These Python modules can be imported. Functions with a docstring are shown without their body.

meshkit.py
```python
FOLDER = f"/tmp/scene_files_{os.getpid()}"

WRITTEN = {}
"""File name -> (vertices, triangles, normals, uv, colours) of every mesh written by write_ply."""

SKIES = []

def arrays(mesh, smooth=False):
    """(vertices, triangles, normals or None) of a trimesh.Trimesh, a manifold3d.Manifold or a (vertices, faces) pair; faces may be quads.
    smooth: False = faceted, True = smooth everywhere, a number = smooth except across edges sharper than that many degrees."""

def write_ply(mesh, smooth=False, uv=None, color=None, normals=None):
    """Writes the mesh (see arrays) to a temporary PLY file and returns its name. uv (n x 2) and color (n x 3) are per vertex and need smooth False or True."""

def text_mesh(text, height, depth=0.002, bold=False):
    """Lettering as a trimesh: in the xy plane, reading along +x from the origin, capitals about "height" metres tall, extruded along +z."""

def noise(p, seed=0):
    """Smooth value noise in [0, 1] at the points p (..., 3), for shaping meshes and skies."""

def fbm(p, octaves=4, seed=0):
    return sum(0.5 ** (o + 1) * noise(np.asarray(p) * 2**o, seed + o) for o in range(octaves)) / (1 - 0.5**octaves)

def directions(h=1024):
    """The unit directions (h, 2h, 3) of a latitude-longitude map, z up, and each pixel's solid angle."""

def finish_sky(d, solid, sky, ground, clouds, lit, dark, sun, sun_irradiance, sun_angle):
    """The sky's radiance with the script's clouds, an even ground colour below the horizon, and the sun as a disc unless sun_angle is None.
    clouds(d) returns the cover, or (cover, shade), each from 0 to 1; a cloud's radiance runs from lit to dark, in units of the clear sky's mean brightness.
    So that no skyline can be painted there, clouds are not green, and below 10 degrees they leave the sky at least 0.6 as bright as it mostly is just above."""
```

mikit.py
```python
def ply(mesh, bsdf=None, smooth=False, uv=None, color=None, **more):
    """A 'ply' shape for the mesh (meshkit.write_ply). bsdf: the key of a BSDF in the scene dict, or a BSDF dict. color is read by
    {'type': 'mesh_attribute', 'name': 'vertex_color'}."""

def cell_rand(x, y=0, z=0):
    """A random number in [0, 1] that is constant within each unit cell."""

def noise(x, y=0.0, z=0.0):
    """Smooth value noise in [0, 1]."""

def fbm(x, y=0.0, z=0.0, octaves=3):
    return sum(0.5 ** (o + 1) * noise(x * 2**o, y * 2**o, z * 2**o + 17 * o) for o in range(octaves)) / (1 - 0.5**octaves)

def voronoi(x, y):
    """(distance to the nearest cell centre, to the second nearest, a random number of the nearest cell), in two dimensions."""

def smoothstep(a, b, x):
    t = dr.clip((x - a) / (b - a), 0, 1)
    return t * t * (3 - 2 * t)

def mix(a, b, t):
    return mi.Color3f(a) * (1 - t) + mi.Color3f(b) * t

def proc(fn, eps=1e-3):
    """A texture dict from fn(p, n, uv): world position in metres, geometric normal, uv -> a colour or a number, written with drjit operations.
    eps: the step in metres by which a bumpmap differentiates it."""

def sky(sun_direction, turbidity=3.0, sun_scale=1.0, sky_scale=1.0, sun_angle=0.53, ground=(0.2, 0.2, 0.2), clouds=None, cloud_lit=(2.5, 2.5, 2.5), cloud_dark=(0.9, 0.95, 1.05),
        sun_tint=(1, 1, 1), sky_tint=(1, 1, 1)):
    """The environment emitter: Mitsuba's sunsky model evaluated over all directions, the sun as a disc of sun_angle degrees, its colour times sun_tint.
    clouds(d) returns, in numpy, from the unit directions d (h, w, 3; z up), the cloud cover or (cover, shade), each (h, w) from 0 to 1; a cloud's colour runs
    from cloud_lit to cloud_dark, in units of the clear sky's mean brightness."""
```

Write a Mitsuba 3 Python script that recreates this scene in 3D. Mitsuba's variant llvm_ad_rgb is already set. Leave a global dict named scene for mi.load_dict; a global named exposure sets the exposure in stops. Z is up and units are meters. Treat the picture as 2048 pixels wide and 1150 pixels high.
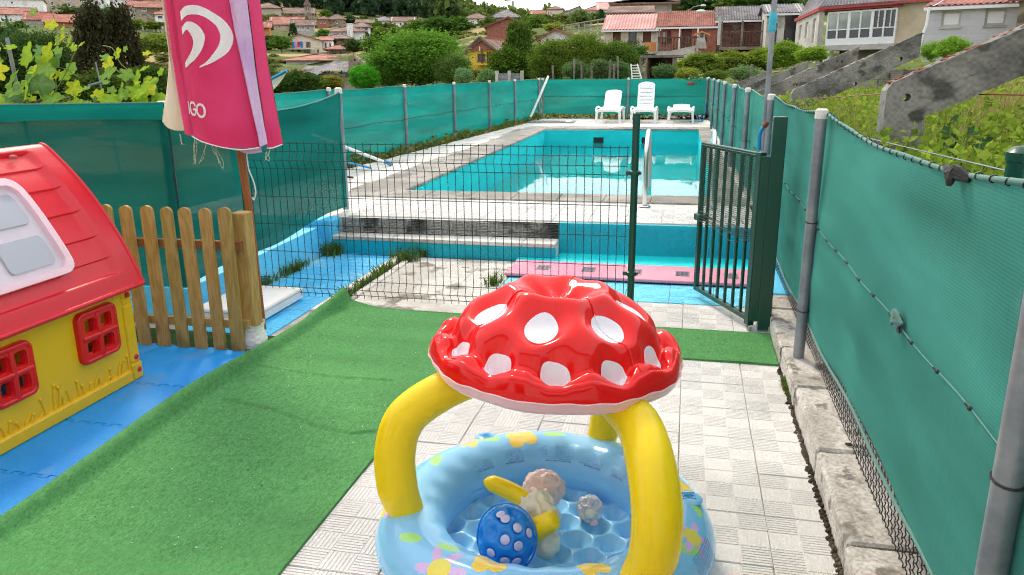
import math, random
import numpy as np, trimesh, manifold3d
import mitsuba as mi, drjit as dr
import mikit, meshkit
from mikit import proc, noise, fbm, cell_rand, smoothstep, mix, voronoi
from shapely.geometry import Polygon, box as sbox, LineString, Point
from shapely import affinity
from scipy.interpolate import LinearNDInterpolator, NearestNDInterpolator
from scipy.ndimage import gaussian_filter

rnd = random.Random(7)
rng = np.random.default_rng(7)
T = mi.ScalarTransform4f
scene, labels = {}, {}

# ------------------------------------------------------------------ camera, sky, exposure
EYE = np.array([0.0, 0.0, 1.5])
scene['camera'] = {'type': 'perspective', 'fov': 66.57, 'fov_axis': 'x', 'near_clip': 0.05, 'far_clip': 3000.0,
                   'to_world': T().look_at(origin=EYE.tolist(), target=(EYE + np.array([-.209030, .940686, -.267238])).tolist(), up=[-.049984, .262640, .963598])}


def cloud_cover(d):
    p = d / np.maximum(d[..., 2:3], 0.12)
    n = meshkit.fbm(np.stack([p[..., 0] * 0.9, p[..., 1] * 0.9, p[..., 0] * 0], -1) + 31.0)
    n2 = meshkit.fbm(np.stack([p[..., 0] * 2.1, p[..., 1] * 2.1, p[..., 0] * 0 + 3], -1) + 11.0)
    shade = np.clip((n - 0.46) * 2.8, 0, 1) * 0.38 + np.clip(n2 - 0.45, 0, 1) * 0.12
    near = np.clip(d @ (np.array([-.35, .62, .70]) / 1.0), 0, 1)      # thin bright veil towards the hidden sun
    shade = shade * (1 - .6 * near ** 3) + .30 * (1 - near ** 2)
    return np.ones(d.shape[:2]) * 0.94, np.clip(shade, 0, 0.9)


scene['sky'] = mikit.sky((-0.35, 0.62, 0.70), turbidity=3.0, sun_scale=0.28, sun_angle=14.0, clouds=cloud_cover,
                         cloud_lit=(3.0, 3.0, 3.0), cloud_dark=(1.2, 1.26, 1.34))
exposure = 2.74

# ------------------------------------------------------------------ helpers
used = set()


def num(name):
    k, i = name, 1
    while k in used:
        k = f'{name}_{i:03d}'
        i += 1
    used.add(k)
    return k


def tag(key, label=None, cat=None, group=None, kind=None):
    d = labels.setdefault(key, {})
    for a, b in (('label', label), ('category', cat), ('group', group), ('kind', kind)):
        if b:
            d[a] = b
    return key


def thing(name, label, cat, group=None):
    return tag(num(name), label, cat, group)


def shape(mesh, mat, smooth=False, **k):
    return mikit.ply(mesh, mat, smooth=smooth, **k)


def obj(name, mesh, mat, parent=None, smooth=False, to_world=None, label=None, cat=None, group=None, kind=None, **k):
    key = num(f'{parent}__{name}' if parent else name)
    d = mesh if isinstance(mesh, dict) else shape(mesh, mat, smooth, **k)
    scene[key] = dict(d)
    if to_world is not None:
        scene[key]['to_world'] = to_world
    if label or cat or group or kind:
        tag(key, label, cat, group, kind)
    return key


def cat_(ms):
    vs, fs, n = [], [], 0
    for m in ms:
        v, f = (np.asarray(m.vertices), np.asarray(m.faces)) if hasattr(m, 'faces') else m
        vs.append(np.asarray(v, float))
        fs.append(np.asarray(f, int) + n)
        n += len(v)
    return trimesh.Trimesh(np.vstack(vs), np.vstack(fs), process=False)


BOXF = np.array([[0, 2, 1], [0, 3, 2], [4, 5, 6], [4, 6, 7], [0, 1, 5], [0, 5, 4], [1, 2, 6], [1, 6, 5], [2, 3, 7], [2, 7, 6], [3, 0, 4], [3, 4, 7]])


def box(x0, x1, y0, y1, z0, z1):
    v = np.array([[x0, y0, z0], [x1, y0, z0], [x1, y1, z0], [x0, y1, z0], [x0, y0, z1], [x1, y0, z1], [x1, y1, z1], [x0, y1, z1]], float)
    return trimesh.Trimesh(v, BOXF, process=False)


def hullbox(corners8):
    """a box between 8 given corners (bottom four counterclockwise, then top four)"""
    return trimesh.Trimesh(np.array(corners8, float), BOXF, process=False)


def cbox(x0, x1, y0, y1, z0, z1, c=0.004):
    p = []
    for x, sx in ((x0, 1), (x1, -1)):
        for y, sy in ((y0, 1), (y1, -1)):
            for z, sz in ((z0, 1), (z1, -1)):
                p += [[x + sx * c, y + sy * c, z], [x + sx * c, y, z + sz * c], [x, y + sy * c, z + sz * c]]
    return trimesh.convex.convex_hull(np.array(p))


def move(m, x=0, y=0, z=0, rz=0, rx=0, ry=0, s=1):
    m = m.copy()
    M = np.eye(4)
    for a, ax in ((rx, [1, 0, 0]), (ry, [0, 1, 0]), (rz, [0, 0, 1])):
        if a:
            M = trimesh.transformations.rotation_matrix(a, ax) @ M
    M[:3, :3] *= s
    M[:3, 3] = [x, y, z]
    m.apply_transform(M)
    return m


def tube(pts, r, n=8, caps=True, closed=False):
    """swept round tube along a polyline; r a number or one radius per point"""
    P = np.array(pts, float)
    r = np.broadcast_to(np.asarray(r, float), (len(P),))
    tg = np.gradient(P, axis=0) if not closed else np.roll(P, -1, 0) - np.roll(P, 1, 0)
    tg /= np.maximum(np.linalg.norm(tg, axis=1, keepdims=True), 1e-9)
    u = np.cross(tg[0], [0, 0, 1.0] if abs(tg[0][2]) < 0.9 else [1.0, 0, 0])
    u /= np.linalg.norm(u)
    a = np.arange(n) * 2 * np.pi / n
    V = []
    for i in range(len(P)):
        u = u - tg[i] * (u @ tg[i])
        u /= np.linalg.norm(u)
        w = np.cross(tg[i], u)
        V.append(P[i] + r[i] * (np.cos(a)[:, None] * u + np.sin(a)[:, None] * w))
    V = np.vstack(V)
    F = []
    m = len(P)
    for i in range(m if closed else m - 1):
        for k in range(n):
            a0, a1 = i * n + k, i * n + (k + 1) % n
            b0, b1 = ((i + 1) % m) * n + k, ((i + 1) % m) * n + (k + 1) % n
            F += [[a0, a1, b1], [a0, b1, b0]]
    if caps and not closed:
        V = np.vstack([V, P[:1], P[-1:]])
        for k in range(n):
            F += [[len(V) - 2, (k + 1) % n, k], [len(V) - 1, (m - 1) * n + k, (m - 1) * n + (k + 1) % n]]
    return trimesh.Trimesh(V, np.array(F), process=False)


def smooth_path(pts, n=24):
    """Catmull-Rom through the points"""
    P = np.array(pts, float)
    Q = np.vstack([2 * P[0] - P[1], P, 2 * P[-1] - P[-2]])
    out = []
    for t in np.linspace(0, len(P) - 1, n):
        i = min(int(t), len(P) - 2)
        f = t - i
        a, b, c, d = Q[i], Q[i + 1], Q[i + 2], Q[i + 3]
        out.append(0.5 * (2 * b + (c - a) * f + (2 * a - 5 * b + 4 * c - d) * f * f + (3 * b - a - 3 * c + d) * f ** 3))
    return np.array(out)


def grid(fn, nu, nv, closed_u=False):
    """surface fn(u, v) -> xyz arrays for u, v in [0, 1]"""
    u = np.linspace(0, 1, nu, endpoint=not closed_u)
    v = np.linspace(0, 1, nv)
    U, V = np.meshgrid(u, v, indexing='ij')
    P = np.stack(np.broadcast_arrays(*fn(U, V)), -1).reshape(-1, 3)
    i = np.arange(nu if closed_u else nu - 1)
    j = np.arange(nv - 1)
    I, J = np.meshgrid(i, j, indexing='ij')
    a = I * nv + J
    b = ((I + 1) % nu) * nv + J
    F = np.stack([np.stack([a, b, b + 1], -1), np.stack([a, b + 1, a + 1], -1)], 2).reshape(-1, 3)
    return trimesh.Trimesh(P, F, process=False)


def revolve(prof, n=24):
    """profile of (r, z), around z"""
    prof = np.array(prof, float)
    a = np.arange(n) * 2 * np.pi / n
    V = np.stack([prof[None, :, 0] * np.cos(a)[:, None], prof[None, :, 0] * np.sin(a)[:, None], np.broadcast_to(prof[None, :, 1], (n, len(prof)))], -1).reshape(-1, 3)
    m = len(prof)
    F = []
    for i in range(n):
        for j in range(m - 1):
            p, q = i * m + j, ((i + 1) % n) * m + j
            F += [[p, q, q + 1], [p, q + 1, p + 1]]
    return trimesh.Trimesh(V, np.array(F), process=False)


def extrude(poly, h, z=0.0):
    ps = getattr(poly, 'geoms', [poly])
    ms = [trimesh.creation.extrude_polygon(p, h, engine='earcut') for p in ps if p.area > 1e-9]
    m = trimesh.util.concatenate(ms) if len(ms) > 1 else ms[0]
    m.apply_translation([0, 0, z])
    return m


def upright(m):
    """turns an extrusion in the xy plane into one standing in xz, thickness along +y"""
    v = np.asarray(m.vertices)
    w = np.stack([v[:, 0], v[:, 2], v[:, 1]], 1)
    return trimesh.Trimesh(w, np.asarray(m.faces)[:, ::-1], process=False)


def fb(p, octaves=4):
    return meshkit.fbm(np.asarray(p, float), octaves=octaves) if 'octaves' in meshkit.fbm.__code__.co_varnames else meshkit.fbm(np.asarray(p, float))


# ------------------------------------------------------------------ materials
def rgb(*c):
    return {'type': 'rgb', 'value': [float(x) for x in c]}


def bs(name, d, two=True):
    scene[name] = {'type': 'twosided', 'b': d} if two else d
    return name


def pri(name, color, rough=0.6, spec=0.5, two=True, **k):
    return bs(name, {'type': 'principled', 'base_color': color if isinstance(color, dict) else rgb(*color), 'roughness': rough, 'specular': spec, **k}, two)


def O(x):
    return dr.opaque(mi.Float, float(x))


def O3(c):
    return mi.Color3f(O(c[0]), O(c[1]), O(c[2]))


def blotch(a, b, s, lo=0.35, hi=0.65, c=None, s2=40.0, amt=0.12):
    """two colours of one stuff in patches, perhaps a third in smaller ones, with a fine grain (opaque numbers: one code for all)"""
    A, B, C, k = O3(a), O3(b), O3(c or a), O(c is not None)
    s, s2, amt, lo, w = O(s), O(s2), O(2 * amt), O(lo), O(1 / (hi - lo))

    def f(p, n, uv):
        t = smoothstep(0, 1, (fbm(p.x * s, p.y * s, p.z * s, 4) - lo) * w)
        g = 1.0 + amt * (fbm(p.x * s2, p.y * s2, p.z * s2, 2) - 0.5)
        t2 = smoothstep(0.56, 0.7, fbm(p.x * s * 2.3 + 9, p.y * s * 2.3, p.z * s * 2.3, 4)) * k
        return (A * (1 - t) + B * t) * (1 - t2) * g + C * t2 * g
    return proc(f)


pri('tile_pale', blotch((.55, .548, .545), (.65, .648, .645), 2.3, c=None, s2=160.0, amt=.14), .75, .3)
pri('tile_dirty', blotch((.50, .48, .45), (.62, .61, .58), 3.0, c=(.27, .25, .22), s2=120.0, amt=.2), .8, .3)
pri('joint_sand', blotch((.30, .285, .26), (.42, .40, .37), 6.0, s2=90.0, amt=.3), .95, .1)
pri('paint_cyan', blotch((.075, .48, .80), (.095, .56, .86), 2.0, c=(.16, .52, .74), s2=60.0, amt=.12), .6, .35)
pri('paint_light', blotch((.14, .58, .78), (.18, .64, .82), 2.0, s2=60.0, amt=.12), .6, .35)
pri('paint_teal', blotch((.006, .42, .54), (.010, .47, .60), 1.6, c=None, s2=50.0, amt=.10), .55, .4)
pri('pool_paint', blotch((.008, .58, .62), (.012, .62, .66), .7, c=None, s2=9.0, amt=.06), .6, .3)
pri('rubber_pink', blotch((.62, .25, .35), (.68, .30, .40), 3.0, s2=90.0, amt=.10), .75, .25)
pri('granite', blotch((.24, .23, .215), (.33, .315, .295), 3.0, c=(.19, .18, .165), s2=130.0, amt=.35), .85, .2)
pri('stone_pale', blotch((.55, .53, .50), (.66, .65, .62), 2.0, c=(.42, .39, .35), s2=70.0, amt=.18), .8, .25)
pri('riser_stained', blotch((.035, .034, .033), (.30, .29, .28), 5.0, .42, .66, s2=60.0, amt=.5), .9, .15)
pri('riser_rib', blotch((.07, .068, .066), (.38, .37, .355), 5.0, .40, .60, s2=60.0, amt=.5), .9, .15)
pri('concrete_old', blotch((.15, .145, .138), (.26, .25, .235), 3.2, c=(.09, .086, .08), s2=55.0, amt=.45), .92, .15)
pri('kerb_concrete', blotch((.36, .345, .32), (.50, .485, .46), 7.0, c=(.20, .185, .165), s2=110.0, amt=.5), .92, .15)
pri('dark_soil', blotch((.05, .042, .032), (.10, .085, .065), 5.0, s2=60.0, amt=.5), .95, .1)
pri('dark_stone', blotch((.07, .065, .06), (.17, .16, .145), 5.0, s2=40.0, amt=.4), .9, .15)


def turf(p, n, uv):
    g = noise(p.x * 300, p.y * 190, p.z * 200)
    h = noise(p.x * 120 + 3, p.y * 70, p.z * 80)
    w = fbm(p.x * 1.7, p.y * 6.0, 0, 3)
    b = mix((.038, .138, .042), (.113, .345, .122), 0.55 * g + 0.45 * h)
    y = smoothstep(.80, .95, noise(p.x * 230 + 40, p.y * 230, 5))
    w2 = fbm(p.x * .9 + 4, p.y * .9, 3, 3)
    b = b * (0.70 + 0.34 * w + 0.28 * w2)
    return b * (1 - 0.35 * y) + mi.Color3f((.22, .34, .12)) * 0.35 * y


scene['carpet_turf'] = {'type': 'twosided', 'b': {'type': 'bumpmap', 'arbitrary': proc(lambda p, n, uv: noise(p.x * 330, p.y * 330, p.z * 330), eps=1e-3), 'scale': .0022,
                        'b': {'type': 'principled', 'base_color': proc(turf), 'roughness': .9, 'specular': .15}}}
pri('carpet_old', blotch((.018, .06, .016), (.045, .085, .030), 7.0, c=(.06, .05, .03), s2=150.0, amt=.5), .95, .1)
pri('foam_blue', blotch((.008, .235, .68), (.011, .275, .74), 2.2, c=(.05, .27, .66), s2=130.0, amt=.10), .55, .4)


def weave(base, dark):
    def f(p, n, uv):
        s = p.z * 2 * math.pi / .0085
        v = dr.sin(s + 2.0 * noise(p.x * 30, p.y * 30, p.z * 9))
        c = noise((p.x + p.y) * 260, p.z * 50, 3)
        b = fbm((p.x + p.y) * 1.1, p.z * 7.0, 2.0, 3)
        return mix(dark, base, 0.60 + 0.16 * v + 0.16 * (c - .5)) * (0.66 + 0.68 * b)
    return proc(f)


def netbsdf(name, base, dark, trans):
    scene[name] = {'type': 'mask', 'opacity': .96, 'b': {'type': 'principledthin', 'base_color': weave(base, dark), 'roughness': 1.0, 'diff_trans': trans, 'spec_trans': 0.0}}


netbsdf('net_green', (.072, .285, .248), (.030, .165, .140), .5)
netbsdf('net_far', (.014, .34, .305), (.008, .25, .22), .6)
netbsdf('net_dark', (.012, .175, .152), (.005, .10, .088), .45)
pri('net_hem', (.10, .22, .20), .8)
pri('galv', blotch((.19, .215, .25), (.27, .295, .33), 6.0, s2=60.0, amt=.12), .42, .5, metallic=.35)
pri('plastic_cap', (.62, .62, .60), .5)
pri('green_steel', (.006, .060, .042), .30, .5)
pri('green_wire', (.004, .030, .022), .35, .5)
pri('steel', (.72, .73, .74), .16, .5, metallic=1.0)
pri('zinc', (.45, .46, .47), .4, .5, metallic=.7)
pri('black_cord', (.02, .02, .022), .6)


def woodf(a, b, k):
    def f(p, n, uv):
        r = fbm(p.x * 26 * k, p.y * 26 * k, p.z * 2.2, 4)
        v = 0.5 + 0.5 * dr.sin(34 * r + p.z * 3)
        st = smoothstep(.60, .76, fbm(p.x * 7, p.y * 7, p.z * 4 + 20, 3))
        return mix(a, b, v * .75) * (1 - .38 * st)
    return proc(f)


pri('pine', woodf((.34, .21, .065), (.46, .31, .125), 1.0), .6, .3)
pri('pine_green', woodf((.29, .20, .06), (.40, .29, .11), 1.0), .62, .3)
pri('rail_wood', woodf((.19, .075, .028), (.27, .115, .045), 1.0), .7, .25)
pri('pole_wood', woodf((.26, .085, .025), (.34, .12, .035), 1.6), .4, .4)
pri('foam_white', blotch((.74, .74, .73), (.80, .80, .80), 5.0, s2=140.0, amt=.10), .8, .25)
pri('white_plastic', (.80, .81, .82), .38, .5)
pri('toy_red', (.60, .008, .022), .33, .5)
pri('toy_window_red', (.62, .008, .012), .25, .5)
pri('toy_yellow', (.70, .44, .006), .40, .45)
pri('toy_lime', (.20, .55, .02), .4, .45)
pri('toy_lime_leaf', (.10, .20, .05), .6)
pri('toy_frame', (.78, .55, .63), .32, .5)
pri('toy_pane', (.36, .38, .45), .05, .8)
pri('toy_sheet', (.60, .55, .62), .2, .5)
pri('vinyl_yellow', (.82, .60, .004), .30, .4)
pri('vinyl_pink', (.78, .50, .55), .25, .5)
pri('vinyl_blue', (.008, .20, .64), .15, .4)
pri('vinyl_dot', (.50, .50, .72), .2, .5)
pri('vinyl_cream', blotch((.70, .66, .50), (.76, .72, .60), 14.0, s2=40.0, amt=.1), .3, .5)
pri('vinyl_rose', (.76, .58, .56), .3, .5)
pri('vinyl_clear', blotch((.55, .60, .66), (.72, .52, .60), 22.0, .4, .6, c=(.72, .66, .40), s2=60.0, amt=.1), .15, .4)
pri('floor_vinyl', (.22, .53, .80), .12, .4)
pri('ink_navy', (.08, .22, .46), .5)
pri('fabric_red', blotch((.61, .030, .12), (.66, .045, .155), 3.0, s2=500.0, amt=.10), .75, .25, sheen=.3)
pri('fabric_lilac', blotch((.52, .33, .58), (.60, .42, .62), 5.0, s2=200.0, amt=.08), .75, .25)
pri('fabric_cream', blotch((.66, .56, .40), (.72, .64, .50), 4.0, s2=300.0, amt=.06), .8, .2)
pri('print_white', (.72, .71, .72), .7)
pri('hose_blue', (.01, .25, .55), .35)
pri('hose_brown', (.20, .05, .02), .5)
pri('tape_cyan', (.03, .42, .56), .4)
scene['water_mat'] = {'type': 'dielectric', 'int_ior': 1.33, 'ext_ior': 1.0}
pri('skimmer_black', (.004, .008, .009), .5)
# leaves read their colour from the mesh
scene['leaf'] = {'type': 'principledthin', 'base_color': {'type': 'mesh_attribute', 'name': 'vertex_color'}, 'roughness': .5, 'diff_trans': .7, 'spec_trans': 0.0, 'eta': 1.35}
pri('leaf_solid', {'type': 'mesh_attribute', 'name': 'vertex_color'}, .8, .2)
pri('bark', blotch((.07, .055, .042), (.13, .11, .085), 6.0, s2=30.0, amt=.4), .9, .15)
# buildings
pri('wall_white', blotch((.78, .78, .79), (.83, .83, .83), .5, c=(.62, .61, .58), s2=4.0, amt=.08), .8, .25)
pri('wall_cream', blotch((.66, .60, .46), (.72, .66, .54), .5, s2=4.0, amt=.08), .85, .2)
pri('wall_stone', blotch((.24, .19, .14), (.36, .31, .24), 1.1, .35, .6, c=(.15, .12, .10), s2=2.6, amt=.45), .9, .15)
pri('wall_grey', blotch((.40, .385, .36), (.48, .465, .44), .7, c=(.33, .31, .28), s2=5.0, amt=.15), .9, .15)
pri('wall_beige', blotch((.44, .38, .30), (.52, .46, .37), .8, c=(.34, .29, .23), s2=5.0, amt=.2), .9, .15)
pri('wall_tan', blotch((.45, .37, .26), (.52, .44, .33), .8, s2=5.0, amt=.12), .9, .15)
pri('wall_yellow', blotch((.62, .42, .05), (.70, .50, .08), .8, s2=5.0, amt=.12), .85, .2)
pri('wall_orange', blotch((.48, .20, .07), (.56, .26, .10), .8, s2=5.0, amt=.15), .85, .2)


def brickf(a, b, mortar):
    def f(p, n, uv):
        row = dr.floor(p.z / .085)
        u = p.x + p.y * .8 + cell_rand(row, 5) * .3
        r = cell_rand(dr.floor(u / .26), row, 2)
        fx = u / .26 - dr.floor(u / .26)
        fz = p.z / .085 - row
        j = dr.select((fx < .05) | (fz < .14), 1.0, 0.0)
        return mix(a, b, r) * (1 - j) + mi.Color3f(mortar) * j
    return proc(f)


pri('wall_brick', brickf((.30, .085, .06), (.40, .14, .10), (.32, .23, .19)), .9, .15)
pri('roof_red', blotch((.25, .10, .08), (.34, .155, .125), .8, c=(.18, .09, .075), s2=3.4, amt=.35), .85, .2)
pri('roof_dull', blotch((.24, .085, .065), (.34, .13, .10), .9, c=(.17, .10, .085), s2=3.4, amt=.4), .9, .15)
pri('roof_pink', blotch((.50, .25, .24), (.58, .33, .31), .6, s2=3.0, amt=.15), .75, .25)
pri('roof_brown', blotch((.15, .10, .085), (.22, .155, .13), .8, s2=3.0, amt=.35), .9, .15)
pri('roof_slate', blotch((.085, .085, .10), (.15, .15, .17), .9, c=(.20, .19, .19), s2=3.0, amt=.3), .75, .3)
pri('roof_blue', (.20, .22, .34), .7)
pri('pane_dark', (.03, .034, .04), .08, .6)
pri('pane_shade', blotch((.16, .19, .18), (.42, .46, .43), .6, s2=2.0, amt=.1), .07, .6)
pri('shutter_wood', (.10, .035, .022), .7)
pri('shutter_white', (.74, .74, .76), .55)
pri('shutter_grey', (.14, .12, .13), .7)
pri('frame_white', (.76, .77, .78), .5)
pri('trim_red', (.36, .05, .055), .65)
pri('old_wood', blotch((.085, .055, .042), (.15, .10, .08), 2.0, s2=9.0, amt=.4), .9, .15)
pri('wood_grey', blotch((.14, .13, .12), (.22, .20, .185), 2.0, s2=9.0, amt=.4), .9, .15)


def terrainf(p, n, uv):
    a = fbm(p.x * .12, p.y * .12, 0, 4)
    b = fbm(p.x * 1.3 + 7, p.y * 1.3, 0, 3)
    b2 = noise(p.x * 3.1, p.y * 3.1, 4)
    c = mix((.045, .080, .024), (.115, .135, .045), .6 * b + .4 * b2)
    dry = smoothstep(.52, .64, a + .22 * (b - .5))
    return c * (1 - dry) + mix((.26, .21, .09), (.36, .29, .14), b) * dry


pri('terrain_mat', proc(terrainf), .95, .1)

pri('leaf_stem', (.20, .22, .06), .7)
# ================================================================== THE LOT: pavement, deck, pool
ZD = 0.2925                                                   # pool deck above the pavement
struct = lambda name, mesh, mat, **k: obj(name, mesh, mat, kind='structure', **k)

pav = struct('pavement', box(-5.2, 0.62, -3.0, 6.05, -.20, -.008), 'joint_sand')


def tile_mesh(w, d, wx=3, wy=3, flip=0, rib=.0142, gap=.0042):
    """a 30 cm pavement tile: nine fields of ribs running crosswise and lengthwise"""
    ms = [box(.001, w - .001, .001, d - .001, -.012, -.0026)]
    cw = .1
    for i in range(wx):
        for j in range(wy):
            x0, y0 = i * cw + .0025, j * cw + .0025
            x1, y1 = min((i + 1) * cw, w) - .0025, min((j + 1) * cw, d) - .0025
            if x1 - x0 < .02 or y1 - y0 < .02:
                continue
            along = ((i + j + flip) % 2) == 1                   # ribs along y
            q = x0 if along else y0
            end = x1 if along else y1
            while q < end - .004:
                e = min(q + rib - gap, end)
                ms.append(box(q, e, y0, y1, -.006, 0) if along else box(x0, x1, q, e, -.006, 0))
                q += rib
    return cat_(ms)


TILE = shape(tile_mesh(.297, .297), 'tile_pale')
TILE_D = shape(tile_mesh(.297, .297), 'tile_dirty')
TILE_CUT = shape(tile_mesh(.197, .297, 2, 3), 'tile_pale')
TILE_BLUE = shape(tile_mesh(.297, .297), 'paint_cyan')
TILE_LIGHT = shape(tile_mesh(.297, .297), 'paint_light')


def lay(parent, proto, xs, ys, z, jig=.0012):
    for x in xs:
        for y in ys:
            obj('tile', proto, None, parent, to_world=T().translate([x + rnd.uniform(-jig, jig), y + rnd.uniform(-jig, jig), z + rnd.uniform(-.0015, .0015)])
                .rotate([0, 0, 1], rnd.uniform(-.25, .25)))


XS = [.335 - .3 * k for k in range(1, 7)]
lay(pav, TILE, XS[:5], [3.74 - .3 * k for k in range(0, 8)], 0)
lay(pav, TILE_CUT, [.335], [3.74 - .3 * k for k in range(0, 8)], 0)
lay(pav, TILE, XS[:5], [4.49, 4.79], 0)
lay(pav, TILE_CUT, [.335], [4.49, 4.79], 0)
lay(pav, TILE_D, [-2.165 + .3 * k for k in range(3)], [4.58 + .3 * k for k in range(5)], 0)
lay(pav, TILE_LIGHT, [-1.26 + .3 * k for k in range(6)], [5.10, 5.26], 0.002)
lay(pav, TILE_BLUE, [-2.96 + .3 * k for k in range(2)], [3.88 + .3 * k for k in range(8)], 0.0)
# the pale kerb with an open gutter between the blue floor and the grey tiles
struct('gutter_kerb', cat_([cbox(-2.335, -2.265, 4.45, 5.98, -.05, .022, .006), cbox(-2.235, -2.18, 4.45, 5.98, -.05, .004, .006)]), 'stone_pale')
struct('gutter_soil', box(-2.27, -2.23, 4.45, 6.0, -.05, -.006), 'dark_soil')

# foot bath in front of the deck
struct('foot_bath_floor', cat_([box(-1.30, .53, 5.98, 6.42, -.1, .030)]), 'pool_paint')
mat_ = thing('rubber_mat', 'long pink rubber mat with square drain grids along the foot bath', 'mat', None)
obj('sheet', cbox(-1.29, .525, 5.555, 6.00, .012, .034, .005), 'rubber_pink', mat_)
for k in range(5):
    x = -1.08 + .35 * k
    obj('drain_grid', cat_([box(x, x + .10, 5.70 + q * .018, 5.706 + q * .018, .0345, .0375) for q in range(8)] + [box(x + q * .031, x + .005 + q * .031, 5.695, 5.838, .034, .0375) for q in range(4)]), 'galv', mat_)
obj('under_lip', box(-1.28, .52, 5.566, 5.99, -.004, .013), 'dark_soil', mat_)  # dark strip standing in for the shadow under the overhanging mat edge

# deck: step, riser, slab with the pool hole
DECKF = [(-4.95, 6.19), (-2.87, 6.26), (.60, 6.38)]
POOL = [(-2.905, 7.80), (.33, 7.88), (.246, 17.25), (-3.00, 16.92)]
deckpoly = Polygon([(-4.60, 6.20), (-2.87, 6.26), (.60, 6.38), (.56, 20.72), (-3.72, 20.72), (-4.30, 9.6)])
poolpoly = Polygon(POOL)
deck = struct('pool_deck', extrude(deckpoly.difference(poolpoly.buffer(.002, join_style=2)), .44, ZD - .45), 'stone_pale')
# coping stones round the pool


def coping(parent, a, b, outx, n, mat='granite'):
    """n stones between inner edge points a and b; outx: outward vector"""
    a, b, o = np.array(a), np.array(b), np.array(outx)
    for k in range(n):
        e = .0025 / np.linalg.norm(b - a)
        p, q = a + (b - a) * (k / n + e), a + (b - a) * ((k + 1) / n - e)
        z = ZD + rnd.uniform(-.001, .002)
        ins = -o / np.linalg.norm(o) * .012
        quad = [p + ins, q + ins, q + o, p + o]
        mid, c = sum(quad) / 4, .008
        def ring(s, zz):
            return [[*(mid + (v - mid) * s), zz] for v in quad]
        pts = ring(1.0, ZD - .034) + ring(1.0, z - .006) + ring(1 - 2 * c / .45, z + .003)
        obj('coping_stone', trimesh.convex.convex_hull(np.array(pts)), mat, parent)


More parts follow.
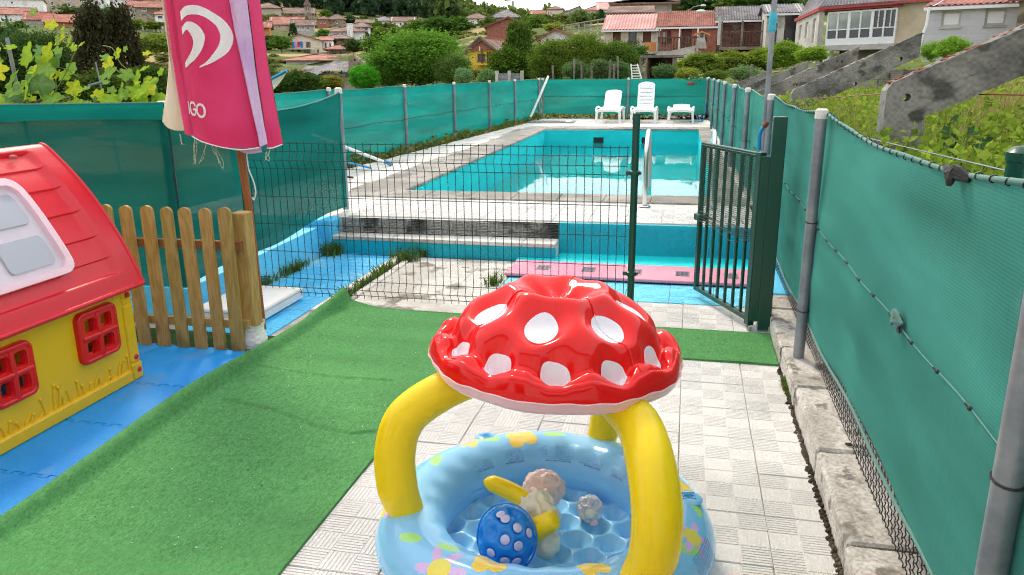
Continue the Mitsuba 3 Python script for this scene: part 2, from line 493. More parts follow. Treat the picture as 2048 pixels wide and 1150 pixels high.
rim = struct('pool_rim', extrude(poolpoly.buffer(.40, join_style=2).difference(poolpoly.buffer(.001, join_style=2)), .012, ZD - .024), 'joint_sand')
FL, FR, BR, BL = [np.array(q) for q in POOL]
coping(rim, FL + [-.55, 0], FR + [.27, 0], (0, -.46), 9)
coping(rim, FL, BL, (-.60, 0), 19)
coping(rim, BL + [-.5, 0], BR + [.24, 0], (0, .46), 8)
coping(rim, FR, BR, (.235, 0), 19)
# flat tiles in front of the pool and the plain slabs along its left and far sides
FLAT = shape(tile_mesh(.297, .297), 'tile_pale')
for i in range(11):
    for j in range(3):
        x = -2.86 + .3 * i
        y = 6.29 + .035 * (x + 2.87) + .3 * j
        obj('tile', FLAT, None, deck, to_world=T().translate([x, y, ZD + .003 + rnd.uniform(-.001, .001)]).rotate([0, 0, 1], 2.0))
for k in range(20):
    y0 = 8.3 + .6 * k
    xl = -3.66 - .0535 * (20.8 - y0)
    obj('slab', cbox(xl, -3.47 - .0 * k, y0, y0 + .592, ZD - .006, ZD + .003 + rnd.uniform(-.001, .001), .004), 'stone_pale', deck)
for k in range(10):
    x0 = -3.5 + .4 * k
    obj('slab', cbox(x0, x0 + .394, 17.75, 20.6, ZD - .006, ZD + .003, .004), 'stone_pale', deck)
# riser and step
deckface = []
obj('riser_tile', hullbox([[-2.90, 6.245, .0], [-1.0, 6.312, .0], [-1.0, 6.345, .0], [-2.90, 6.28, .0], [-2.90, 6.245, .282], [-1.0, 6.312, .282], [-1.0, 6.345, .282], [-2.90, 6.28, .282]]), 'riser_stained', deck)
ribs = []
for i in range(19):
    for j in range(1):
        x0 = -2.9 + .1 * i
        yb = 6.245 + .035 * (x0 + 2.9)
        for q in range(9):
            if i % 2:
                ribs.append(box(x0 + .004 + q * .011, x0 + .010 + q * .011, yb - .006, yb + .02, .16, .278))
            else:
                ribs.append(box(x0 + .003, x0 + .097, yb - .006, yb + .02, .162 + q * .013, .169 + q * .013))
obj('riser_ribs', cat_(ribs), 'riser_rib', deck, kind='stuff')
obj('riser_tile', hullbox([[-1.0, 6.305, -.02], [.56, 6.36, -.02], [.56, 6.39, -.02], [-1.0, 6.34, -.02], [-1.0, 6.305, .285], [.56, 6.36, .285], [.56, 6.39, .285], [-1.0, 6.34, .285]]), 'paint_teal', deck)
ribs = []
for i in range(15):
    for j in range(2):
        x0 = -.98 + .1 * i
        yb = 6.306 + .035 * (x0 + 1.0)
        for q in range(7):
            if (i + j) % 2:
                ribs.append(box(x0 + .004 + q * .014, x0 + .013 + q * .014, yb - .003, yb + .01, .05 + .11 * j, .155 + .11 * j))
            else:
                ribs.append(box(x0 + .003, x0 + .097, yb - .003, yb + .01, .05 + .11 * j + q * .015, .059 + .11 * j + q * .015))
obj('riser_ribs', cat_(ribs), 'paint_teal', deck, kind='stuff')
step = struct('deck_step', box(-2.94, -.995, 6.105, 6.30, -.1, .118), 'stone_pale')
for k in range(7):
    x0 = -2.94 + .278 * k
    obj('tread_slab', cbox(x0, x0 + .274, 6.088, 6.31, .118, .15, .004), 'stone_pale', step)
obj('step_riser', box(-2.938, -.99, 6.096, 6.11, -.02, .117), 'paint_teal', step)
rr = []
for i in range(19):
    x0 = -2.93 + .102 * i
    for q in range(7):
        rr.append(box(x0 + .004 + q * .014, x0 + .013 + q * .014, 6.0925, 6.1, .01, .112) if i % 2 else box(x0 + .003, x0 + .097, 6.0925, 6.1, .01 + q * .0145, .019 + q * .0145))
obj('riser_ribs', cat_(rr), 'paint_teal', step, kind='stuff')
# blue painted low wall on the left
lw = thing('low_wall', 'low bright blue painted concrete wall under the left netting', 'wall')
w = [[-2.985, 4.22], [-2.985, 6.24], [-3.30, 6.24], [-3.30, 4.45], [-4.9, 4.45], [-4.9, 4.22]]
wm = extrude(Polygon(w), .20, -.02)
v = np.asarray(wm.vertices).copy()
top = v[:, 2] > .1
v[top, 2] += .05 * np.clip((v[top, 1] - 4.4) / 1.8, 0, 1)
v[top, 0] -= np.where(v[top, 0] > -3.1, .06, 0)
wm = trimesh.Trimesh(v, wm.faces, process=False)
obj('wall_body', wm, 'paint_cyan', lw)
obj('wall_body', cbox(-3.31, -2.93, 6.06, 6.30, 0, .285, .01), 'paint_cyan', lw, label='taller end block of the blue wall beside the deck')

# the pool: painted shell and water
pz = -1.35
shell = []
P4 = np.array(POOL)
for k in range(4):
    a, b = P4[k], P4[(k + 1) % 4]
    shell.append((np.array([[*a, ZD - .03], [*b, ZD - .03], [*b, pz], [*a, pz]]), np.array([[0, 1, 2], [0, 2, 3]])))
shell.append((np.array([[*q, pz] for q in P4]), np.array([[0, 1, 2], [0, 2, 3]])))
pool = struct('pool_shell', cat_(shell), 'pool_paint')
ZW = .0
struct('pool_wall_back', box(-3.3, .6, 17.35, 17.5, pz, -.2), 'pool_paint')


def wat(u, v):
    x = POOL[0][0] + (POOL[1][0] - POOL[0][0]) * u
    x2 = POOL[3][0] + (POOL[2][0] - POOL[3][0]) * u
    X = x * (1 - v) + x2 * v
    Y = (7.832 + .075 * u) * (1 - v) + (16.92 + .33 * u) * v
    p = np.stack([X * 1.6, Y * 1.1, X * 0], -1)
    q = np.stack([X * 5.0, Y * 3.0, X * 0 + 4], -1)
    return X, Y, ZW + .0022 * (fb(p) - .5) + .0006 * (fb(q) - .5)


water = struct('water', grid(wat, 110, 260), 'water_mat', smooth=True)
# skimmers in the far wall
for x in (-1.86, -.86):
    yb = 16.92 + .33 * (x + 2.94) / 3.185
    k = thing('pool_skimmer', 'dark skimmer mouth in the far pool wall, ' + ('left one' if x < -1.5 else 'right one behind the gate post'), 'skimmer')
    obj('mouth', cbox(x - .12, x + .12, yb - .006, yb + .02, -.02, .115, .004), 'skimmer_black', k)
    obj('frame', cat_([box(x - .14, x + .14, yb - .009, yb + .0, .115, .132), box(x - .14, x - .12, yb - .009, yb, -.03, .115), box(x + .12, x + .14, yb - .009, yb, -.03, .115)]), 'pool_paint', k)
# ladder of two steel handrails
lad = thing('pool_ladder', 'polished steel pool ladder with two curved handrails at the near pool end', 'ladder')
for x in (-.345, .245):
    pts = smooth_path([(x, 7.15, ZD), (x, 7.15, .70), (x, 7.20, .86), (x, 7.36, .95), (x, 7.60, .93), (x, 7.80, .78), (x, 7.98, .40), (x, 8.02, .0), (x, 8.02, -.6)], 40)
    r = obj('handrail', tube(pts, .0215, 14), 'steel', lad, smooth=50)
    obj('base_flange', move(revolve([(.0, .012), (.05, .010), (.058, .0)], 20), x, 7.15, ZD + .012), 'steel', r, smooth=40)
for z in (.02, -.25):
    obj('tread', cbox(-.33, .23, 7.97, 8.05, z - .015, z + .015), 'steel', lad)

# ================================================================== kerb on the right and what stands behind it
kerb = struct('kerb', box(.556, .80, -1.0, 5.06, -.1, .098), 'dark_soil')
y, ks = 1.0, []
while y < 5.0:
    L = rnd.choice([.42, .55, .62, .70])
    y1 = min(y + L, 5.05)
    m = cbox(.538 + rnd.uniform(-.004, .004), .80, y + .004, y1 - .004, -.05, .110 + rnd.uniform(-.004, .004), .012)
    m = m.subdivide().subdivide().subdivide()
    vv = np.asarray(m.vertices).copy()
    nz = fb(np.stack([vv[:, 0] * 22, vv[:, 1] * 22, vv[:, 2] * 22], -1)) - .5
    vv += nz[:, None] * .012 * np.asarray(m.vertex_normals)
    obj('kerb_stone', trimesh.Trimesh(vv, m.faces, process=False), 'kerb_concrete', kerb, smooth=35)
    y = y1
for yy, xx in ((2.93, .665), (4.42, .685)):
    obj('bolt_hole', move(revolve([(.0, .002), (.012, .002), (.014, 0)], 9), xx, yy, .1125), 'skimmer_black', kerb)
struct('kerb_far', cat_([cbox(.535, .80, 5.06, 6.40, -.1, .11, .015)]), 'paint_cyan')
# dirt and moss in the crack along the kerb
m = []
for k in range(500):
    y = rnd.uniform(1.3, 4.0)
    s = rnd.uniform(.004, .011)
    m.append(move(trimesh.creation.icosphere(subdivisions=0, radius=s), .531 + rnd.gauss(0, .005), y, .001, s=1))
obj('crack_dirt', cat_(m), 'dark_soil', None, kind='stuff', label='dark earth and moss crumbs in the crack along the kerb', cat='dirt')
rw = struct('retaining_bank', box(.80, 1.35, -1.0, 20.8, -.3, .06), 'dark_soil')
# rough stones of the bank that show below the netting
st = []
for k in range(330):
    y = 1.15 + 5.2 * (k / 330) + rnd.uniform(-.02, .02)
    s = rnd.uniform(.03, .075)
    b = trimesh.creation.icosphere(subdivisions=1, radius=1)
    vv = np.asarray(b.vertices) * [s * .8, s, s * .8]
    vv *= (1 + .25 * (fb(vv * 40 + k) - .5))[:, None]
    st.append(trimesh.Trimesh(vv + [.90 + rnd.uniform(-.03, .05), y, .07 + rnd.uniform(0, .34)], b.faces, process=False))
obj('bank_stones', cat_(st), 'dark_stone', rw, kind='stuff', smooth=25)
obj('bank_back', box(.93, 1.4, -1.0, 20.8, .0, .48), 'dark_soil', rw)


# ------------------------------------------------------------------ shade fences
def sheet(base, ztop, zbot, mat_amp=.012, nu=60, nv=14, sag=0.0, seed=1):
    """netting along a plan polyline; ztop / zbot functions of distance"""
    B = np.array(base, float)
    L = np.concatenate([[0], np.cumsum(np.linalg.norm(np.diff(B, axis=0), axis=1))])

    def f(u, v):
        s = u * L[-1]
        x, y = np.interp(s, L, B[:, 0]), np.interp(s, L, B[:, 1])
        i = np.clip(np.searchsorted(L, s, side='right') - 1, 0, len(B) - 2)
        d = (B[i + 1] - B[i]) / np.linalg.norm(B[i + 1] - B[i], axis=-1, keepdims=True)
        zt, zb = ztop(s), zbot(s)
        z = zb + (zt - zb) * v
        o = mat_amp * 2 * (fb(np.stack([s * 1.3 + seed * 7, z * 1.5, s * 0], -1)) - .5) + mat_amp * .5 * (fb(np.stack([s * 5 + seed, z * 3, s * 0], -1)) - .5)
        return x - d[..., 1] * o, y + d[..., 0] * o, z
    return grid(f, nu, nv), (lambda s: np.array([np.interp(s, L, B[:, 0]), np.interp(s, L, B[:, 1])])), L[-1]


CAP = revolve([(.0, .030), (.020, .029), (.030, .022), (.032, .0), (.032, -.02), (.024, -.02)], 16)


def post(parent, x, y, z0, z1, r=.0245, ties=()):
    p = obj('post', tube([(x, y, z0), (x, y, z1 - .02)], r, 16), 'galv', parent, smooth=50)
    obj('cap', move(CAP, x, y, z1 - .028, s=r / .0245 * .86), 'plastic_cap', p, smooth=40)
    for z in ties:
        obj('tie', tube([(x + (r + .002) * math.cos(t), y + (r + .002) * math.sin(t), z + .006 * math.sin(t)) for t in np.linspace(0, 2 * math.pi, 13)], .0028, 5), 'black_cord', p)
    return p


fr = thing('shade_fence', 'long green netting fence on grey posts along the right side', 'fence')
RX = lambda y: .60 - .009 * max(y - 6.1, 0)
RPY = [1.43, 3.88, 6.21, 8.39, 10.5, 12.9, 15.1, 17.4, 20.78]
for y in RPY:
    post(fr, RX(y), y, .06 if y < 6.2 else ZD - .02, 1.325, .0265 if y < 5 else .026, ties=(.40, .78) if y < 3 else (.36, .80))
base = [(.632, .9), (.632, 2.0), (.632, 3.88), (.634, 6.1), (.63, 8.5), (.60, 11.0), (.565, 14.5), (.53, 17.4), (.50, 20.8)]


def rtop(s):
    y = s + .9
    sag = 0
    for a, b in zip(RPY[:-1], RPY[1:]):
        t = np.clip((y - a) / (b - a), 0, 1)
        sag = sag + np.where((y > a) & (y < b), 4 * t * (1 - t) * (.055 if b < 4 else .03), 0)
    return 1.305 - sag


def rbot(s):
    y = s + .9
    return np.where(y < 1.9, .27 + .06 * (y - .9), np.where(y < 6.2, .33 - .02 * (y - 1.9), .33)) + .012 * np.sin(y * 5)


m, at, L = sheet(base, rtop, rbot, .030, 240, 30, seed=2)
net = obj('netting', m, 'net_green', fr, smooth=True)
ss = np.linspace(0, L, 150)
P = np.array([[*at(s), rtop(s)] for s in ss])
rope = obj('top_cord', tube(P - [.006, 0, 0] + np.stack([ss * 0, ss * 0, .004 * np.sin(ss * 40)], -1), .0065, 7), 'net_hem', fr, smooth=60)
for s in np.arange(.3, 5.2, .085):                             # the lacing round the top cord
    q = np.array([*at(s), rtop(s)]) - [.006, 0, 0]
    obj('lacing', tube([q + [.0085 * math.cos(t), .012 * (t / 6.3 - .5), .0085 * math.sin(t)] for t in np.linspace(0, 6.28, 9)], .0017, 4), 'black_cord', fr)
P = np.array([[*at(s), rbot(s)] for s in ss])
obj('bottom_hem', tube(P - [.004, 0, 0], .006, 6), 'net_hem', fr, smooth=60)
P = np.array([[*at(s) , .80 + .005 * math.sin(s * 9) - .008 * s * (s < 3)] for s in np.linspace(0, L, 220)])
obj('middle_wire', tube(P - [.010, 0, 0], .0018, 4), 'net_hem', fr)
for s in np.arange(.35, L, .23):
    q = np.array([*at(s), .80 + .005 * math.sin(s * 9) - .008 * s * (s < 3)]) - [.012, 0, 0]
    obj('knot', cat_([tube([q + [-.004, -.012, .004], q, q + [-.006, .014, .006]], .0026, 5), move(trimesh.creation.icosphere(subdivisions=1, radius=.0055), *q)]), 'black_cord', fr)
# torn holes with bunched cord, and the two tarpaulin clips at the lower hem
obj('torn_hole', move(trimesh.Trimesh(np.asarray(trimesh.creation.icosphere(subdivisions=2).vertices) * [.004, .035, .028], trimesh.creation.icosphere(subdivisions=2).faces, process=False), .622, 2.31, .795), 'skimmer_black', fr)
obj('cord_bunch', cat_([tube(smooth_path([[.616, 2.28 + .02 * math.sin(k), .79 + .02 * math.cos(k * 1.7)], [.606, 2.32, .80 + .008 * k], [.614, 2.36, .785 + .01 * math.sin(k)]], 8), .006, 5) for k in range(5)]), 'net_hem', fr)
obj('cord_bunch', cat_([tube(smooth_path([[.62, 2.02, 1.262], [.595, 2.0 - .012 * k, 1.275 - .01 * k], [.60, 1.96, 1.262 + .006 * k], [.625, 1.93, 1.258]], 10), .009, 6) for k in range(4)]), 'black_cord', fr)
for y in (1.60, 1.69):
    c = obj('clip', cbox(.606, .620, y - .024, y + .024, .285, .345, .005), 'net_hem', fr, label='pale green tarpaulin clip at the lower hem')
    obj('clip_slot', cbox(.603, .607, y - .009, y + .009, .30, .325, .001), 'skimmer_black', c)
# hexagonal wire mesh between kerb and netting
hexm = []
p, h = .042, .036
for r in range(12):
    z = .07 + r * h
    y = 1.0 + (r % 2) * p / 2
    while y < 6.3:
        a, b, c, d = (y, z), (y + p / 2, z + h * .33), (y + p / 2, z + h), (y, z + h * .33 - h * .33)
        for (ya, za), (yb, zb) in (((y, z), (y + p / 2, z + h * .36)), ((y + p / 2, z + h * .36), (y + p, z)), ((y + p / 2, z + h * .36), (y + p / 2, z + h))):
            hexm.append(tube([(.672, ya, za), (.672 + .004, (ya + yb) / 2, (za + zb) / 2), (.672, yb, zb)], .0021, 3, caps=False))
        y += p
obj('wire_mesh', cat_(hexm), 'black_cord', fr, kind='stuff')

fl = thing('shade_fence', 'green netting fence on grey posts along the left side of the pool', 'fence')
LX = lambda y: -3.78 - .0535 * (20.8 - y)
for y in [9.26, 11.64, 13.88, 16.05, 18.03, 20.37]:
    post(fl, LX(y) + .03, y, .1, 1.325, .026, ties=(.80,))
m, at, L = sheet([(LX(7.2) - .01, 7.2), (LX(20.8) - .01, 20.8)], lambda s: 1.30 - .02 * np.abs(np.sin(s * 1.55)), lambda s: .34 + .02 * np.sin(s * 3), .02, 110, 14, seed=5)
obj('netting', m, 'net_far', fl, smooth=True)
ss = np.linspace(0, L, 160)
obj('middle_wire', tube([[*(at(s) + [.02, 0]), .80 + .01 * math.sin(s * 4)] for s in ss], .004, 4), 'black_cord', fl)
obj('top_cord', tube([[*at(s), 1.30 - .02 * abs(math.sin(s * 1.55))] for s in ss], .006, 5), 'net_hem', fl)

fbk = thing('shade_fence', 'green netting fence across the far end behind the white loungers', 'fence')
for x in (-3.75, -1.52, .44):
    post(fbk, x, 20.76, .1, 1.315, .028)
m, at, L = sheet([(-3.76, 20.8), (.46, 20.8)], lambda s: 1.285 + 0 * s, lambda s: .40 + .01 * np.sin(s * 4), .02, 50, 10, seed=6)
obj('netting', m, 'net_far', fbk, smooth=True)
obj('middle_wire', tube([[-3.7, 20.77, .86], [-1.5, 20.77, .855], [.44, 20.77, .86]], .005, 4), 'black_cord', fbk)

fn = thing('shade_fence', 'dark green netting fence on the near left, round the play corner', 'fence')
post(fn, -3.05, 6.66, .1, 1.37, .030)
post(fn, -3.13, 4.30, .1, 1.34, .030)
obj('post', tube([(-4.60, 4.28, .1), (-4.60, 4.28, 1.33)], .028, 14), 'galv', fn, smooth=50)
m, at, L = sheet([(-3.075, 4.27), (-3.035, 6.66)], lambda s: 1.335 - .11 * 4 * (s / 2.4) * (1 - s / 2.4), lambda s: .19 + .05 * s + .02 * np.sin(s * 4), .035, 60, 20, seed=8)
obj('netting', m, 'net_dark', fn, smooth=True)
ss = np.linspace(0, 2.39, 50)
obj('top_cord', tube([[*at(s), 1.335 - .11 * 4 * (s / 2.4) * (1 - s / 2.4)] for s in ss], .007, 6), 'net_hem', fn)
m, at, L = sheet([(-3.075, 4.245), (-4.75, 4.235)], lambda s: 1.335 - .012 * s + .0 * s, lambda s: .16 + .01 * np.sin(s * 5), .03, 50, 20, seed=9)
obj('netting', m, 'net_dark', fn, smooth=True)
# the folded-over top hem of the front sheet
m, at, L = sheet([(-3.07, 4.225), (-4.75, 4.215)], lambda s: 1.333 - .012 * s + .0 * s, lambda s: 1.235 - .014 * s + .006 * np.sin(s * 3), .010, 40, 4, seed=10)
obj('folded_hem', m, 'net_far', fn, smooth=True)
obj('top_cord', tube([[-3.07, 4.235, 1.335], [-4.0, 4.23, 1.324], [-4.75, 4.225, 1.316]], .006, 6), 'net_hem', fn)

# ------------------------------------------------------------------ wire panel and gate
wp = thing('wire_fence', 'low dark green welded wire fence panel between carpet and steps', 'fence')
X0, X1, YP = -2.86, -.335, 4.68
zs = [.050, .105, .150, .325, .510, .695, .875, .955, 1.005, 1.060]
rowz = [.062, .105, .160, .345, .53, .715, .90, .955, 1.01, 1.062]
nw = 51
for k in range(nw):
    x = X0 + (X1 - X0) * k / (nw - 1)
    pts = [(x, YP, .038), (x, YP, .062), (x, YP - .028, .108), (x, YP, .160), (x, YP, .53), (x, YP, .90), (x, YP - .028, .957), (x, YP, 1.012), (x, YP, 1.072)]
    obj('upright_wire', tube(pts, .0024, 5), 'green_wire', wp)
for z in rowz:
    yy = YP - .030 if abs(z - .105) < .01 or abs(z - .955) < .01 else YP - .004
    obj('cross_wire', tube([(X0 - .01, yy, z), (X1 + .01, yy, z)], .0024, 5), 'green_wire', wp)
gp = obj('panel_post', tube([(-2.865, 4.70, 0), (-2.865, 4.70, 1.06)], .026, 12), 'green_steel', wp, smooth=50)

gpst = thing('gate_post', 'slim dark green round post with two clamp collars at panel end', 'post')
obj('shaft', tube([(-.290, YP, 0), (-.290, YP, 1.258)], .0215, 16), 'green_steel', gpst, smooth=50)
obj('cap', move(revolve([(0, .008), (.015, .007), (.023, 0)], 16), -.290, YP, 1.258), 'green_steel', gpst, smooth=50)
for z in (.913, .298):
    obj('collar', cat_([move(revolve([(.020, -.016), (.030, -.012), (.033, 0), (.030, .012), (.020, .016)], 18), -.290, YP, z), cbox(-.342, -.30, YP - .012, YP + .012, z - .011, z + .011, .003), cbox(-.27, -.25, YP - .010, YP + .010, z - .009, z + .009, .003)]), 'green_steel', gpst, smooth=40)

gate = thing('garden_gate', 'open dark green steel gate with upright bars and a mesh upper half', 'gate')
hx, hy, fx, fy = .420, 4.64, .112, 5.30
gd = np.array([fx - hx, fy - hy])
GL = np.linalg.norm(gd)
gd /= GL
ga = math.atan2(gd[1], gd[0])
gl = lambda m: move(m, hx, hy, 0, rz=ga)                         # gate plane: local x along the leaf
obj('square_post', cbox(.464, .538, 4.585, 4.660, .0, 1.247, .004), 'green_steel', gate, smooth=30)
obj('base_plate', cat_([cbox(.405, .545, 4.55, 4.69, .0, .012, .002)] + [move(revolve([(.0, .03), (.009, .028), (.011, .0)], 8), bx, by, .012) for bx in (.418, .532) for by in (4.565, 4.675)]), 'zinc', gate)
fz0, fz1 = .048, 1.045
obj('hinge_stile', gl(cbox(-.02, .028, -.02, .02, fz0 - .02, fz1 + .004, .003)), 'green_steel', gate)
obj('hinge_plate', cbox(.416, .466, 4.60, 4.652, .06, 1.03, .003), 'green_steel', gate)
obj('free_stile', gl(cbox(GL - .022, GL + .008, -.015, .015, fz0, fz1, .003)), 'green_steel', gate)
obj('top_rail', gl(cbox(.028, GL - .022, -.015, .015, fz1 - .03, fz1, .003)), 'green_steel', gate)
obj('bottom_rail', gl(cbox(.028, GL - .022, -.015, .015, fz0, fz0 + .03, .003)), 'green_steel', gate)
for k in range(6):
    x = .028 + (GL - .05) * (k + .85) / 6.7
    obj('bar', gl(cbox(x - .0085, x + .0085, -.0085, .0085, fz0 + .03, fz1 - .03, .002)), 'green_steel', gate)
ms = []
z = .53
while z < 1.03:
    ms.append(gl(tube([(.03, .017, z), (GL - .01, .017, z)], .0024, 4, caps=False)))
    z += .0125
for k in range(60):
    x = .03 + (GL - .04) * k / 59
    ms.append(gl(tube([(x, .019, .53), (x, .019, 1.03)], .0009, 4, caps=False)))
obj('mesh_screen', cat_(ms), 'green_steel', gate, kind='stuff')
obj('latch', gl(cat_([cbox(GL - .05, GL + .03, -.03, .03, .53, .575, .005), tube([(GL - .03, -.045, .553), (GL - .12, -.045, .553)], .009, 8)])), 'green_steel', gate)
for k in range(4):
    obj('loose_cord', gl(tube(smooth_path([(.05, .03, .53 + .03 * k), (.2, .05, .50 + .05 * k), (.4, .03, .52 + .03 * k), (GL - .05, .03, .54 + .02 * k)], 14), .002, 4)), 'black_cord', gate)

# tall pole with cyan tape, and the hose hung on the fence
pl = thing('tall_pole', 'tall thin grey pole wrapped with cyan tape by the right fence', 'pole')
obj('shaft', tube([(.575, 6.28, .1), (.575, 6.30, 2.9)], .0195, 12), 'galv', pl, smooth=50)
obj('tape', move(revolve([(.020, -.075), (.030, -.06), (.024, -.01), (.031, .01), (.026, .055), (.020, .075)], 14), .575, 6.297, 1.835), 'tape_cyan', pl, smooth=50)
hs = thing('hose_pipe', 'short blue hose with brown coupling hung on the right fence post', 'hose')
obj('hose', tube(smooth_path([(.505, 5.80, .95), (.500, 5.80, 1.03), (.505, 5.80, 1.08), (.525, 5.80, 1.115)], 14), .014, 10), 'hose_blue', hs, smooth=50)
obj('coupling', tube([(.522, 5.80, 1.11), (.545, 5.80, 1.145)], .019, 10), 'hose_brown', hs, smooth=50)
# ================================================================== OBJECTS ON THE TERRACE
# artificial turf: one L-shaped sheet with a lifted left edge, wrinkles and a peaked corner
cp = thing('turf_carpet', 'L-shaped green artificial turf carpet with creases across the terrace', 'carpet')


def turf_z(X, Y, strip):
    z = .010 + .004 * (fb(np.stack([X * 3, Y * 3, X * 0], -1)) - .5)
    X0_, Y0_ = X, Y
    Y = Y + .03 * (fb(np.stack([X * 4, X * 0, X * 0 + 2], -1)) - .5) + .012 * (fb(np.stack([X * 30, X * 0, X * 0 + 7], -1)) - .5)
    for pts, amp, wd in (([(-2.22, 3.50), (-1.95, 3.45), (-1.62, 3.42), (-1.38, 3.43)], .009, .008), ([(-2.05, 3.06), (-1.75, 2.98), (-1.5, 2.86), (-1.33, 2.83), (-1.16, 2.90)], .012, .008),
                         ([(-1.95, 2.55), (-1.75, 2.0)], .006, .05), ([(-1.35, 2.6), (-1.55, 1.95)], .008, .06)):
        d = np.full(X.shape, 9.0)
        for (ax, ay), (bx, by) in zip(pts[:-1], pts[1:]):
            t = np.clip(((X - ax) * (bx - ax) + (Y - ay) * (by - ay)) / ((bx - ax) ** 2 + (by - ay) ** 2), 0, 1)
            d = np.minimum(d, np.hypot(X - ax - t * (bx - ax), Y - ay - t * (by - ay)))
        z = z + amp * np.exp(-(d / wd) ** 2)
    Y = Y0_
    z = z + .010 * (fb(np.stack([X * 1.4, Y * 1.1, X * 0 + 9], -1)) - .5)
    if not strip:
        e = X + 2.25                                            # distance from the left edge
        lift = .062 + .014 * np.sin(Y * 2.3 + 1) + .03 * np.exp(-((Y - 4.45) / .25) ** 2)
        z = z + lift / (1 + np.exp((e - .085) / .010)) - .040 * np.clip(1 - e / .05, 0, 1) ** 2
        z = z + .055 * np.exp(-(((Y - 4.62) / .12) ** 2 + (e / .22) ** 2))
    return z


def main_c(u, v):
    u = np.where(u < .4, u * .4, .16 + (u - .4) * 1.4)
    Y = 1.2 + v * (4.60 - 1.2)
    e = u * 1.09
    edge = -2.25 - .03 * np.exp(-((Y - 3.0) / .5) ** 2) + .045 * np.exp(-((Y - 4.6) / .15) ** 2)
    X = edge + e * (-1.165 - edge) / 1.09
    return X, Y - .045 * u * (v > .999), turf_z(-2.25 + e, Y, False)


def strip_c(u, v):
    X = -1.168 + u * (.530 + 1.168)
    Y = 4.035 + .004 * np.sin(X * 4) + v * (.505 - .004 * np.sin(X * 5))
    return X, Y, turf_z(X, Y, True) + .0


obj('long_piece', grid(main_c, 120, 320), 'carpet_turf', cp, smooth=True)
obj('cross_piece', grid(strip_c, 110, 40), 'carpet_turf', cp, smooth=True)


def drop(e0, e1, n):
    """the cut edge of the sheet"""
    a, b = np.array(e0), np.array(e1)
    return grid(lambda u, v: (a[0] + (b[0] - a[0]) * u, a[1] + (b[1] - a[1]) * u, v * .0105), n, 2)


obj('cut_edge', cat_([drop((-1.165, 1.2), (-1.165, 4.03), 40), drop((-1.165, 4.035), (.53, 4.035), 40), drop((.531, 4.035), (.531, 4.54), 8)]), 'carpet_turf', cp)
# specks of litter on the turf
lt = []
for q in range(150):
    x, y = rnd.uniform(-2.15, -1.2), rnd.uniform(1.9, 4.5)
    s_ = rnd.uniform(.001, .0026)
    lt.append(move(trimesh.Trimesh(np.asarray(trimesh.creation.icosphere(subdivisions=0).vertices) * [s_ * rnd.uniform(1, 2.5), s_, s_ * .5], trimesh.creation.icosphere(subdivisions=0).faces, process=False), x, y, float(turf_z(np.array([x]), np.array([y]), False)[0]) + .003, rz=rnd.uniform(0, 3)))
obj('litter', cat_(lt[:85]), 'fabric_cream', None, kind='stuff', label='pale specks and dry bits scattered on the turf carpet', cat='litter')
obj('litter', cat_(lt[85:]), 'dark_soil', None, kind='stuff', label='dark crumbs scattered on the turf carpet', cat='litter')
# an older carpet below the pickets
oc = obj('old_carpet', grid(lambda u, v: (-4.4 + 2.12 * u, 3.60 + .34 * v, .006 + .006 * fb(np.stack([u * 20, v * 5, u * 0], -1))), 60, 12), 'carpet_old', None, smooth=True,
         label='dark old green carpet strip under the picket fence', cat='carpet')

# jigsaw foam mats
MATX = [-2.245, -2.86, -3.48, -4.10]
SEAM = [1.60, 2.235, 2.682, 3.128, 3.665]


def jig(x0, x1, y0, y1, teeth_lo, teeth_hi):
    n, d = 7, .019
    w = (x1 - x0) / (2 * n + 1)
    P = sbox(x0, y0, x1, y1)
    for k in range(n):
        a = x0 + w * (2 * k + 1)
        t = Polygon([(a + .004, 0), (a + w - .004, 0), (a + w + .004, d), (a - .004, d)])
        if teeth_hi:
            P = P.union(affinity.translate(t, 0, y1 - .001))
        if teeth_lo:
            P = P.difference(affinity.translate(t.buffer(.0022), 0, y0 - .001))
    return P.buffer(-.0012)


nm = ['farthest blue foam mat with jigsaw teeth along the picket fence', 'second blue foam mat from the picket fence, beside the house corner', 'third blue foam mat from the picket fence, below the red windows', 'nearest blue foam mat at the left edge of the picture']
for r in range(4):
    for c in range(2):
        lo, hi = SEAM[3 - r], SEAM[4 - r]
        x1, x0 = MATX[c], MATX[c + 1]
        m = extrude(jig(x0, x1, lo + (.004 if c else 0), hi, True, True), .013, .0005)
        obj('foam_mat', m, 'foam_blue', None, label=nm[r] if c == 0 else nm[r].replace('blue foam', 'blue foam', 1).replace('mat', 'mat under the toy house,', 1) if c else None, cat='mat', group='blue jigsaw foam mats')

# ------------------------------------------------------------------ picket fence
pf = thing('picket_fence', 'short wooden picket fence with rounded tops behind the toy house', 'fence')


def picket(w, h, t=.020):
    P = sbox(-w / 2, 0, w / 2, h - w * .42).union(affinity.scale(Point(0, h - w * .42).buffer(w / 2, 16), 1, .84, origin=(0, h - w * .42)))
    m = upright(extrude(P.buffer(-.003).buffer(.003), t))
    return m


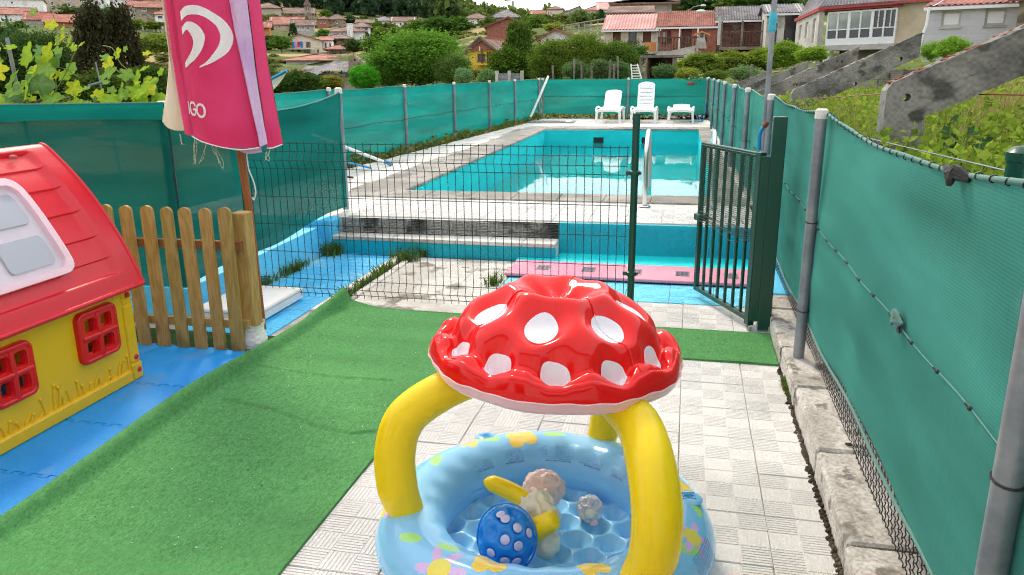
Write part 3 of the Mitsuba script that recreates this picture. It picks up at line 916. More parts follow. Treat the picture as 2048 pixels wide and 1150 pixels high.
px = [-2.375, -2.485, -2.600, -2.712, -2.832, -2.955, -3.075, -3.20, -3.32]
for k, x in enumerate(px):
    lean = rnd.uniform(-.012, .012)
    obj('picket', move(picket(.070 + rnd.uniform(-.003, .003), .80 + rnd.uniform(-.008, .008)), x, 3.655 + .025 * (x + 2.4), .012, ry=lean), 'pine' if k % 3 else 'pine_green', pf, smooth=25)
for z in (.16, .605):
    obj('rail', hullbox([[-3.45, 3.652, z - .022], [-2.31, 3.679, z - .022], [-2.31, 3.712, z - .022], [-3.45, 3.685, z - .022], [-3.45, 3.652, z + .024], [-2.31, 3.679, z + .024], [-2.31, 3.712, z + .024], [-3.45, 3.685, z + .024]]), 'rail_wood' if z > .3 else 'pine', pf)
obj('end_post', cbox(-2.368, -2.285, 3.712, 3.795, .0, .780, .006), 'pine', pf, smooth=25)
fw = thing('foam_wrap', 'white crinkled foam strip wrapped round the foot of the picket post', 'foam')
m = grid(lambda u, v: (-2.3265 + (.055 + .006 * np.sin(v * 7) + .004 * (fb(np.stack([u * 14, v * 22, u * 0], -1)) - .5) * 3) * np.sign(np.cos(u * 2 * math.pi)) * np.abs(np.cos(u * 2 * math.pi)) ** .5,
                       3.752 + (.058 + .006 * np.sin(v * 7) + .012 * (fb(np.stack([u * 14 + 3, v * 22, u * 0], -1)) - .5)) * np.sign(np.sin(u * 2 * math.pi)) * np.abs(np.sin(u * 2 * math.pi)) ** .5,
                       .014 + v * (.140 + .006 * np.sin(u * 12))), 60, 30, closed_u=True)
obj('wrap', m, 'foam_white', fw, smooth=30)
pb = thing('foam_block', 'white polystyrene box lid lying on the blue floor behind the pickets', 'box')
b = cbox(-2.96, -2.515, 4.12, 4.72, .012, .088, .008)
obj('block', move(b, 0, 0, 0), 'foam_white', pb, smooth=30)
obj('rim_groove', cat_([box(-2.963, -2.512, 4.117, 4.121, .066, .070), box(-2.516, -2.512, 4.121, 4.723, .066, .070)]), 'wall_grey', pb)

# ------------------------------------------------------------------ toy house
th = thing('toy_house', 'yellow plastic toy house with red curved roof and skylight', 'toy house')
FX, YE, ZB = -2.667, 3.235, .014
YW = 1.25                                                        # near end, outside the frame
wins = [(2.845, 3.100, .205, .455), (2.365, 2.588, .195, .44)]
wallp = sbox(YW, ZB, YE, .53)


def rrect(y0, y1, z0, z1, r):
    return sbox(y0 + r, z0 + r, y1 - r, z1 - r).buffer(r, 6)


wall2 = wallp
for (a, b_, c, d) in wins:
    wall2 = wall2.difference(rrect(a + .025, b_ - .025, c + .025, d - .025, .02))


def frontal(poly, x0, x1):
    """polygon in (y, z), extruded from x0 to x1"""
    m = extrude(poly, x1 - x0)
    v = np.asarray(m.vertices)
    return trimesh.Trimesh(np.stack([x0 + v[:, 2], v[:, 0], v[:, 1]], 1), np.asarray(m.faces), process=False)


obj('front_wall', frontal(wall2, FX - .03, FX), 'toy_yellow', th)
obj('base_ledge', cbox(FX - .03, FX + .022, YW, 3.155, ZB, .075, .008), 'toy_yellow', th, smooth=30)
obj('corner_ledge', cbox(FX - .03, FX + .018, 3.16, YE - .004, ZB, .098, .006), 'toy_yellow', th, smooth=30)
obj('corner_panel', cbox(FX - .01, FX + .010, 3.165, YE - .004, .103, .40, .006), 'toy_yellow', th, smooth=30)
obj('lintel_ridge', cbox(FX - .01, FX + .007, YW, 3.15, .492, .50, .002), 'toy_yellow', th)
# the brick relief under the eave
for (a, b_, c, d) in ((3.055, 3.105, .475, .490), (3.11, 3.15, .455, .47), (3.165, 3.228, .41, .437), (3.165, 3.21, .44, .465)):
    obj('brick_relief', cbox(FX - .01, FX + .005, a, b_, c, d, .002), 'toy_yellow', th)
obj('side_wall', box(FX - .80, FX - .032, YE - .04, YE - .012, ZB, .50), 'toy_yellow', th)
obj('back_wall', box(FX - .83, FX - .80, YW, YE - .012, ZB, .52), 'toy_yellow', th)
obj('side_trim', cat_([cbox(FX - .03, FX - .004, YE - .010, YE + .007, ZB, .52, .004)]), 'toy_lime', th)
for z in (.128, .062, .452):
    obj('rivet', move(revolve([(0, .008), (.009, .007), (.0135, .002), (.0135, -.004)], 14), FX + (.011 if z > .1 else .018), 3.203, z, ry=math.pi / 2), 'toy_red', th, smooth=40)
for (a, b_, c, d) in wins:
    fo = rrect(a, b_, c, d, .04)
    fo = affinity.affine_transform(fo, [1, 0, 0, 1, 0, 0])
    my, mz = (a + b_) / 2, (c + d) / 2
    P = fo
    for sy in (-1, 1):
        for sz in (-1, 1):
            cy, cz = my + sy * (b_ - a) * .20, mz + sz * (d - c) * .21
            P = P.difference(rrect(cy - (b_ - a) * .115, cy + (b_ - a) * .115, cz - (d - c) * .125, cz + (d - c) * .125, .014))
    m1 = frontal(P, FX - .012, FX + .016)
    m2 = frontal(P.buffer(-.006), FX + .016, FX + .024)
    w = obj('window', cat_([m1, m2]), 'toy_window_red', th)
    # rounded beads round the frame and along the bars
    ring = np.array(fo.buffer(-.013).exterior.coords)
    obj('frame_bead', tube([(FX + .018, y, z) for y, z in ring[:-1]], .012, 8, closed=True), 'toy_window_red', w, smooth=60)
    obj('bar_bead', cat_([tube([(FX + .020, my, c + .02), (FX + .024, my, mz), (FX + .020, my, d - .02)], .013, 8), tube([(FX + .020, a + .02, mz), (FX + .024, my, mz), (FX + .020, b_ - .02, mz)], .013, 8)]), 'toy_window_red', w, smooth=60)
# moulded grass and flower stems
for k in range(34):
    y = 1.9 + (3.16 - 1.9) * (k + rnd.uniform(.1, .9)) / 34
    h = rnd.uniform(.035, .115) * (.55 if any(a - .02 < y < b_ + .02 for a, b_, _, _ in wins) else 1.0)
    ln = rnd.uniform(-.03, .03)
    q = obj('moulded_stem', tube(smooth_path([(FX, y, .07), (FX + .002, y + ln * .3, .07 + h * .5), (FX + .001, y + ln, .07 + h)], 8), np.linspace(.0085, .005, 8), 6), 'toy_yellow', th, smooth=60)
    if rnd.random() < .6:
        obj('moulded_bud', move(trimesh.creation.icosphere(subdivisions=1, radius=.0095), FX + .001, y + ln, .07 + h), 'toy_yellow', q, smooth=60)

# curved roof: profile in (x, z), from eave to ridge and down the far side
prof = smooth_path([(-2.598, .500), (-2.640, .610), (-2.715, .765), (-2.835, .955), (-2.97, 1.105), (-3.07, 1.178), (-3.17, 1.105), (-3.31, .955), (-3.43, .765), (-3.50, .61), (-3.54, .50)], 81)


def prof_at(t, off=0.0):
    """point and outward offset of the profile, t 0..1 from front eave to back eave"""
    s = np.asarray(t) * (len(prof) - 1)
    x, z = np.interp(s, np.arange(len(prof)), prof[:, 0]), np.interp(s, np.arange(len(prof)), prof[:, 1])
    tx, tz = np.gradient(prof[:, 0]), np.gradient(prof[:, 1])
    l = np.hypot(tx, tz)
    nx, nz = np.interp(s, np.arange(len(prof)), tz / l), np.interp(s, np.arange(len(prof)), -tx / l)
    return x + off * nx, z + off * nz


RY1 = 3.262


def roof_off(t, y):
    """relief of the front slope: raised border, sunken field with overlapping boards"""
    t, y = np.broadcast_arrays(t, y)
    o = np.zeros(t.shape)
    inside = ((t > .075) & (t < .455) & (y < RY1 - .135 + .0 * t))
    edge = np.clip((RY1 - .135 - y) / .012, 0, 1) * np.clip((t - .075) / .008, 0, 1) * np.clip((.455 - t) / .008, 0, 1)
    s = (t - .075) / .062
    board = (np.ceil(s) - s)
    return -.020 * edge + edge * .009 * board * (s < 6.3)


def roof_f(u, v):
    t = u
    y = YW - .02 + v * (RY1 - YW + .02)
    x, z = prof_at(t, 0)
    x2, z2 = prof_at(t, 1)
    o = np.where(t < .5, roof_off(t, y), 0)
    return x + (x2 - x) * o, y, z + (z2 - z) * o


def roof_sheet(u, v):
    vv = np.where(v < .5, v * 1.0, .5 + (v - .5))
    return roof_f(u, v)


rs = grid(roof_f, 320, 100)
rf = obj('roof', rs, 'toy_red', th, smooth=28)
# inner face and gable edge of the roof shell
tt = np.linspace(0, 1, 81)
xo, zo = prof_at(tt, 0)
xi, zi = prof_at(tt, -.035)
V = np.concatenate([np.stack([xo, 0 * tt + RY1, zo], 1), np.stack([xi, 0 * tt + RY1, zi], 1), np.stack([xi, 0 * tt + YW, zi], 1)])
F = []
for k in range(80):
    F += [[k, k + 1, 81 + k + 1], [k, 81 + k + 1, 81 + k], [81 + k, 81 + k + 1, 162 + k + 1], [81 + k, 162 + k + 1, 162 + k]]
obj('roof_shell', trimesh.Trimesh(V, np.array(F), process=False), 'toy_red', th, smooth=40)
obj('gable_bead', tube([(x, RY1 - .004, z) for x, z in zip(*prof_at(np.linspace(0, .5, 50), -.002))], .010, 10), 'toy_red', th, smooth=60)
obj('eave_bead', tube([(-2.602, YW, .503), (-2.602, RY1 - .004, .503)], .012, 10), 'toy_red', th, smooth=60)
obj('gable_wall', upright(extrude(Polygon([(x, z) for x, z in zip(xi[8:73], zi[8:73])]), .02)).apply_translation([0, YE - .035, 0]), 'toy_yellow', th)
o_ = prof_at(.43, .004)
obj('roof_peg', move(trimesh.Trimesh(np.asarray(trimesh.creation.icosphere(subdivisions=2).vertices) * [.012, .024, .006], trimesh.creation.icosphere(subdivisions=2).faces, process=False), o_[0], 3.02, o_[1], ry=.9), 'trim_red', th, smooth=True)


# skylight: pale frame on the roof slope with four clear panes
def on_roof(poly, off, th_, name, mat, parent, **k):
    """a flat outline in (y, t * 1.72 m) laid on the front slope, densified so that it bends with it"""
    m = extrude(poly, .02)
    m = m.subdivide_to_size(.06)
    v = np.asarray(m.vertices) * [1, 1, 50]
    x, z = prof_at(v[:, 1] / SL, off)
    x2, z2 = prof_at(v[:, 1] / SL, off + th_)
    w = v[:, 2]
    return obj(name, trimesh.Trimesh(np.stack([x + (x2 - x) * w, v[:, 0], z + (z2 - z) * w], 1), m.faces, process=False), mat, parent, smooth=35, **k)


SL = np.hypot(*np.diff(prof, axis=0).T).sum()
ya, yb, ta, tb = 2.16, 2.905, .128 * SL, .362 * SL
outer = rrect(ya, yb, ta, tb, .06)
sk = on_roof(outer.difference(rrect(ya + .035, yb - .035, ta + .03, tb - .03, .045)), -.012, .030, 'skylight', 'toy_frame', th, label='skylight with pale pink frame and four clear panes')
inner = rrect(ya + .035, yb - .035, ta + .03, tb - .03, .045)
on_roof(inner, -.016, .010, 'sheet', 'toy_sheet', sk)
my, mt = (ya + yb) / 2 + .02, (ta + tb) / 2
for sy in (-1, 1):
    for st_ in (-1, 1):
        y0, y1 = (ya + .075, my - .035) if sy < 0 else (my + .035, yb - .075)
        t0, t1 = (ta + .06, mt - .022) if st_ < 0 else (mt + .022, tb - .06)
        on_roof(rrect(y0, y1, t0, t1, .022), -.008, .014, 'pane', 'toy_pane', sk)
# a small toy left inside the house
it = thing('small_toy', 'small pinkish toy lying inside behind the house window', 'toy')
obj('body', move(trimesh.creation.icosphere(subdivisions=2, radius=.045), -2.86, 2.97, .25), 'vinyl_rose', it, smooth=True)
obj('face', move(trimesh.creation.icosphere(subdivisions=2, radius=.028), -2.825, 2.945, .265), 'fabric_red', it, smooth=True)
obj('stool', cbox(-3.0, -2.78, 2.82, 3.1, .014, .205, .01), 'old_wood', it)

# ------------------------------------------------------------------ folded parasol
um = thing('folded_parasol', 'folded pink and red parasol with white swirl print on a wooden pole', 'parasol')
UY = 4.02
obj('pole', tube([(-2.46, UY + .05, .0), (-2.472, UY + .05, .74), (-2.492, UY + .05, 1.10), (-2.54, UY + .05, 2.4)], .0225, 14), 'pole_wood', um, smooth=50)
K = UY / 1560 * 1.0


def UP(zx, zy, dy=0.0):
    return None


# panel edges as (x at top z=1.9, x mid z=1.6, x hem), hem heights, and depths towards the viewer
ZT = 2.05


def panel(name, mat, left, right, yl, yr, bulge, hem, nu=24, nv=40, fold=0.0, label=None):
    """left / right: [(x, z), ...] from top to hem; yl / yr: depth at top and hem; hem(s): extra drop"""
    L_, R_ = np.array(left, float), np.array(right, float)
    tl, tr = np.linspace(0, 1, len(L_)), np.linspace(0, 1, len(R_))

    def f(u, v):
        xl, zl = np.interp(v, tl, L_[:, 0]), np.interp(v, tl, L_[:, 1])
        xr, zr = np.interp(v, tr, R_[:, 0]), np.interp(v, tr, R_[:, 1])
        x = xl + (xr - xl) * u
        z = zl + (zr - zl) * u - hem * np.sin(u * math.pi) * v ** 6
        y0, y1 = yl[0] + (yl[1] - yl[0]) * v, yr[0] + (yr[1] - yr[0]) * v
        y = y0 + (y1 - y0) * u - bulge * np.sin(u * math.pi) + fold * np.sin(u * 9 + v * 2) * v
        y = y + .022 * (fb(np.stack([u * 3 + 7 * bulge, v * 3, u * 0], -1)) - .5) + .010 * (fb(np.stack([u * 8 + 3 * bulge, v * 2.2, u * 0 + 5], -1)) - .5)
        return x, UY + y, z
    m = grid(f, nu, nv)
    obj(name, m, mat, um, smooth=True, label=label)
    return f


# main swirl panel
MAIN = dict(left=[(-2.700, 2.35), (-2.694, 1.9), (-2.676, 1.6), (-2.653, 1.3), (-2.647, 1.172)], right=[(-2.47, 2.35), (-2.375, 1.9), (-2.360, 1.72), (-2.290, 1.28), (-2.268, 1.112)])
panel('red_fold', 'fabric_red', [(-2.735, 2.35), (-2.805, 1.9), (-2.795, 1.6), (-2.775, 1.3), (-2.765, 1.178)], [(-2.705, 2.35), (-2.694, 1.9), (-2.678, 1.6), (-2.655, 1.3), (-2.649, 1.172)], (-.03, -.05), (-.11, -.13), .03, .0)
mainf = panel('swirl_panel', 'fabric_red', MAIN['left'], MAIN['right'], (-.12, -.15), (-.06, -.085), .075, .022, 48, 60)
panel('lilac_fold', 'fabric_lilac', [(-2.475, 2.35), (-2.382, 1.9), (-2.365, 1.72), (-2.297, 1.28), (-2.275, 1.112)], [(-2.42, 2.35), (-2.300, 1.9), (-2.285, 1.55), (-2.262, 1.28), (-2.245, 1.128)], (-.095, -.105), (-.05, -.07), .03, .004, fold=.006)
panel('right_fold', 'fabric_red', [(-2.43, 2.35), (-2.305, 1.9), (-2.29, 1.55), (-2.268, 1.28), (-2.262, 1.10)], [(-2.40, 2.35), (-2.29, 1.9), (-2.275, 1.55), (-2.245, 1.28), (-2.226, 1.112)], (-.03, -.055), (.06, .06), .02, .01)
panel('cream_fold', 'fabric_cream', [(-2.76, 2.35), (-2.842, 1.9), (-2.842, 1.62), (-2.925, 1.38), (-2.975, 1.235)], [(-2.73, 2.35), (-2.80, 1.9), (-2.792, 1.6), (-2.772, 1.3), (-2.768, 1.19)], (.03, .05), (-.025, -.04), .04, .012)
panel('back_cloth', 'fabric_cream', [(-2.76, 2.35), (-2.842, 1.9), (-2.842, 1.62), (-2.925, 1.38), (-2.975, 1.235)], [(-2.40, 2.35), (-2.29, 1.9), (-2.275, 1.55), (-2.245, 1.28), (-2.226, 1.112)], (.035, .055), (.062, .062), -.14, -.02)
panel('inner_fold', 'fabric_cream', [(-2.62, 1.6), (-2.64, 1.4), (-2.655, 1.20), (-2.648, 1.145)], [(-2.58, 1.6), (-2.58, 1.4), (-2.575, 1.25), (-2.560, 1.150)], (-.05, -.06), (-.04, -.05), .01, .0)
panel('inner_fold', 'fabric_lilac', [(-2.60, 1.5), (-2.59, 1.3), (-2.575, 1.165), (-2.44, 1.105)], [(-2.35, 1.5), (-2.33, 1.3), (-2.28, 1.16), (-2.285, 1.083)], (-.06, -.075), (-.06, -.07), .03, .02, fold=.008)
obj('apex_cap', move(revolve([(0, .10), (.06, .07), (.17, -.02), (.20, -.09)], 20), -2.55, UY - .02, 2.42), 'fabric_red', um, smooth=50)


def on_main(x, z):
    """depth of the swirl panel at (x, z)"""
    MLz = np.array(MAIN['left'])
    MRz = np.array(MAIN['right'])
    v = np.interp(-z, -MLz[:, 1], np.linspace(0, 1, len(MLz)))
    for _ in range(30):                                          # solve the panel's own parameters
        xl, xr = np.interp(v, np.linspace(0, 1, 5), MLz[:, 0]), np.interp(v, np.linspace(0, 1, 5), MRz[:, 0])
        u = np.clip((x - xl) / (xr - xl), 0, 1)
        zz = mainf(u, v)[2]
        v = np.clip(v + (zz - z) * .6, 0, 1)
    return mainf(u, v)[1]


def print_on(mesh, name, parent=um):
    m = mesh.subdivide_to_size(.02)
    v = np.asarray(m.vertices).copy()
    y = on_main(v[:, 0], v[:, 2])
    v[:, 1] = y - .0022 + v[:, 1]
    obj(name, trimesh.Trimesh(v, m.faces, process=False), 'print_white', parent)


def UX(zx, zy):                                                  # the print's own drawing units, in metres on the cloth
    return (-2.647 + (zx - 1370) * .000716 - .000016 * (zy - 500), 1.912 - (zy) * .000733)


def arc(pts_o, pts_i):
    o, i = smooth_path([(*UX(*p), 0) for p in pts_o], 50)[:, :2], smooth_path([(*UX(*p), 0) for p in pts_i], 50)[:, :2]
    return Polygon(np.vstack([o, i]))


P = arc([(1376, 130), (1450, 96), (1560, 100), (1680, 180), (1742, 290), (1722, 400), (1640, 475), (1525, 520)], [(1525, 512), (1590, 468), (1655, 385), (1672, 300), (1638, 215), (1550, 160), (1450, 160), (1378, 195)])
print_on(upright(extrude(P, .0008)), 'swirl_print')
P = arc([(1378, 240), (1440, 202), (1520, 218), (1575, 290), (1563, 370), (1500, 455), (1382, 522)], [(1380, 484), (1440, 432), (1485, 360), (1480, 305), (1432, 258), (1378, 292)])
print_on(upright(extrude(P.buffer(0), .0008)), 'swirl_print')
for ch, x0, y0 in (('G', 1372, 858), ('O', 1448, 872)):
    t = meshkit.text_mesh(ch, .0715, .0008, bold=True)
    v = np.asarray(t.vertices).copy()
    v[:, 0] *= .84 if ch == 'G' else .98
    ox, oz = UX(x0, y0)
    v = np.stack([ox + v[:, 0], v[:, 2], oz + v[:, 1]], 1)
    print_on(trimesh.Trimesh(v, np.asarray(t.faces)[:, ::-1], process=False), 'letter')
ox, oz = UX(1366, 850)
print_on(trimesh.Trimesh(*(lambda b: (b.vertices, b.faces))(box(ox, ox + .006, 0, .0008, oz, oz + .068)), process=False), 'letter')
# white piping along the hems, and loose threads
for pts in ([(-2.765, 3.975, 1.178), (-2.705, 3.93, 1.173), (-2.648, 3.888, 1.170)], [(-2.647, 3.862, 1.170), (-2.56, 3.83, 1.142), (-2.44, 3.825, 1.115), (-2.34, 3.85, 1.103), (-2.268, 3.897, 1.110)], [(-2.262, 3.965, 1.10), (-2.245, 4.0, 1.10), (-2.226, 4.07, 1.112)],
            [(-2.575, 3.94, 1.164), (-2.51, 3.92, 1.118), (-2.42, 3.915, 1.094), (-2.285, 3.95, 1.082)]):
    obj('piping', tube(smooth_path(pts, 20), .0035, 5), 'print_white', um)
for x, z, dx, l in ((-2.66, 1.16, -.01, .15), (-2.65, 1.15, -.025, .13), (-2.58, 1.15, -.06, .13), (-2.56, 1.14, .05, .12), (-2.75, 1.18, .03, .06), (-2.23, 1.09, .01, .05), (-2.21, 1.10, -.01, .06), (-2.6, 1.2, -.02, .07), (-2.54, 1.14, .06, .15)):
    for q in range(2):
        obj('thread', tube(smooth_path([(x, 3.9, z), (x + dx * .3 + rnd.uniform(-.01, .01), 3.89, z - l * .4), (x + dx * .6 + rnd.uniform(-.02, .02), 3.89, z - l * .75), (x + dx + rnd.uniform(-.02, .02), 3.885, z - l)], 12), .0010, 4), 'fabric_cream', um)
obj('cord', tube(smooth_path([(-2.44, 4.05, 1.08), (-2.425, 4.03, .98), (-2.40, 4.03, .90), (-2.395, 4.03, .84), (-2.41, 4.03, .80), (-2.425, 4.04, .81)], 20), .004, 5), 'print_white', um)

# ------------------------------------------------------------------ inflatable mushroom pool
ip = thing('inflatable_pool', 'round light blue inflatable paddling pool with printed flowers', 'paddling pool')
CX_, CY_, RR, RT, RH = -.380, 2.150, .412, .106, .112


def ringprint(p, n, uv):
    dx, dy = p.x - CX_, p.y - CY_
    r = dr.sqrt(dx * dx + dy * dy)
    ph = dr.atan2(dy, dx)
    v = dr.atan2(p.z - RH, r - RR) * RH                          # arc round the tube, 0 on the outer equator, upwards
    col = mix((.205, .50, .80), (.24, .545, .83), fbm(p.x * 9, p.y * 9, p.z * 9, 2))

    def local(a, v0, rot):
        d = ph - math.radians(a)
        d = d - 2 * math.pi * dr.floor(d / (2 * math.pi) + .5)
        s, t = d * dr.maximum(r, .2), v - v0
        c_, s_ = math.cos(rot), math.sin(rot)
        return s * c_ + t * s_, t * c_ - s * s_

    def put(mask, c):
        nonlocal col
        col = dr.select(mask, mi.Color3f(c), col)
    # leaves (green ovals)
    for a, v0, rot, l, w in ((222, .135, .5, .042, .017), (238, .19, .3, .036, .016), (250, .07, 1.2, .05, .018), (160, .16, .6, .045, .02), (172, .10, -.5, .05, .018), (95, .17, .2, .040, .018), (128, .17, -.4, .04, .018), (318, .13, .9, .06, .018), (338, .11, -.7, .055, .018), (5, .12, .3, .05, .018), (285, .15, .1, .045, .018), (268, .05, .2, .05, .018), (60, .14, .4, .045, .018)):
        s, t = local(a, v0, rot)
        put((s * s) / (l * l) + (t * t) / (w * w) < 1, (.33, .66, .20))
    # yellow clover shapes
    for a, v0, rot, q in ((258, .20, .3, .050), (112, .185, .2, .055), (138, .15, .9, .04), (335, .19, .2, .05), (20, .16, .5, .05), (300, .20, .1, .045)):
        s, t = local(a, v0, rot)
        for k in range(4):
            x0, y0 = q * .62 * math.cos(k * 1.5708 + .78), q * .5 * math.sin(k * 1.5708 + .78)
            put(dr.square(s - x0) + dr.square(t - y0) < q * q * .26, (.76, .55, .10))
    # purple flowers with a yellow heart
    for a, v0, rot, q in ((243, .115, .3, .082), (345, .115, .1, .070), (140, .12, .2, .05), (100, .10, .1, .05), (300, .08, .1, .08), (195, .07, .4, .06), (40, .10, .2, .06)):
        s, t = local(a, v0, rot)
        rr_ = dr.sqrt(s * s + t * t)
        an = dr.atan2(t, s)
        put(rr_ < q * (.66 + .34 * dr.cos(an * 6)), (.58, .42, .72))
        put(rr_ < q * .42, (.70, .62, .10))
    return col


scene['ring_print'] = {'type': 'twosided', 'b': {'type': 'principled', 'base_color': proc(ringprint), 'roughness': .13, 'specular': .4}}


def ringf(u, v):
    a = u * 2 * math.pi
    b = v * 2 * math.pi + math.pi
    pucker = .004 * np.sin(a * 17) * np.exp(-((v - .15) / .06) ** 2) + .003 * np.sin(a * 23 + 1) * np.exp(-((v - .85) / .05) ** 2) + .003 * (fb(np.stack([np.cos(a) * 6, np.sin(a) * 6, v * 6], -1)) - .5)
    # a slight pinch below the yellow columns
    for t in (198, 78, 314):
        d = np.abs((a - math.radians(t) + math.pi) % (2 * math.pi) - math.pi)
        pucker = pucker - .010 * np.exp(-((d / .20) ** 4)) * np.exp(-((v - .75) / .06) ** 2 * .4)
    rt = RT + pucker
    rad = RR + rt * np.cos(b) * np.where(np.cos(b) < 0, 1.0, 1.06)
    return CX_ + rad * np.cos(a), CY_ + rad * np.sin(a), .002 + RH + (RH + pucker) * np.sin(b)


ring = obj('ring', grid(ringf, 240, 72), 'ring_print', ip, smooth=True)
obj('weld_seam', tube([(CX_ + (RR + .1125) * math.cos(t), CY_ + (RR + .1125) * math.sin(t), .112 + .002 * math.sin(t * 40)) for t in np.linspace(0, 2 * math.pi, 140, endpoint=False)], .003, 5, closed=True), 'floor_vinyl', ip)
# air valves
for a, zz in ((128, .80), (268, .85), (10, .75)):
    t = math.radians(a)
    q = np.array([CX_ + (RR + RT * .35) * math.cos(t), CY_ + (RR + RT * .35) * math.sin(t), .114 + RH * .94])
    vm = revolve([(0, .002), (.012, .003), (.016, .007), (.026, .006), (.040, .001), (.046, -.006)], 20)
    obj('valve', move(vm, *q, rz=t, s=.95), 'floor_vinyl', ip, smooth=40)
    obj('valve_fold', move(cat_([tube([(-.02, k * .008, .006), (.02, k * .009, .006)], .002, 4) for k in (-2, -1, 0, 1, 2)]), *q, rz=t), 'hose_blue', ip)


# inflated floor: a field of star-shaped bubbles between round dimples
def floorf(u, v):
    a = u * 2 * math.pi
    r = v * .372
    x, y = r * np.cos(a), r * np.sin(a)
    P_ = .104
    best = np.full(x.shape, 9.0)
    X_, Y_ = x, y
    for i in range(-6, 7):
        for j in range(-6, 7):
            cx, cy = (i + .5 * (j % 2)) * P_, j * P_ * .866
            best = np.minimum(best, np.hypot(X_ - cx, Y_ - cy))
    h = .040 * np.clip((best - .016) / .036, 0, 1) ** .8
    h = h + .004 * (fb(np.stack([x * 25, y * 25, x * 0], -1)) - .5)
    h = h * np.clip((.36 - r) / .03, 0, 1)
    return CX_ + x, CY_ + y, .035 + h


obj('floor', grid(floorf, 300, 130), 'floor_vinyl', ip, smooth=True)
# fine printed safety notes on the inner wall
ln = []
for a0, a1, rows in ((82, 104, 9), (62, 78, 8), (44, 57, 7), (112, 128, 8), (133, 148, 6)):
    for k in range(rows):
        a = a0 + rnd.uniform(0, 1)
        e = a1 - rnd.uniform(0, 6) if k else a0 + (a1 - a0) * .8
        while a < e:
            wlen = rnd.uniform(.8, 2.6)
            bb = math.radians(150 - k * 3.4)
            hh = .0036 if k == 0 else .0014
            pts = []
            for t in (a, min(a + wlen, e)):
                for db in (-hh / RT / 2, hh / RT / 2):
                    rad = RR + (RT + .0012) * math.cos(bb + db)
                    pts.append([CX_ + rad * math.cos(math.radians(t)), CY_ + rad * math.sin(math.radians(t)), .002 + RH + (RH + .0012) * math.sin(bb + db)])
            ln.append((np.array(pts), np.array([[0, 1, 3], [0, 3, 2]])))
            a += wlen + .45
obj('printed_notes', cat_(ln), 'ink_navy', ip, kind='stuff')
ln = []
for k in range(16):
    for q in range(9):
        bb = math.radians(8 + q * 4.0)
        t0 = -24 + k * .95 + rnd.uniform(-.1, .1)
        pts = []
        for t in (t0, t0 + .7):
            for db in (-.011, .011):
                rad = RR + (RT * 1.06 + .0012) * math.cos(bb + db)
                pts.append([CX_ + rad * math.cos(math.radians(t)), CY_ + rad * math.sin(math.radians(t)), .002 + RH + (RH + .0012) * math.sin(bb + db)])
        ln.append((np.array(pts), np.array([[0, 1, 3], [0, 3, 2]])))
obj('printed_notes', cat_(ln), 'ink_navy', ip, kind='stuff')

# mushroom cap
CC = np.array([-.370, 2.285, .640])
CR = .375
TILT = trimesh.transformations.euler_matrix(math.radians(-1.0), math.radians(2.6), 0)[:3, :3]
# spots as (angle, rho): five high ones, ten round the brim
SP = [(270 + 51.43 * k - 3, .60, .086, .080) for k in range(7)] + [(270 + 30 * k + 9, .865, .062, .050) for k in range(12)]


def cap_h(x, y):
    r = np.hypot(x, y) / CR
    a_ = np.arctan2(y, x)
    dome = .206 * np.clip(1 - (np.clip(r, 0, 1) / .985) ** 4.6, 0, 1)
    brim = .060 * np.sqrt(np.clip(1 - ((r - .945) / .10) ** 2, 0, 1)) * (1 + .20 * np.cos((a_ - math.radians(24 + 270)) * 12))
    base = (dome ** 4 + brim ** 4) ** .25
    base = base + .022 * np.exp(-((r - .40) / .10) ** 2) - .030 * np.exp(-(r / .22) ** 4)        # swollen crown ring round a sunken middle
    base = base + .008 * np.exp(-(r / .26) ** 4) * np.cos(a_ * 5 + 1)
    base = base - .020 * np.exp(-((r - .875) / .035) ** 2)
    for a, q, s, w in SP:
        t = math.radians(a)
        dr_ = x * math.cos(t) + y * math.sin(t) - q * CR
        dt_ = y * math.cos(t) - x * math.sin(t)
        if q < .7:
            base = base - .044 * np.exp(-((dr_ / (w * .84)) ** 2 + (dt_ / (w * .86)) ** 2) ** 1.6)
        else:
            base = base - .046 * np.exp(-((dr_ / (w * .66)) ** 2 + (dt_ / (w * .95)) ** 2) ** 1.6)
    base = base + .009 * (meshkit.noise(np.stack([x * 13, y * 13, x * 0], -1)) - .5)
    # gathered creases at the brim weld
    base = base + .0016 * np.cos(a_ * 46 + 3 * np.cos(a_ * 5)) * np.exp(-((r - .97) / .05) ** 2)
    return base


def capf(u, v):
    a = u * 2 * math.pi
    # v 0..0.86 the top, then round the brim to the underside
    r = np.where(v < .86, v / .86, 1.0 + .06 * np.sin((v - .86) / .14 * math.pi * .5))
    wob = 1 + .010 * np.cos(a * 10 - math.radians(15) * 10) + .006 * np.sin(a * 3)
    x, y = CR * np.minimum(r, 1) * np.cos(a), CR * np.minimum(r, 1) * np.sin(a)
    h = cap_h(x, y)
    ex = np.maximum(r - 1, 0) / .06
    h = h * np.where(r > 1, np.sqrt(np.clip(1 - ex ** 2, 0, 1)), 1)
    rr_ = CR * np.where(r > 1, 1 + .05 * ex, r)
    p = np.stack([rr_ * wob * np.cos(a), rr_ * wob * np.sin(a), h], -1) @ TILT.T + CC
    return p[..., 0], p[..., 1], p[..., 2]


TI = [[float(q) for q in r] for r in TILT.T]


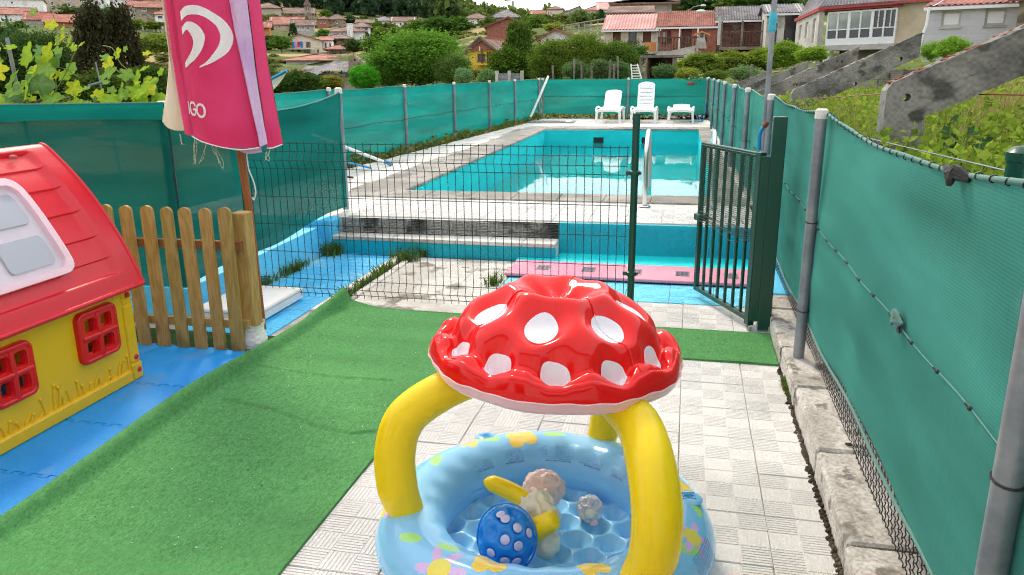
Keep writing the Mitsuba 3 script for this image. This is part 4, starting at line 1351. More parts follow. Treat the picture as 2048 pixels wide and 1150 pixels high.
def spotted(p, n, uv):
    q = [p.x - float(CC[0]), p.y - float(CC[1]), p.z - float(CC[2])]
    x = TI[0][0] * q[0] + TI[0][1] * q[1] + TI[0][2] * q[2]
    y = TI[1][0] * q[0] + TI[1][1] * q[1] + TI[1][2] * q[2]
    m = mi.Bool(False)
    for a, r_, s, w in SP:
        t = math.radians(a)
        dx, dy = x - r_ * CR * math.cos(t), y - r_ * CR * math.sin(t)
        dr_, dt_ = dx * math.cos(t) + dy * math.sin(t), dy * math.cos(t) - dx * math.sin(t)
        k = (s * .56 if r_ < .7 else s * .68)
        m |= dr.square(dr_ / (k * (1.0 if r_ < .7 else .52))) + dr.square(dt_ / k) < 1
    return dr.select(m, mi.Color3f(.74, .73, .80), mi.Color3f(.72, .006, .006))


scene['cap_print'] = {'type': 'twosided', 'b': {'type': 'principled', 'base_color': proc(spotted), 'roughness': .12, 'specular': .4}}
mc = thing('inflatable_mushroom', 'glossy red inflatable mushroom canopy with white spots on three yellow columns', 'pool canopy')
obj('cap', grid(capf, 400, 190), 'cap_print', mc, smooth=True)


def under(u, v):
    a = u * 2 * math.pi
    wob = 1 + .010 * np.cos(a * 10 - math.radians(15) * 10) + .006 * np.sin(a * 3)
    r = CR * 1.05 * v * wob
    z = np.where(v > .90, -.044 * np.sqrt(np.clip(1 - ((v - .90) / .10) ** 2, 0, 1)), -.044 + .02 * ((.90 - v) / .9))
    p = np.stack([r * np.cos(a), r * np.sin(a), z], -1) @ TILT.T + CC
    return p[..., 0], p[..., 1], p[..., 2]


obj('underside', grid(under, 120, 60), 'vinyl_pink', mc, smooth=True)


def cap_pt(r, t, up=0.0):
    x, y = r * CR * math.cos(t), r * CR * math.sin(t)
    return np.array([x, y, float(cap_h(np.array(x), np.array(y))) + up]) @ TILT.T + CC


for t in (math.radians(222), math.radians(318), math.radians(80)):
    obj('weld_seam', tube([cap_pt(r, t + .05 * math.sin(r * 9), .0012) for r in np.linspace(.30, .97, 60)], .0016, 4), 'cap_print', mc)
fl_ = np.array([np.array([CR * (1.052 + .004 * math.sin(a * 31)) * (1 + .010 * math.cos(a * 10 - math.radians(150)) + .006 * math.sin(a * 3)) * math.cos(a), CR * (1.052 + .004 * math.sin(a * 31)) * (1 + .010 * math.cos(a * 10 - math.radians(150)) + .006 * math.sin(a * 3)) * math.sin(a), .0015 * math.sin(a * 27)]) @ TILT.T + CC for a in np.linspace(0, 2 * math.pi, 200, endpoint=False)])
obj('rim_weld', tube(fl_, .0026, 5, closed=True), 'vinyl_pink', mc)


def column(pts, rads, seam):
    P_ = smooth_path(pts, 40)
    R_ = (.87, .93, .92)[seam] * np.interp(np.linspace(0, 1, 40), np.linspace(0, 1, len(rads)), rads)
    k = obj('column', tube(P_, R_, 24), 'vinyl_yellow', mc, smooth=60)
    return k


column([(-.780, 2.005, .195), (-.806, 2.0, .28), (-.812, 2.01, .40), (-.780, 2.035, .50), (-.69, 2.09, .565), (-.58, 2.16, .60)], [.060, .071, .072, .071, .068, .062], 0)
column([(-.066, 1.812, .185), (-.030, 1.80, .29), (-.026, 1.82, .40), (-.050, 1.90, .495), (-.09, 2.01, .55), (-.17, 2.10, .59)], [.060, .070, .072, .071, .068, .062], 1)
column([(-.250, 2.628, .195), (-.232, 2.655, .30), (-.232, 2.66, .42), (-.245, 2.60, .52), (-.27, 2.52, .58), (-.29, 2.44, .60)], [.058, .068, .070, .069, .066, .060], 2)
# loose toys in the pool


def blob(cx, cy, cz, rx, ry, rz_, yaw=0, pitch=0, dim=(), bump=0.0, fr_=9.0, n=4, pillow=0.0):
    m = trimesh.creation.icosphere(subdivisions=n)
    v = np.asarray(m.vertices).copy()
    d = np.ones(len(v))
    for q, w, dep in dim:
        q = np.array(q) / np.linalg.norm(q)
        d -= dep * np.exp(-((1 - v @ q) / w) ** 2)
    d += bump * (fb(v * fr_ * .4 + cx * 9) - .5) + .5 * bump * (fb(v * fr_ * .9 + cx * 5) - .5)
    an = np.arctan2(v[:, 2], v[:, 0])
    d += pillow * np.cos(an * 13 + 2 * np.sin(an * 3)) * np.exp(-(v[:, 1] / .35) ** 2) - pillow * 1.2 * np.exp(-(v[:, 1] / .12) ** 2)
    v = v * d[:, None] * [rx, ry, rz_]
    return move(trimesh.Trimesh(v, m.faces, process=False), cx, cy, cz, rz=yaw, rx=pitch)


def spots_on(parent, c, rx, ry, rz_, dirs, s, mat, yaw=0, pitch=0):
    for q in dirs:
        q = np.array(q, float) / np.linalg.norm(q)
        m = trimesh.creation.icosphere(subdivisions=2)
        v = np.asarray(m.vertices) * [s, s, .0045]
        z = q
        x = np.cross([0, 0, 1.0] if abs(q[2]) < .9 else [1.0, 0, 0], z)
        x /= np.linalg.norm(x)
        v = v @ np.stack([x, np.cross(z, x), z])
        mm = trimesh.Trimesh(v + q * [rx, ry, rz_] * .935, m.faces, process=False)
        obj('dot', move(mm, *c, rz=yaw, rx=pitch), mat, parent, smooth=True)


bt = thing('inflatable_toy', 'blue dotted inflatable strawberry toy at the front of the paddling pool', 'toy')
dirs = [(.05, -1, .15), (.55, -.9, -.05), (-.45, -.9, .35), (.50, -.8, .55), (.05, -.85, -.55), (-.50, -.9, -.35), (.5, -.75, -.62), (.0, -.7, .8), (-.85, -.4, .1), (.85, -.4, .3), (-.2, -.5, .9), (.3, -.35, .95), (-.75, -.4, -.6), (.9, -.3, -.4)]
bc = (-.462, 1.975, .165)
obj('body', blob(*bc, .086, .074, .096, .1, -.35, [(q, .022, .17) for q in dirs], .08, pillow=.012), 'vinyl_blue', bt, smooth=True)
spots_on(bt, bc, .086, .074, .096, dirs[:2] + dirs[3:8] + dirs[9:11], .0145, 'vinyl_dot', .1, -.35)
obj('weld_seam', tube([(bc[0] + .090 * math.cos(t), bc[1] + .003 + .03 * math.sin(t), bc[2] + .098 * math.sin(t)) for t in np.linspace(0, 2 * math.pi, 60, endpoint=False)], .003, 5, closed=True), 'vinyl_blue', bt)
yt = thing('inflatable_toy', 'cream and pink inflatable bee toy with yellow cone wings', 'toy')
obj('body', blob(-.395, 2.10, .165, .070, .055, .088, -.3, -.2, [((.2, -1, .2), .05, .14), ((-.4, -.6, .6), .05, .16), ((.5, -.6, -.5), .05, .12)], .55, 7, pillow=.012), 'vinyl_cream', yt, smooth=True)
obj('head', blob(-.400, 2.25, .185, .068, .040, .060, .1, -.5, [((.3, -1, .2), .03, .10), ((-.35, -1, .25), .03, .10), ((.0, -1, -.5), .05, .12)], .42, 6, pillow=.014), 'vinyl_rose', yt, smooth=True)
for dx in (-.020, .022):
    obj('eye', move(trimesh.creation.icosphere(subdivisions=2, radius=.012), -.405 + dx, 2.207, .197), 'vinyl_rose', yt, smooth=True)
obj('wing', tube(smooth_path([(-.42, 2.12, .20), (-.47, 2.14, .218), (-.53, 2.15, .236), (-.575, 2.15, .247)], 16), np.interp(np.linspace(0, 1, 16), [0, .3, .8, .96, 1], [.030, .030, .026, .014, .003]), 14), 'vinyl_yellow', yt, smooth=60)
obj('wing', tube(smooth_path([(-.405, 2.03, .152), (-.37, 2.025, .186), (-.335, 2.02, .213), (-.315, 2.02, .226)], 16), np.interp(np.linspace(0, 1, 16), [0, .3, .8, .95, 1], [.034, .034, .029, .016, .003]), 14), 'vinyl_yellow', yt, smooth=60)
obj('belly', blob(-.362, 2.07, .105, .046, .036, .050, .2, -.3, [((.2, -1, .1), .05, .15)], .2, 9, 3), 'vinyl_cream', yt, smooth=True)
ct = thing('inflatable_toy', 'small clear inflatable toy with pink and yellow print, on the bubble floor', 'toy')
obj('body', blob(-.250, 2.285, .105, .042, .030, .045, .5, -.5, [((.2, -1, .2), .05, .16), ((-.4, -.6, .6), .05, .2)], .5, 8, 4, pillow=.02), 'vinyl_clear', ct, smooth=True)
obj('petal', blob(-.245, 2.257, .108, .017, .008, .017, .4, -.5, [], .1, 8, 3), 'vinyl_cream', ct, smooth=True)
obj('tip', blob(-.232, 2.252, .075, .014, .010, .010, .4, 0, [], .1, 8, 2), 'vinyl_pink', ct, smooth=True)


# ------------------------------------------------------------------ white loungers by the far fence
def lounger(x, y, rec, name_):
    before = set(scene)
    k = thing('sun_lounger', name_, 'lounger', 'white plastic loungers at the far end')
    W = .32
    def slab_(u, v):
        xx = (u - .5) * 2 * W
        return x + xx, y + .02 + v * 1.05, ZD + .375 + .02 * (1 - (2 * u - 1) ** 4) - .025 * np.cos(v * 3.0) * (1 - abs(2 * u - 1) ** 3)
    obj('seat', cat_([grid(slab_, 24, 20), cat_([grid(lambda u, v: (x + (u - .5) * 2 * W, y + .02 - .012 * np.sin(v * 3.14), ZD + .33 + .045 * v + .02 * (1 - (2 * u - 1) ** 4) - .025 * (1 - abs(2 * u - 1) ** 3)), 24, 6)])]), 'white_plastic', k, smooth=40)
    for s in (-1, 1):
        obj('side_rail', cat_([tube(smooth_path([(x + s * (W + .02), y - .0, ZD + .34), (x + s * (W + .03), y + .25, ZD + .43), (x + s * (W + .03), y + .75, ZD + .43), (x + s * (W + .02), y + 1.1, ZD + .38), (x + s * W, y + 1.8, ZD + .36)], 24), .028, 8)]), 'white_plastic', k, smooth=50)
        for yy in (.02, 1.35):
            obj('leg', hullbox([[x + s * (W + .022) - .028, y + yy - .02, ZD + .014], [x + s * (W + .022) + .028, y + yy - .02, ZD + .014], [x + s * (W + .022) + .028, y + yy + .05, ZD + .014], [x + s * (W + .022) - .028, y + yy + .05, ZD + .014],
                                [x + s * (W - .005) - .034, y + yy - .02, ZD + .37], [x + s * (W - .005) + .040, y + yy - .02, ZD + .37], [x + s * (W - .005) + .040, y + yy + .07, ZD + .37], [x + s * (W - .005) - .034, y + yy + .07, ZD + .37]]), 'white_plastic', k)
    # front apron, arched
    ap = Polygon([(-W, .30), (-W, .37)] + [(q, .375 + .012 * (1 - (q / W) ** 2)) for q in np.linspace(-W, W, 13)] + [(W, .37), (W, .30)] + [(q, .335 - .035 * (abs(q) / W) ** 3 + .0) for q in np.linspace(W, -W, 13)])
    obj('apron', move(upright(extrude(ap.buffer(0), .03)), x, y - .012, ZD), 'white_plastic', k)
    # backrest with slots
    Lb, Wb = .82, .245
    P_ = sbox(-Wb, 0, Wb, Lb - .10).union(affinity.scale(Point(0, Lb - .12).buffer(Wb, 16), 1, .42, origin=(0, Lb - .12)))
    for q in range(5):
        P_ = P_.difference(sbox(-Wb * .72, .12 + q * .115, Wb * .72, .138 + q * .115))
    m_ = extrude(P_, .025)
    m_ = m_.subdivide_to_size(.12)
    m_.apply_translation([0, 0, -.0125])
    obj('backrest', move(m_, x, y + 1.02, ZD + .385, rx=rec), 'white_plastic', k)
    for q in set(scene) - before:                                # a small model of lounger
        scene[q]['to_world'] = T().translate([x, y, ZD + .003]).scale([.83, .92, .84]).translate([-x, -y, -ZD - .014])


lounger(-1.84, 18.85, math.radians(38), 'white lounger with half raised slatted backrest, left of the other two')
lounger(-1.02, 18.85, math.radians(66), 'white lounger with high upright slatted backrest in the middle')
lounger(-.16, 18.85, math.radians(5), 'flat white lounger with lowered backrest at the right')

# poles lying about the pool
pp = thing('pool_pole', 'white pool pole with blue tip leaning on the left fence', 'pole')
obj('tube', tube([(-3.84, 9.84, ZD + .03), (-4.18, 8.35, .82)], .020, 10), 'white_plastic', pp, smooth=50)
obj('tip', tube([(-3.835, 9.87, ZD + .025), (-3.86, 9.72, ZD + .075)], .025, 10), 'hose_blue', pp, smooth=50)
pp = thing('pool_pole', 'thinner blue pool pole lying beside the left fence', 'pole')
obj('tube', tube([(-3.93, 9.40, ZD + .03), (-4.15, 8.2, .62)], .014, 10), 'hose_blue', pp, smooth=50)
pp = thing('pool_pole', 'short wooden stick lying on the deck near the dark netting', 'stick')
obj('stick', tube([(-3.80, 8.55, ZD + .02), (-3.95, 8.0, .42)], .011, 8), 'old_wood', pp, smooth=50)
pp = thing('pool_pole', 'white pole leaning in the far left corner of the pool fence', 'pole')
obj('tube', tube([(-3.87, 19.55, ZD + .02), (-3.50, 20.2, 1.37)], .030, 10), 'white_plastic', pp, smooth=50)
pv = thing('pool_vacuum', 'flat grey pool cleaning frame lying on the far deck', 'frame')
obj('frame', cat_([box(-3.75, -2.62, 18.72, 18.80, ZD + .012, ZD + .035), box(-3.75, -3.68, 18.80, 19.6, ZD + .012, ZD + .035), box(-2.75, -2.66, 18.80, 19.3, ZD + .012, ZD + .035), box(-3.6, -2.9, 19.2, 19.26, ZD + .012, ZD + .035)]), 'galv', pv)
hm = thing('hose_coil', 'loose light blue hose on the far right deck corner', 'hose')
obj('hose', tube(smooth_path([(.05, 19.2, ZD + .03), (.18, 19.5, ZD + .03), (.30, 19.3, ZD + .03), (.36, 19.8, ZD + .03), (.28, 20.2, ZD + .05), (.41, 20.5, ZD + .15), (.43, 20.7, .7)], 40), .014, 6), 'hose_blue', hm, smooth=50)
fp = thing('flower_plant', 'leafy plant with a red flower hanging over the far fence corner', 'plant')
obj('stem', tube(smooth_path([(.30, 21.0, .6), (.28, 20.95, 1.2), (.18, 20.7, 1.33), (.06, 20.62, 1.20)], 14), .008, 5), 'leaf_stem', fp)
for q in range(26):
    t = rnd.random()
    obj('leaf', move(trimesh.Trimesh(np.array([[-.5, 0, 0], [0, .3, .05], [.5, 0, 0], [0, -.3, .05]]), np.array([[0, 1, 2], [0, 2, 3]]), process=False), .32 - .35 * t + rnd.gauss(0, .10), 20.7 + rnd.gauss(0, .06), 1.32 + rnd.gauss(0, .07), rz=rnd.uniform(0, 6), rx=rnd.uniform(-.9, .9), s=.11), 'toy_lime_leaf', fp)
obj('flower', move(trimesh.Trimesh(np.asarray(trimesh.creation.icosphere(subdivisions=1).vertices) * [.10, .05, .05], trimesh.creation.icosphere(subdivisions=1).faces, process=False), .03, 20.6, 1.17), 'hose_brown', fp)
# the white house wall at the near right
hw = thing('white_house', 'white rendered house behind the terrace, its corner showing at the lower right', 'house')
obj('wall', cat_([box(.74, 2.4, -2.5, 1.62, -.1, 1.02), box(-7.5, 4.0, -3.4, -2.5, -.2, 4.4)]), 'wall_white', hw)
obj('roof', box(-7.9, 4.4, -4.0, -2.0, 4.4, 4.55), 'roof_dull', hw)
for x in (-5.6, -2.2, 1.6):
    obj('glass_door', box(x - .8, x + .8, -2.52, -2.48, .0, 2.2), 'pane_dark', hw)
gpz = thing('fence_post', 'short dark green capped post behind the right netting', 'post')
obj('shaft', tube([(.985, 2.62, .2), (.985, 2.62, 1.24)], .042, 16), 'green_steel', gpz, smooth=50)
obj('cap', move(revolve([(0, .035), (.03, .032), (.047, .015), (.047, -.01)], 18), .985, 2.62, 1.24), 'green_steel', gpz, smooth=40)
fwz = thing('wire_strand', 'thin pale wire stretched behind the right fence', 'wire')
obj('strand', tube([(1.02, 5.3, 1.10), (.985, 2.62, 1.19)], .003, 5), 'galv', fwz)
fwz = thing('wire_strand', 'rusty wire strung through the holes of the concrete beams', 'wire')
obj('strand', tube([(1.33, 11.2, 1.10), (1.30, 5.6, 1.345), (2.05, 5.0, 1.345), (2.6, 4.6, 1.36)], .004, 5), 'hose_brown', fwz)
# ================================================================== BEYOND THE FENCES
# concrete trellis beams: leaning arms on posts, one behind the other along the right side
def beam(x, y, s, zc, arm, rise, label, holes):
    k = thing('concrete_beam', label, 'beam', 'leaning concrete beams beside the pool')
    t = .15
    P = Polygon([(0, zc - 1.6), (0, zc - .05), (.03, zc), (arm, zc + rise), (arm, zc + rise - .27), (.235, zc - .20), (.235, zc - 1.6)])
    for hx_, hz in holes:
        P = P.difference(Point(hx_, hz).buffer(.024, 8))
    m = extrude(P, t)
    m = m.subdivide_to_size(.11)
    v = np.asarray(m.vertices).copy()
    n = fb(np.stack([v[:, 0] * 9 + y, v[:, 1] * 9, v[:, 2] * 9], -1)) - .5
    v[:, 0] += n * .016
    v[:, 1] += (fb(np.stack([v[:, 0] * 10 + 50, v[:, 1] * 10, v[:, 2] * 10], -1)) - .5) * .02
    m = upright(trimesh.Trimesh(v, m.faces, process=False))
    obj('beam_body', move(m, x, y), 'concrete_old', k, smooth=30)
    c = []
    for q in range(int(arm * 60)):
        t_ = rnd.random()
        xx = .03 + (arm - .03) * t_
        s_ = rnd.uniform(.008, .022)
        b = trimesh.creation.icosphere(subdivisions=1, radius=1)
        c.append(trimesh.Trimesh(np.asarray(b.vertices) * [s_ * 1.6, s_, s_ * .5] + [x + xx, y + rnd.uniform(.02, t - .02), zc + rise * t_ - .005], b.faces, process=False))
    obj('top_crust', cat_(c), 'dark_stone' if y > 9 else 'roof_dull', k, kind='stuff', smooth=30)
    obj('pillar_foot', box(x + .02, x + .30, y + .155, y + .40, zc - 1.6, zc - .42), 'concrete_old', k)


beam(1.17, 5.25, 1, 1.415, 1.85, .835, 'big dark concrete beam nearest on the right, with round holes', [(.12, 1.33), (.93, 1.60)])
beam(1.235, 10.4, 1, 1.255, 1.40, .640, 'second leaning concrete beam on the right, with three round holes', [(.20, 1.05), (.72, 1.32), (1.20, 1.60)])
beam(1.22, 15.6, 1, 1.10, 1.72, .78, 'third leaning concrete beam, half hidden behind the second', [(.7, 1.2), (1.45, 1.62)])
beam(1.18, 20.8, 1, 1.02, 1.62, .66, 'fourth leaning concrete beam, low and mossy', [])
beam(1.12, 26.0, 1, .98, 1.30, .50, 'fifth and farthest leaning concrete beam', [])
k = thing('block_wall', 'old grey block wall stub below the white house on the right', 'wall')
for r in range(4):
    for c in range(7 - r // 2):
        x0 = 3.2 + c * .42 + (r % 2) * .2
        obj('block', cbox(x0, x0 + .41, 17.0, 17.2, .65 + r * .21, .65 + r * .21 + .20, .01), 'concrete_old', k)

# ------------------------------------------------------------------ terrain
CTRL = np.array([(-158.7, 170, 16.06), (-158.7, 182, 16.26), (-144.62, 150, 12.59), (-144.62, 162, 12.79), (-129.1, 142, 11.26), (-129.1, 152, 11.46), (-162.7, 190, 18.23), (-162.7, 204, 18.43), (-149.2, 184, 17.5), (-149.2, 204, 17.7), (-152.61, 196, 18.92), (-152.61, 206, 19.12), (-124.55, 165, 13.67), (-124.55, 174, 13.87), (-113.3, 158, 12.51), (-113.3, 167, 12.71), (-106.09, 150, 11.13), (-106.09, 155, 11.33), (-122.76, 150, 13.24), (-122.76, 159, 13.44), (-115.62, 132, 10.47), (-115.62, 141, 10.67), (-116.3, 210, 15.36), (-116.3, 222, 15.56), (-110.18, 215, 14.98), (-110.18, 227, 15.18), (-104.69, 212, 15.5), (-104.69, 214.2, 15.7), (-85.14, 150, 8.33), (-85.14, 158, 8.53), (-89.27, 170, 10.66), (-89.27, 182, 10.86), (-96.65, 175, 11.68), (-96.65, 181, 11.88), (-82.83, 165, 9.69), (-82.83, 173, 9.89), (-89.84, 190, 12.29), (-89.84, 198, 12.49), (-87.69, 193, 12.88), (-87.69, 203, 13.08), (-86.8, 200, 13.46), (-86.8, 210, 13.66), (-77.99, 188, 11.97), (-77.99, 197, 12.17), (-68.49, 162, 7.91), (-68.49, 171, 8.11), (-66.17, 150, 7.27), (-66.17, 159, 7.47), (-63.59, 140, 6.02), (-63.59, 148, 6.22), (-62.87, 125, 4.25), (-62.87, 136, 4.45), (-60.36, 128, 4.35), (-60.36, 137, 4.55), (-51.87, 118, 3.92), (-51.87, 127, 4.12), (-48.29, 100, 2.1), (-48.29, 110, 2.3), (-78.08, 200, 12.56), (-78.08, 209, 12.76), (-71.8, 198, 11.86), (-71.8, 207, 12.06), (-26.68, 58, -0.02), (-26.68, 65, 0.18), (-45.2, 170, 10.88), (-45.2, 179, 11.08), (-31.94, 140, 9.58), (-31.94, 149, 9.78), (-19.31, 85, 4.3), (-19.31, 95, 4.5), (-15.59, 60, 1.41), (-15.59, 66, 1.61), (-15.15, 66, 2.28), (-15.15, 71, 2.48), (-11.26, 70, 3.37), (-11.26, 78, 3.57), (-42.62, 230, 15.25), (-42.62, 240, 15.45), (-37.19, 225, 14.59), (-37.19, 237, 14.79), (-32.02, 222, 14.32), (-32.02, 234, 14.52), (-24.29, 215, 13.52), (-24.29, 225, 13.72), (-18.94, 190, 12.49), (-18.94, 200, 12.69), (-4.31, 60, 2.44), (-4.31, 66.5, 2.64), (-0.3, 60, 2.6), (-0.3, 66.5, 2.8), (3.56, 60, 2.69), (3.56, 66.5, 2.89), (5.86, 56, 2.75), (5.86, 62, 2.95), (-4.3, 60, 1.16), (-0.36, 60, 1.48), (3.44, 60, 2.14), (6.03, 56, 2.38), (-2.64, 55, 1.99), (6.8, 50, 2.05), (7.91, 44, 1.86), (9.33, 40, 1.85), (10.88, 36, 1.75), (10.88, 43, 1.95), (12.17, 33, 1.89), (12.17, 38, 2.09), (-66.52, 70, -2.23), (-76.57, 75, -2.51), (-52.54, 62, -1.78), (-51.11, 64, -1.66), (-64.56, 80, 2.54), (-65.96, 90, 3.69), (-28.38, 34, -0.3), (-36.41, 48, -0.36), (-127.6, 150, 11.65), (-110.75, 140, 9.88), (-193.61, 200, 19.02), (-179.68, 200, 18.71), (-105.9, 140, 10.16), (-100.32, 138, 9.6), (-16.72, 48, 0.65), (-18.23, 47, 0.68), (-13.74, 46, 0.68), (-18.56, 44, 0.45), (-20.71, 40, 0.35), (-21.79, 46, 0.32), (-23.3, 42, 0.29), (-65.82, 120, 5.71), (-77.74, 150, 8.41), (-71.86, 180, 10.78), (-105.76, 225, 16.46), (-37.62, 120, 6.92), (-37.47, 130, 7.94), (-10.55, 50, 0.96), (-10.97, 49, 0.97), (-7.73, 46, 1.05), (-6.12, 47, 1.03), (-4.32, 48, 1.01), (-3.52, 50, 1.22), (-14.77, 110, 7.29), (-12.97, 120, 8.24), (-22.46, 120, 6.95), (-16.52, 100, 6), (-60.24, 112, 4.98), (-67.51, 142, 7.59), (-48.63, 112, 4.4), (-44.13, 108, 3.86), (-85.35, 196, 13.18), (-51.23, 150, 8.71), (-36.02, 110, 4.81), (-69.55, 135, 6.86), (-66.99, 118, 4.76), (-53.35, 135, 6.61), (-0.85, 100, 6.41), (2.42, 104, 6.78), (5.32, 100, 6.96), (8.9, 95, 6.45), (0.47, 38, 1.04), (1.94, 40, 1.01), (3.71, 40, 1.23), (4.74, 34, 1.64), (3.96, 36, 1.56), (5.22, 18, 1.6), (5.09, 19, 1.61), (-9.7, 34, 0.89), (-8.32, 33, 0.91), (-5.02, 36, 1.1), (-3.79, 35, 1.1), (-3.01, 36, 1.09), (-1.05, 36, 1.07), (-0.06, 33, 1.11), (0.9, 30, 1.1), (2.07, 32, 1.01), (-73.61, 100, 4.41), (-51.78, 70, 1.89), (-71.81, 130, 5.82), (-48.59, 90, 2.44), (-34.29, 60, 0.97), (-45.95, 90, 2.42), (-92.85, 150, 7.1), (-135.18, 220, 18.18), (-46.29, 70, 1.85), (-19.52, 30, 0.44), (-105.46, 130, 9.33), (-107.18, 120, 8.9), (-138.43, 130, 9.92), (-138.57, 120, 9.47), (-194.34, 200, 19.58), (-223.08, 180, 18.88), (-46.7, 140, 7.87), (-32.09, 120, 6.46), (-28.72, 100, 5.37), (-30.13, 110, 6.39), (-25.13, 110, 6.96), (-15.43, 90, 5.35), (-18.33, 120, 7.3), (-17.08, 140, 9), (-15.6, 170, 11.48), (-5.46, 110, 6.92), (0.91, 100, 6.04), (5.46, 100, 6.51), (9.43, 95, 6.44), (13.45, 90, 5.36), (22.39, 80, 5.59), (30.36, 80, 5.42), (41.65, 80, 5.19), (-33.79, 70, 1.3), (-22.21, 60, 0.71), (-17.52, 58, 0.72), (-14.14, 60, 1.04), (-7.68, 55, 1.21), (-345.16, 260, 32.74), (-251.88, 260, 28.5), (-188.85, 260, 26.06), (-149.97, 260, 22.64), (-123.9, 260, 20.76), (-102.26, 260, 19.96), (-81.38, 260, 17.17), (-67.77, 260, 16.12), (-51.12, 260, 15.8), (-36.52, 260, 15.52), (-20.71, 260, 15.81), (2.18, 260, 16.81), (45.3, 260, 18.15), (98.05, 260, 18.26), (157.35, 260, 18.08), (-447.54, 340, 54.28), (-326.44, 340, 50.32), (-245.01, 340, 46.58), (-194.63, 340, 42.87), (-160.93, 340, 40.39), (-133.09, 340, 36.91), (-106.19, 340, 28.7), (-88.57, 340, 23.05), (-77.66, 340, 20.81), (-66.85, 340, 20.2), (-47.75, 340, 19.83), (-27.07, 340, 19.82), (2.9, 340, 20.76), (59.05, 340, 25.1), (127.95, 340, 25.16), (205.76, 340, 23.18), (-645.65, 430, 83.23), (-410.71, 430, 73.03), (-308.45, 430, 67.91), (-245.16, 430, 63), (-202.87, 430, 58.94), (-167.96, 430, 52.68), (-139.75, 430, 42.17), (-120.29, 430, 33.53), (-106.46, 430, 28.63), (-84.55, 430, 26.16), (-60.41, 430, 25.68), (-34.26, 430, 25.66), (3.66, 430, 25.86), (74.69, 430, 31.34), (161.81, 430, 31.42), (260.23, 430, 28.91), (-937.58, 620, 101.72), (-595.27, 620, 90.52), (-399.73, 620, 84.12), (-242.59, 620, 67.92), (-185.65, 620, 46.11), (-153.53, 620, 39.16), (-121.9, 620, 37.06), (-49.4, 620, 36.33), (107.86, 620, 42.86), (375.88, 620, 38.02), (-4.5, 5, 0), (-5, 8, 0.05), (-4.6, 12, 0.2), (-4.4, 20, 0.2), (-8, 5, -0.4), (-8, 15, -0.3), (-15, 10, -0.8), (-15, 25, -0.6), (-30, 10, -1), (-30, 0, -1), (-10, 0, -0.3), (-60, 0, -1), (-200, 0, -1), (-400, 0, 0), (-8, 28, -0.2), (0, 22, 0.25), (-3, 22, 0.2), (0, 30, 0.5), (-15, 40, -0.8), (-40, 40, -1), (1.3, -5, 0.5), (1.3, 2, 0.55), (1.3, 6, 0.62), (1.3, 12, 0.6), (1.3, 20, 0.5), (2.2, 3, 0.8), (2.4, 6, 0.85), (2.6, 12, 0.8), (3.2, 18, 0.75), (4.5, 4, 1.15), (5, 8, 1.15), (5, 14, 1), (6, 22, 0.95), (9, 6, 1.6), (10, 14, 1.5), (11, 24, 1.3), (12, 30, 1.5), (18, 10, 2), (20, 25, 2.2), (3, 28, 0.7), (2, 34, 0.8), (40, 0, 3), (40, 20, 3.5), (200, 0, 8), (400, 0, 12), (400, 100, 14), (-400, 100, 2), (0, -30, 0), (-400, -30, -1), (400, -30, 10), (-400, 640, 40), (400, 640, 20), (-8, -3, -0.1), (-8, -30, 0), (3, -10, 0.6)])
gx = np.concatenate([np.linspace(-420, -40, 60), np.linspace(-39, 40, 120), np.linspace(41, 420, 60)])
gy = np.concatenate([np.linspace(-30, 60, 110), np.linspace(61, 260, 90), np.linspace(264, 640, 50)])
GX, GY = np.meshgrid(gx, gy, indexing='ij')
lin = LinearNDInterpolator(CTRL[:, :2] / [1, 1.0], CTRL[:, 2])
nea = NearestNDInterpolator(CTRL[:, :2], CTRL[:, 2])
GZ = lin(GX, GY)
GZ = np.where(np.isnan(GZ), nea(GX, GY), GZ)
GZ = gaussian_filter(GZ, 1.6)
GZ = GZ + .22 * (fb(np.stack([GX * .2, GY * .2, GX * 0], -1)) - .5) * np.clip((GY - 22) / 20 + np.clip(np.abs(GX) - 10, 0, 40) / 10, 0, 4)


# level terraces: in front of a house the slope stays below the house's foot
FEET = [(-144.6, 150, 12.8, 11.0), (-129.1, 142, 11.5, 5.2), (-124.5, 165, 13.9, 4.0), (-113.3, 158, 12.7, 8.7), (-106.1, 150, 11.3, 3.5), (-122.8, 150, 13.4, 5.1), (-115.6, 132, 10.7, 5.2), (-85.1, 150, 8.5, 4.3), (-82.8, 165, 9.9, 4.5), (-68.5, 162, 8.1, 4.5), (-66.2, 150, 7.5, 7.2), (-63.6, 140, 6.2, 4.4), (-62.9, 125, 4.5, 5.8), (-60.4, 128, 4.6, 2.1), (-51.9, 118, 4.1, 6.3), (-48.3, 100, 2.3, 8.5)]
for hx_, hy_, hz_, hw_ in FEET:
    m = (GY < hy_ + 1) & (GY > hy_ - 45) & (np.abs(GX - hx_ * GY / hy_) < hw_ / 2 + 2.5)
    GZ = np.where(m, np.minimum(GZ, hz_ + .1 - (hz_ - 1.5) * np.clip((hy_ - GY) / hy_, 0, 1)), GZ)


def ground_z(x, y):
    i, j = np.clip(np.searchsorted(gx, x) - 1, 0, len(gx) - 2), np.clip(np.searchsorted(gy, y) - 1, 0, len(gy) - 2)
    u, v = np.clip((x - gx[i]) / (gx[i + 1] - gx[i]), 0, 1), np.clip((y - gy[j]) / (gy[j + 1] - gy[j]), 0, 1)
    return (GZ[i, j] * (1 - u) + GZ[i + 1, j] * u) * (1 - v) + (GZ[i, j + 1] * (1 - u) + GZ[i + 1, j + 1] * u) * v


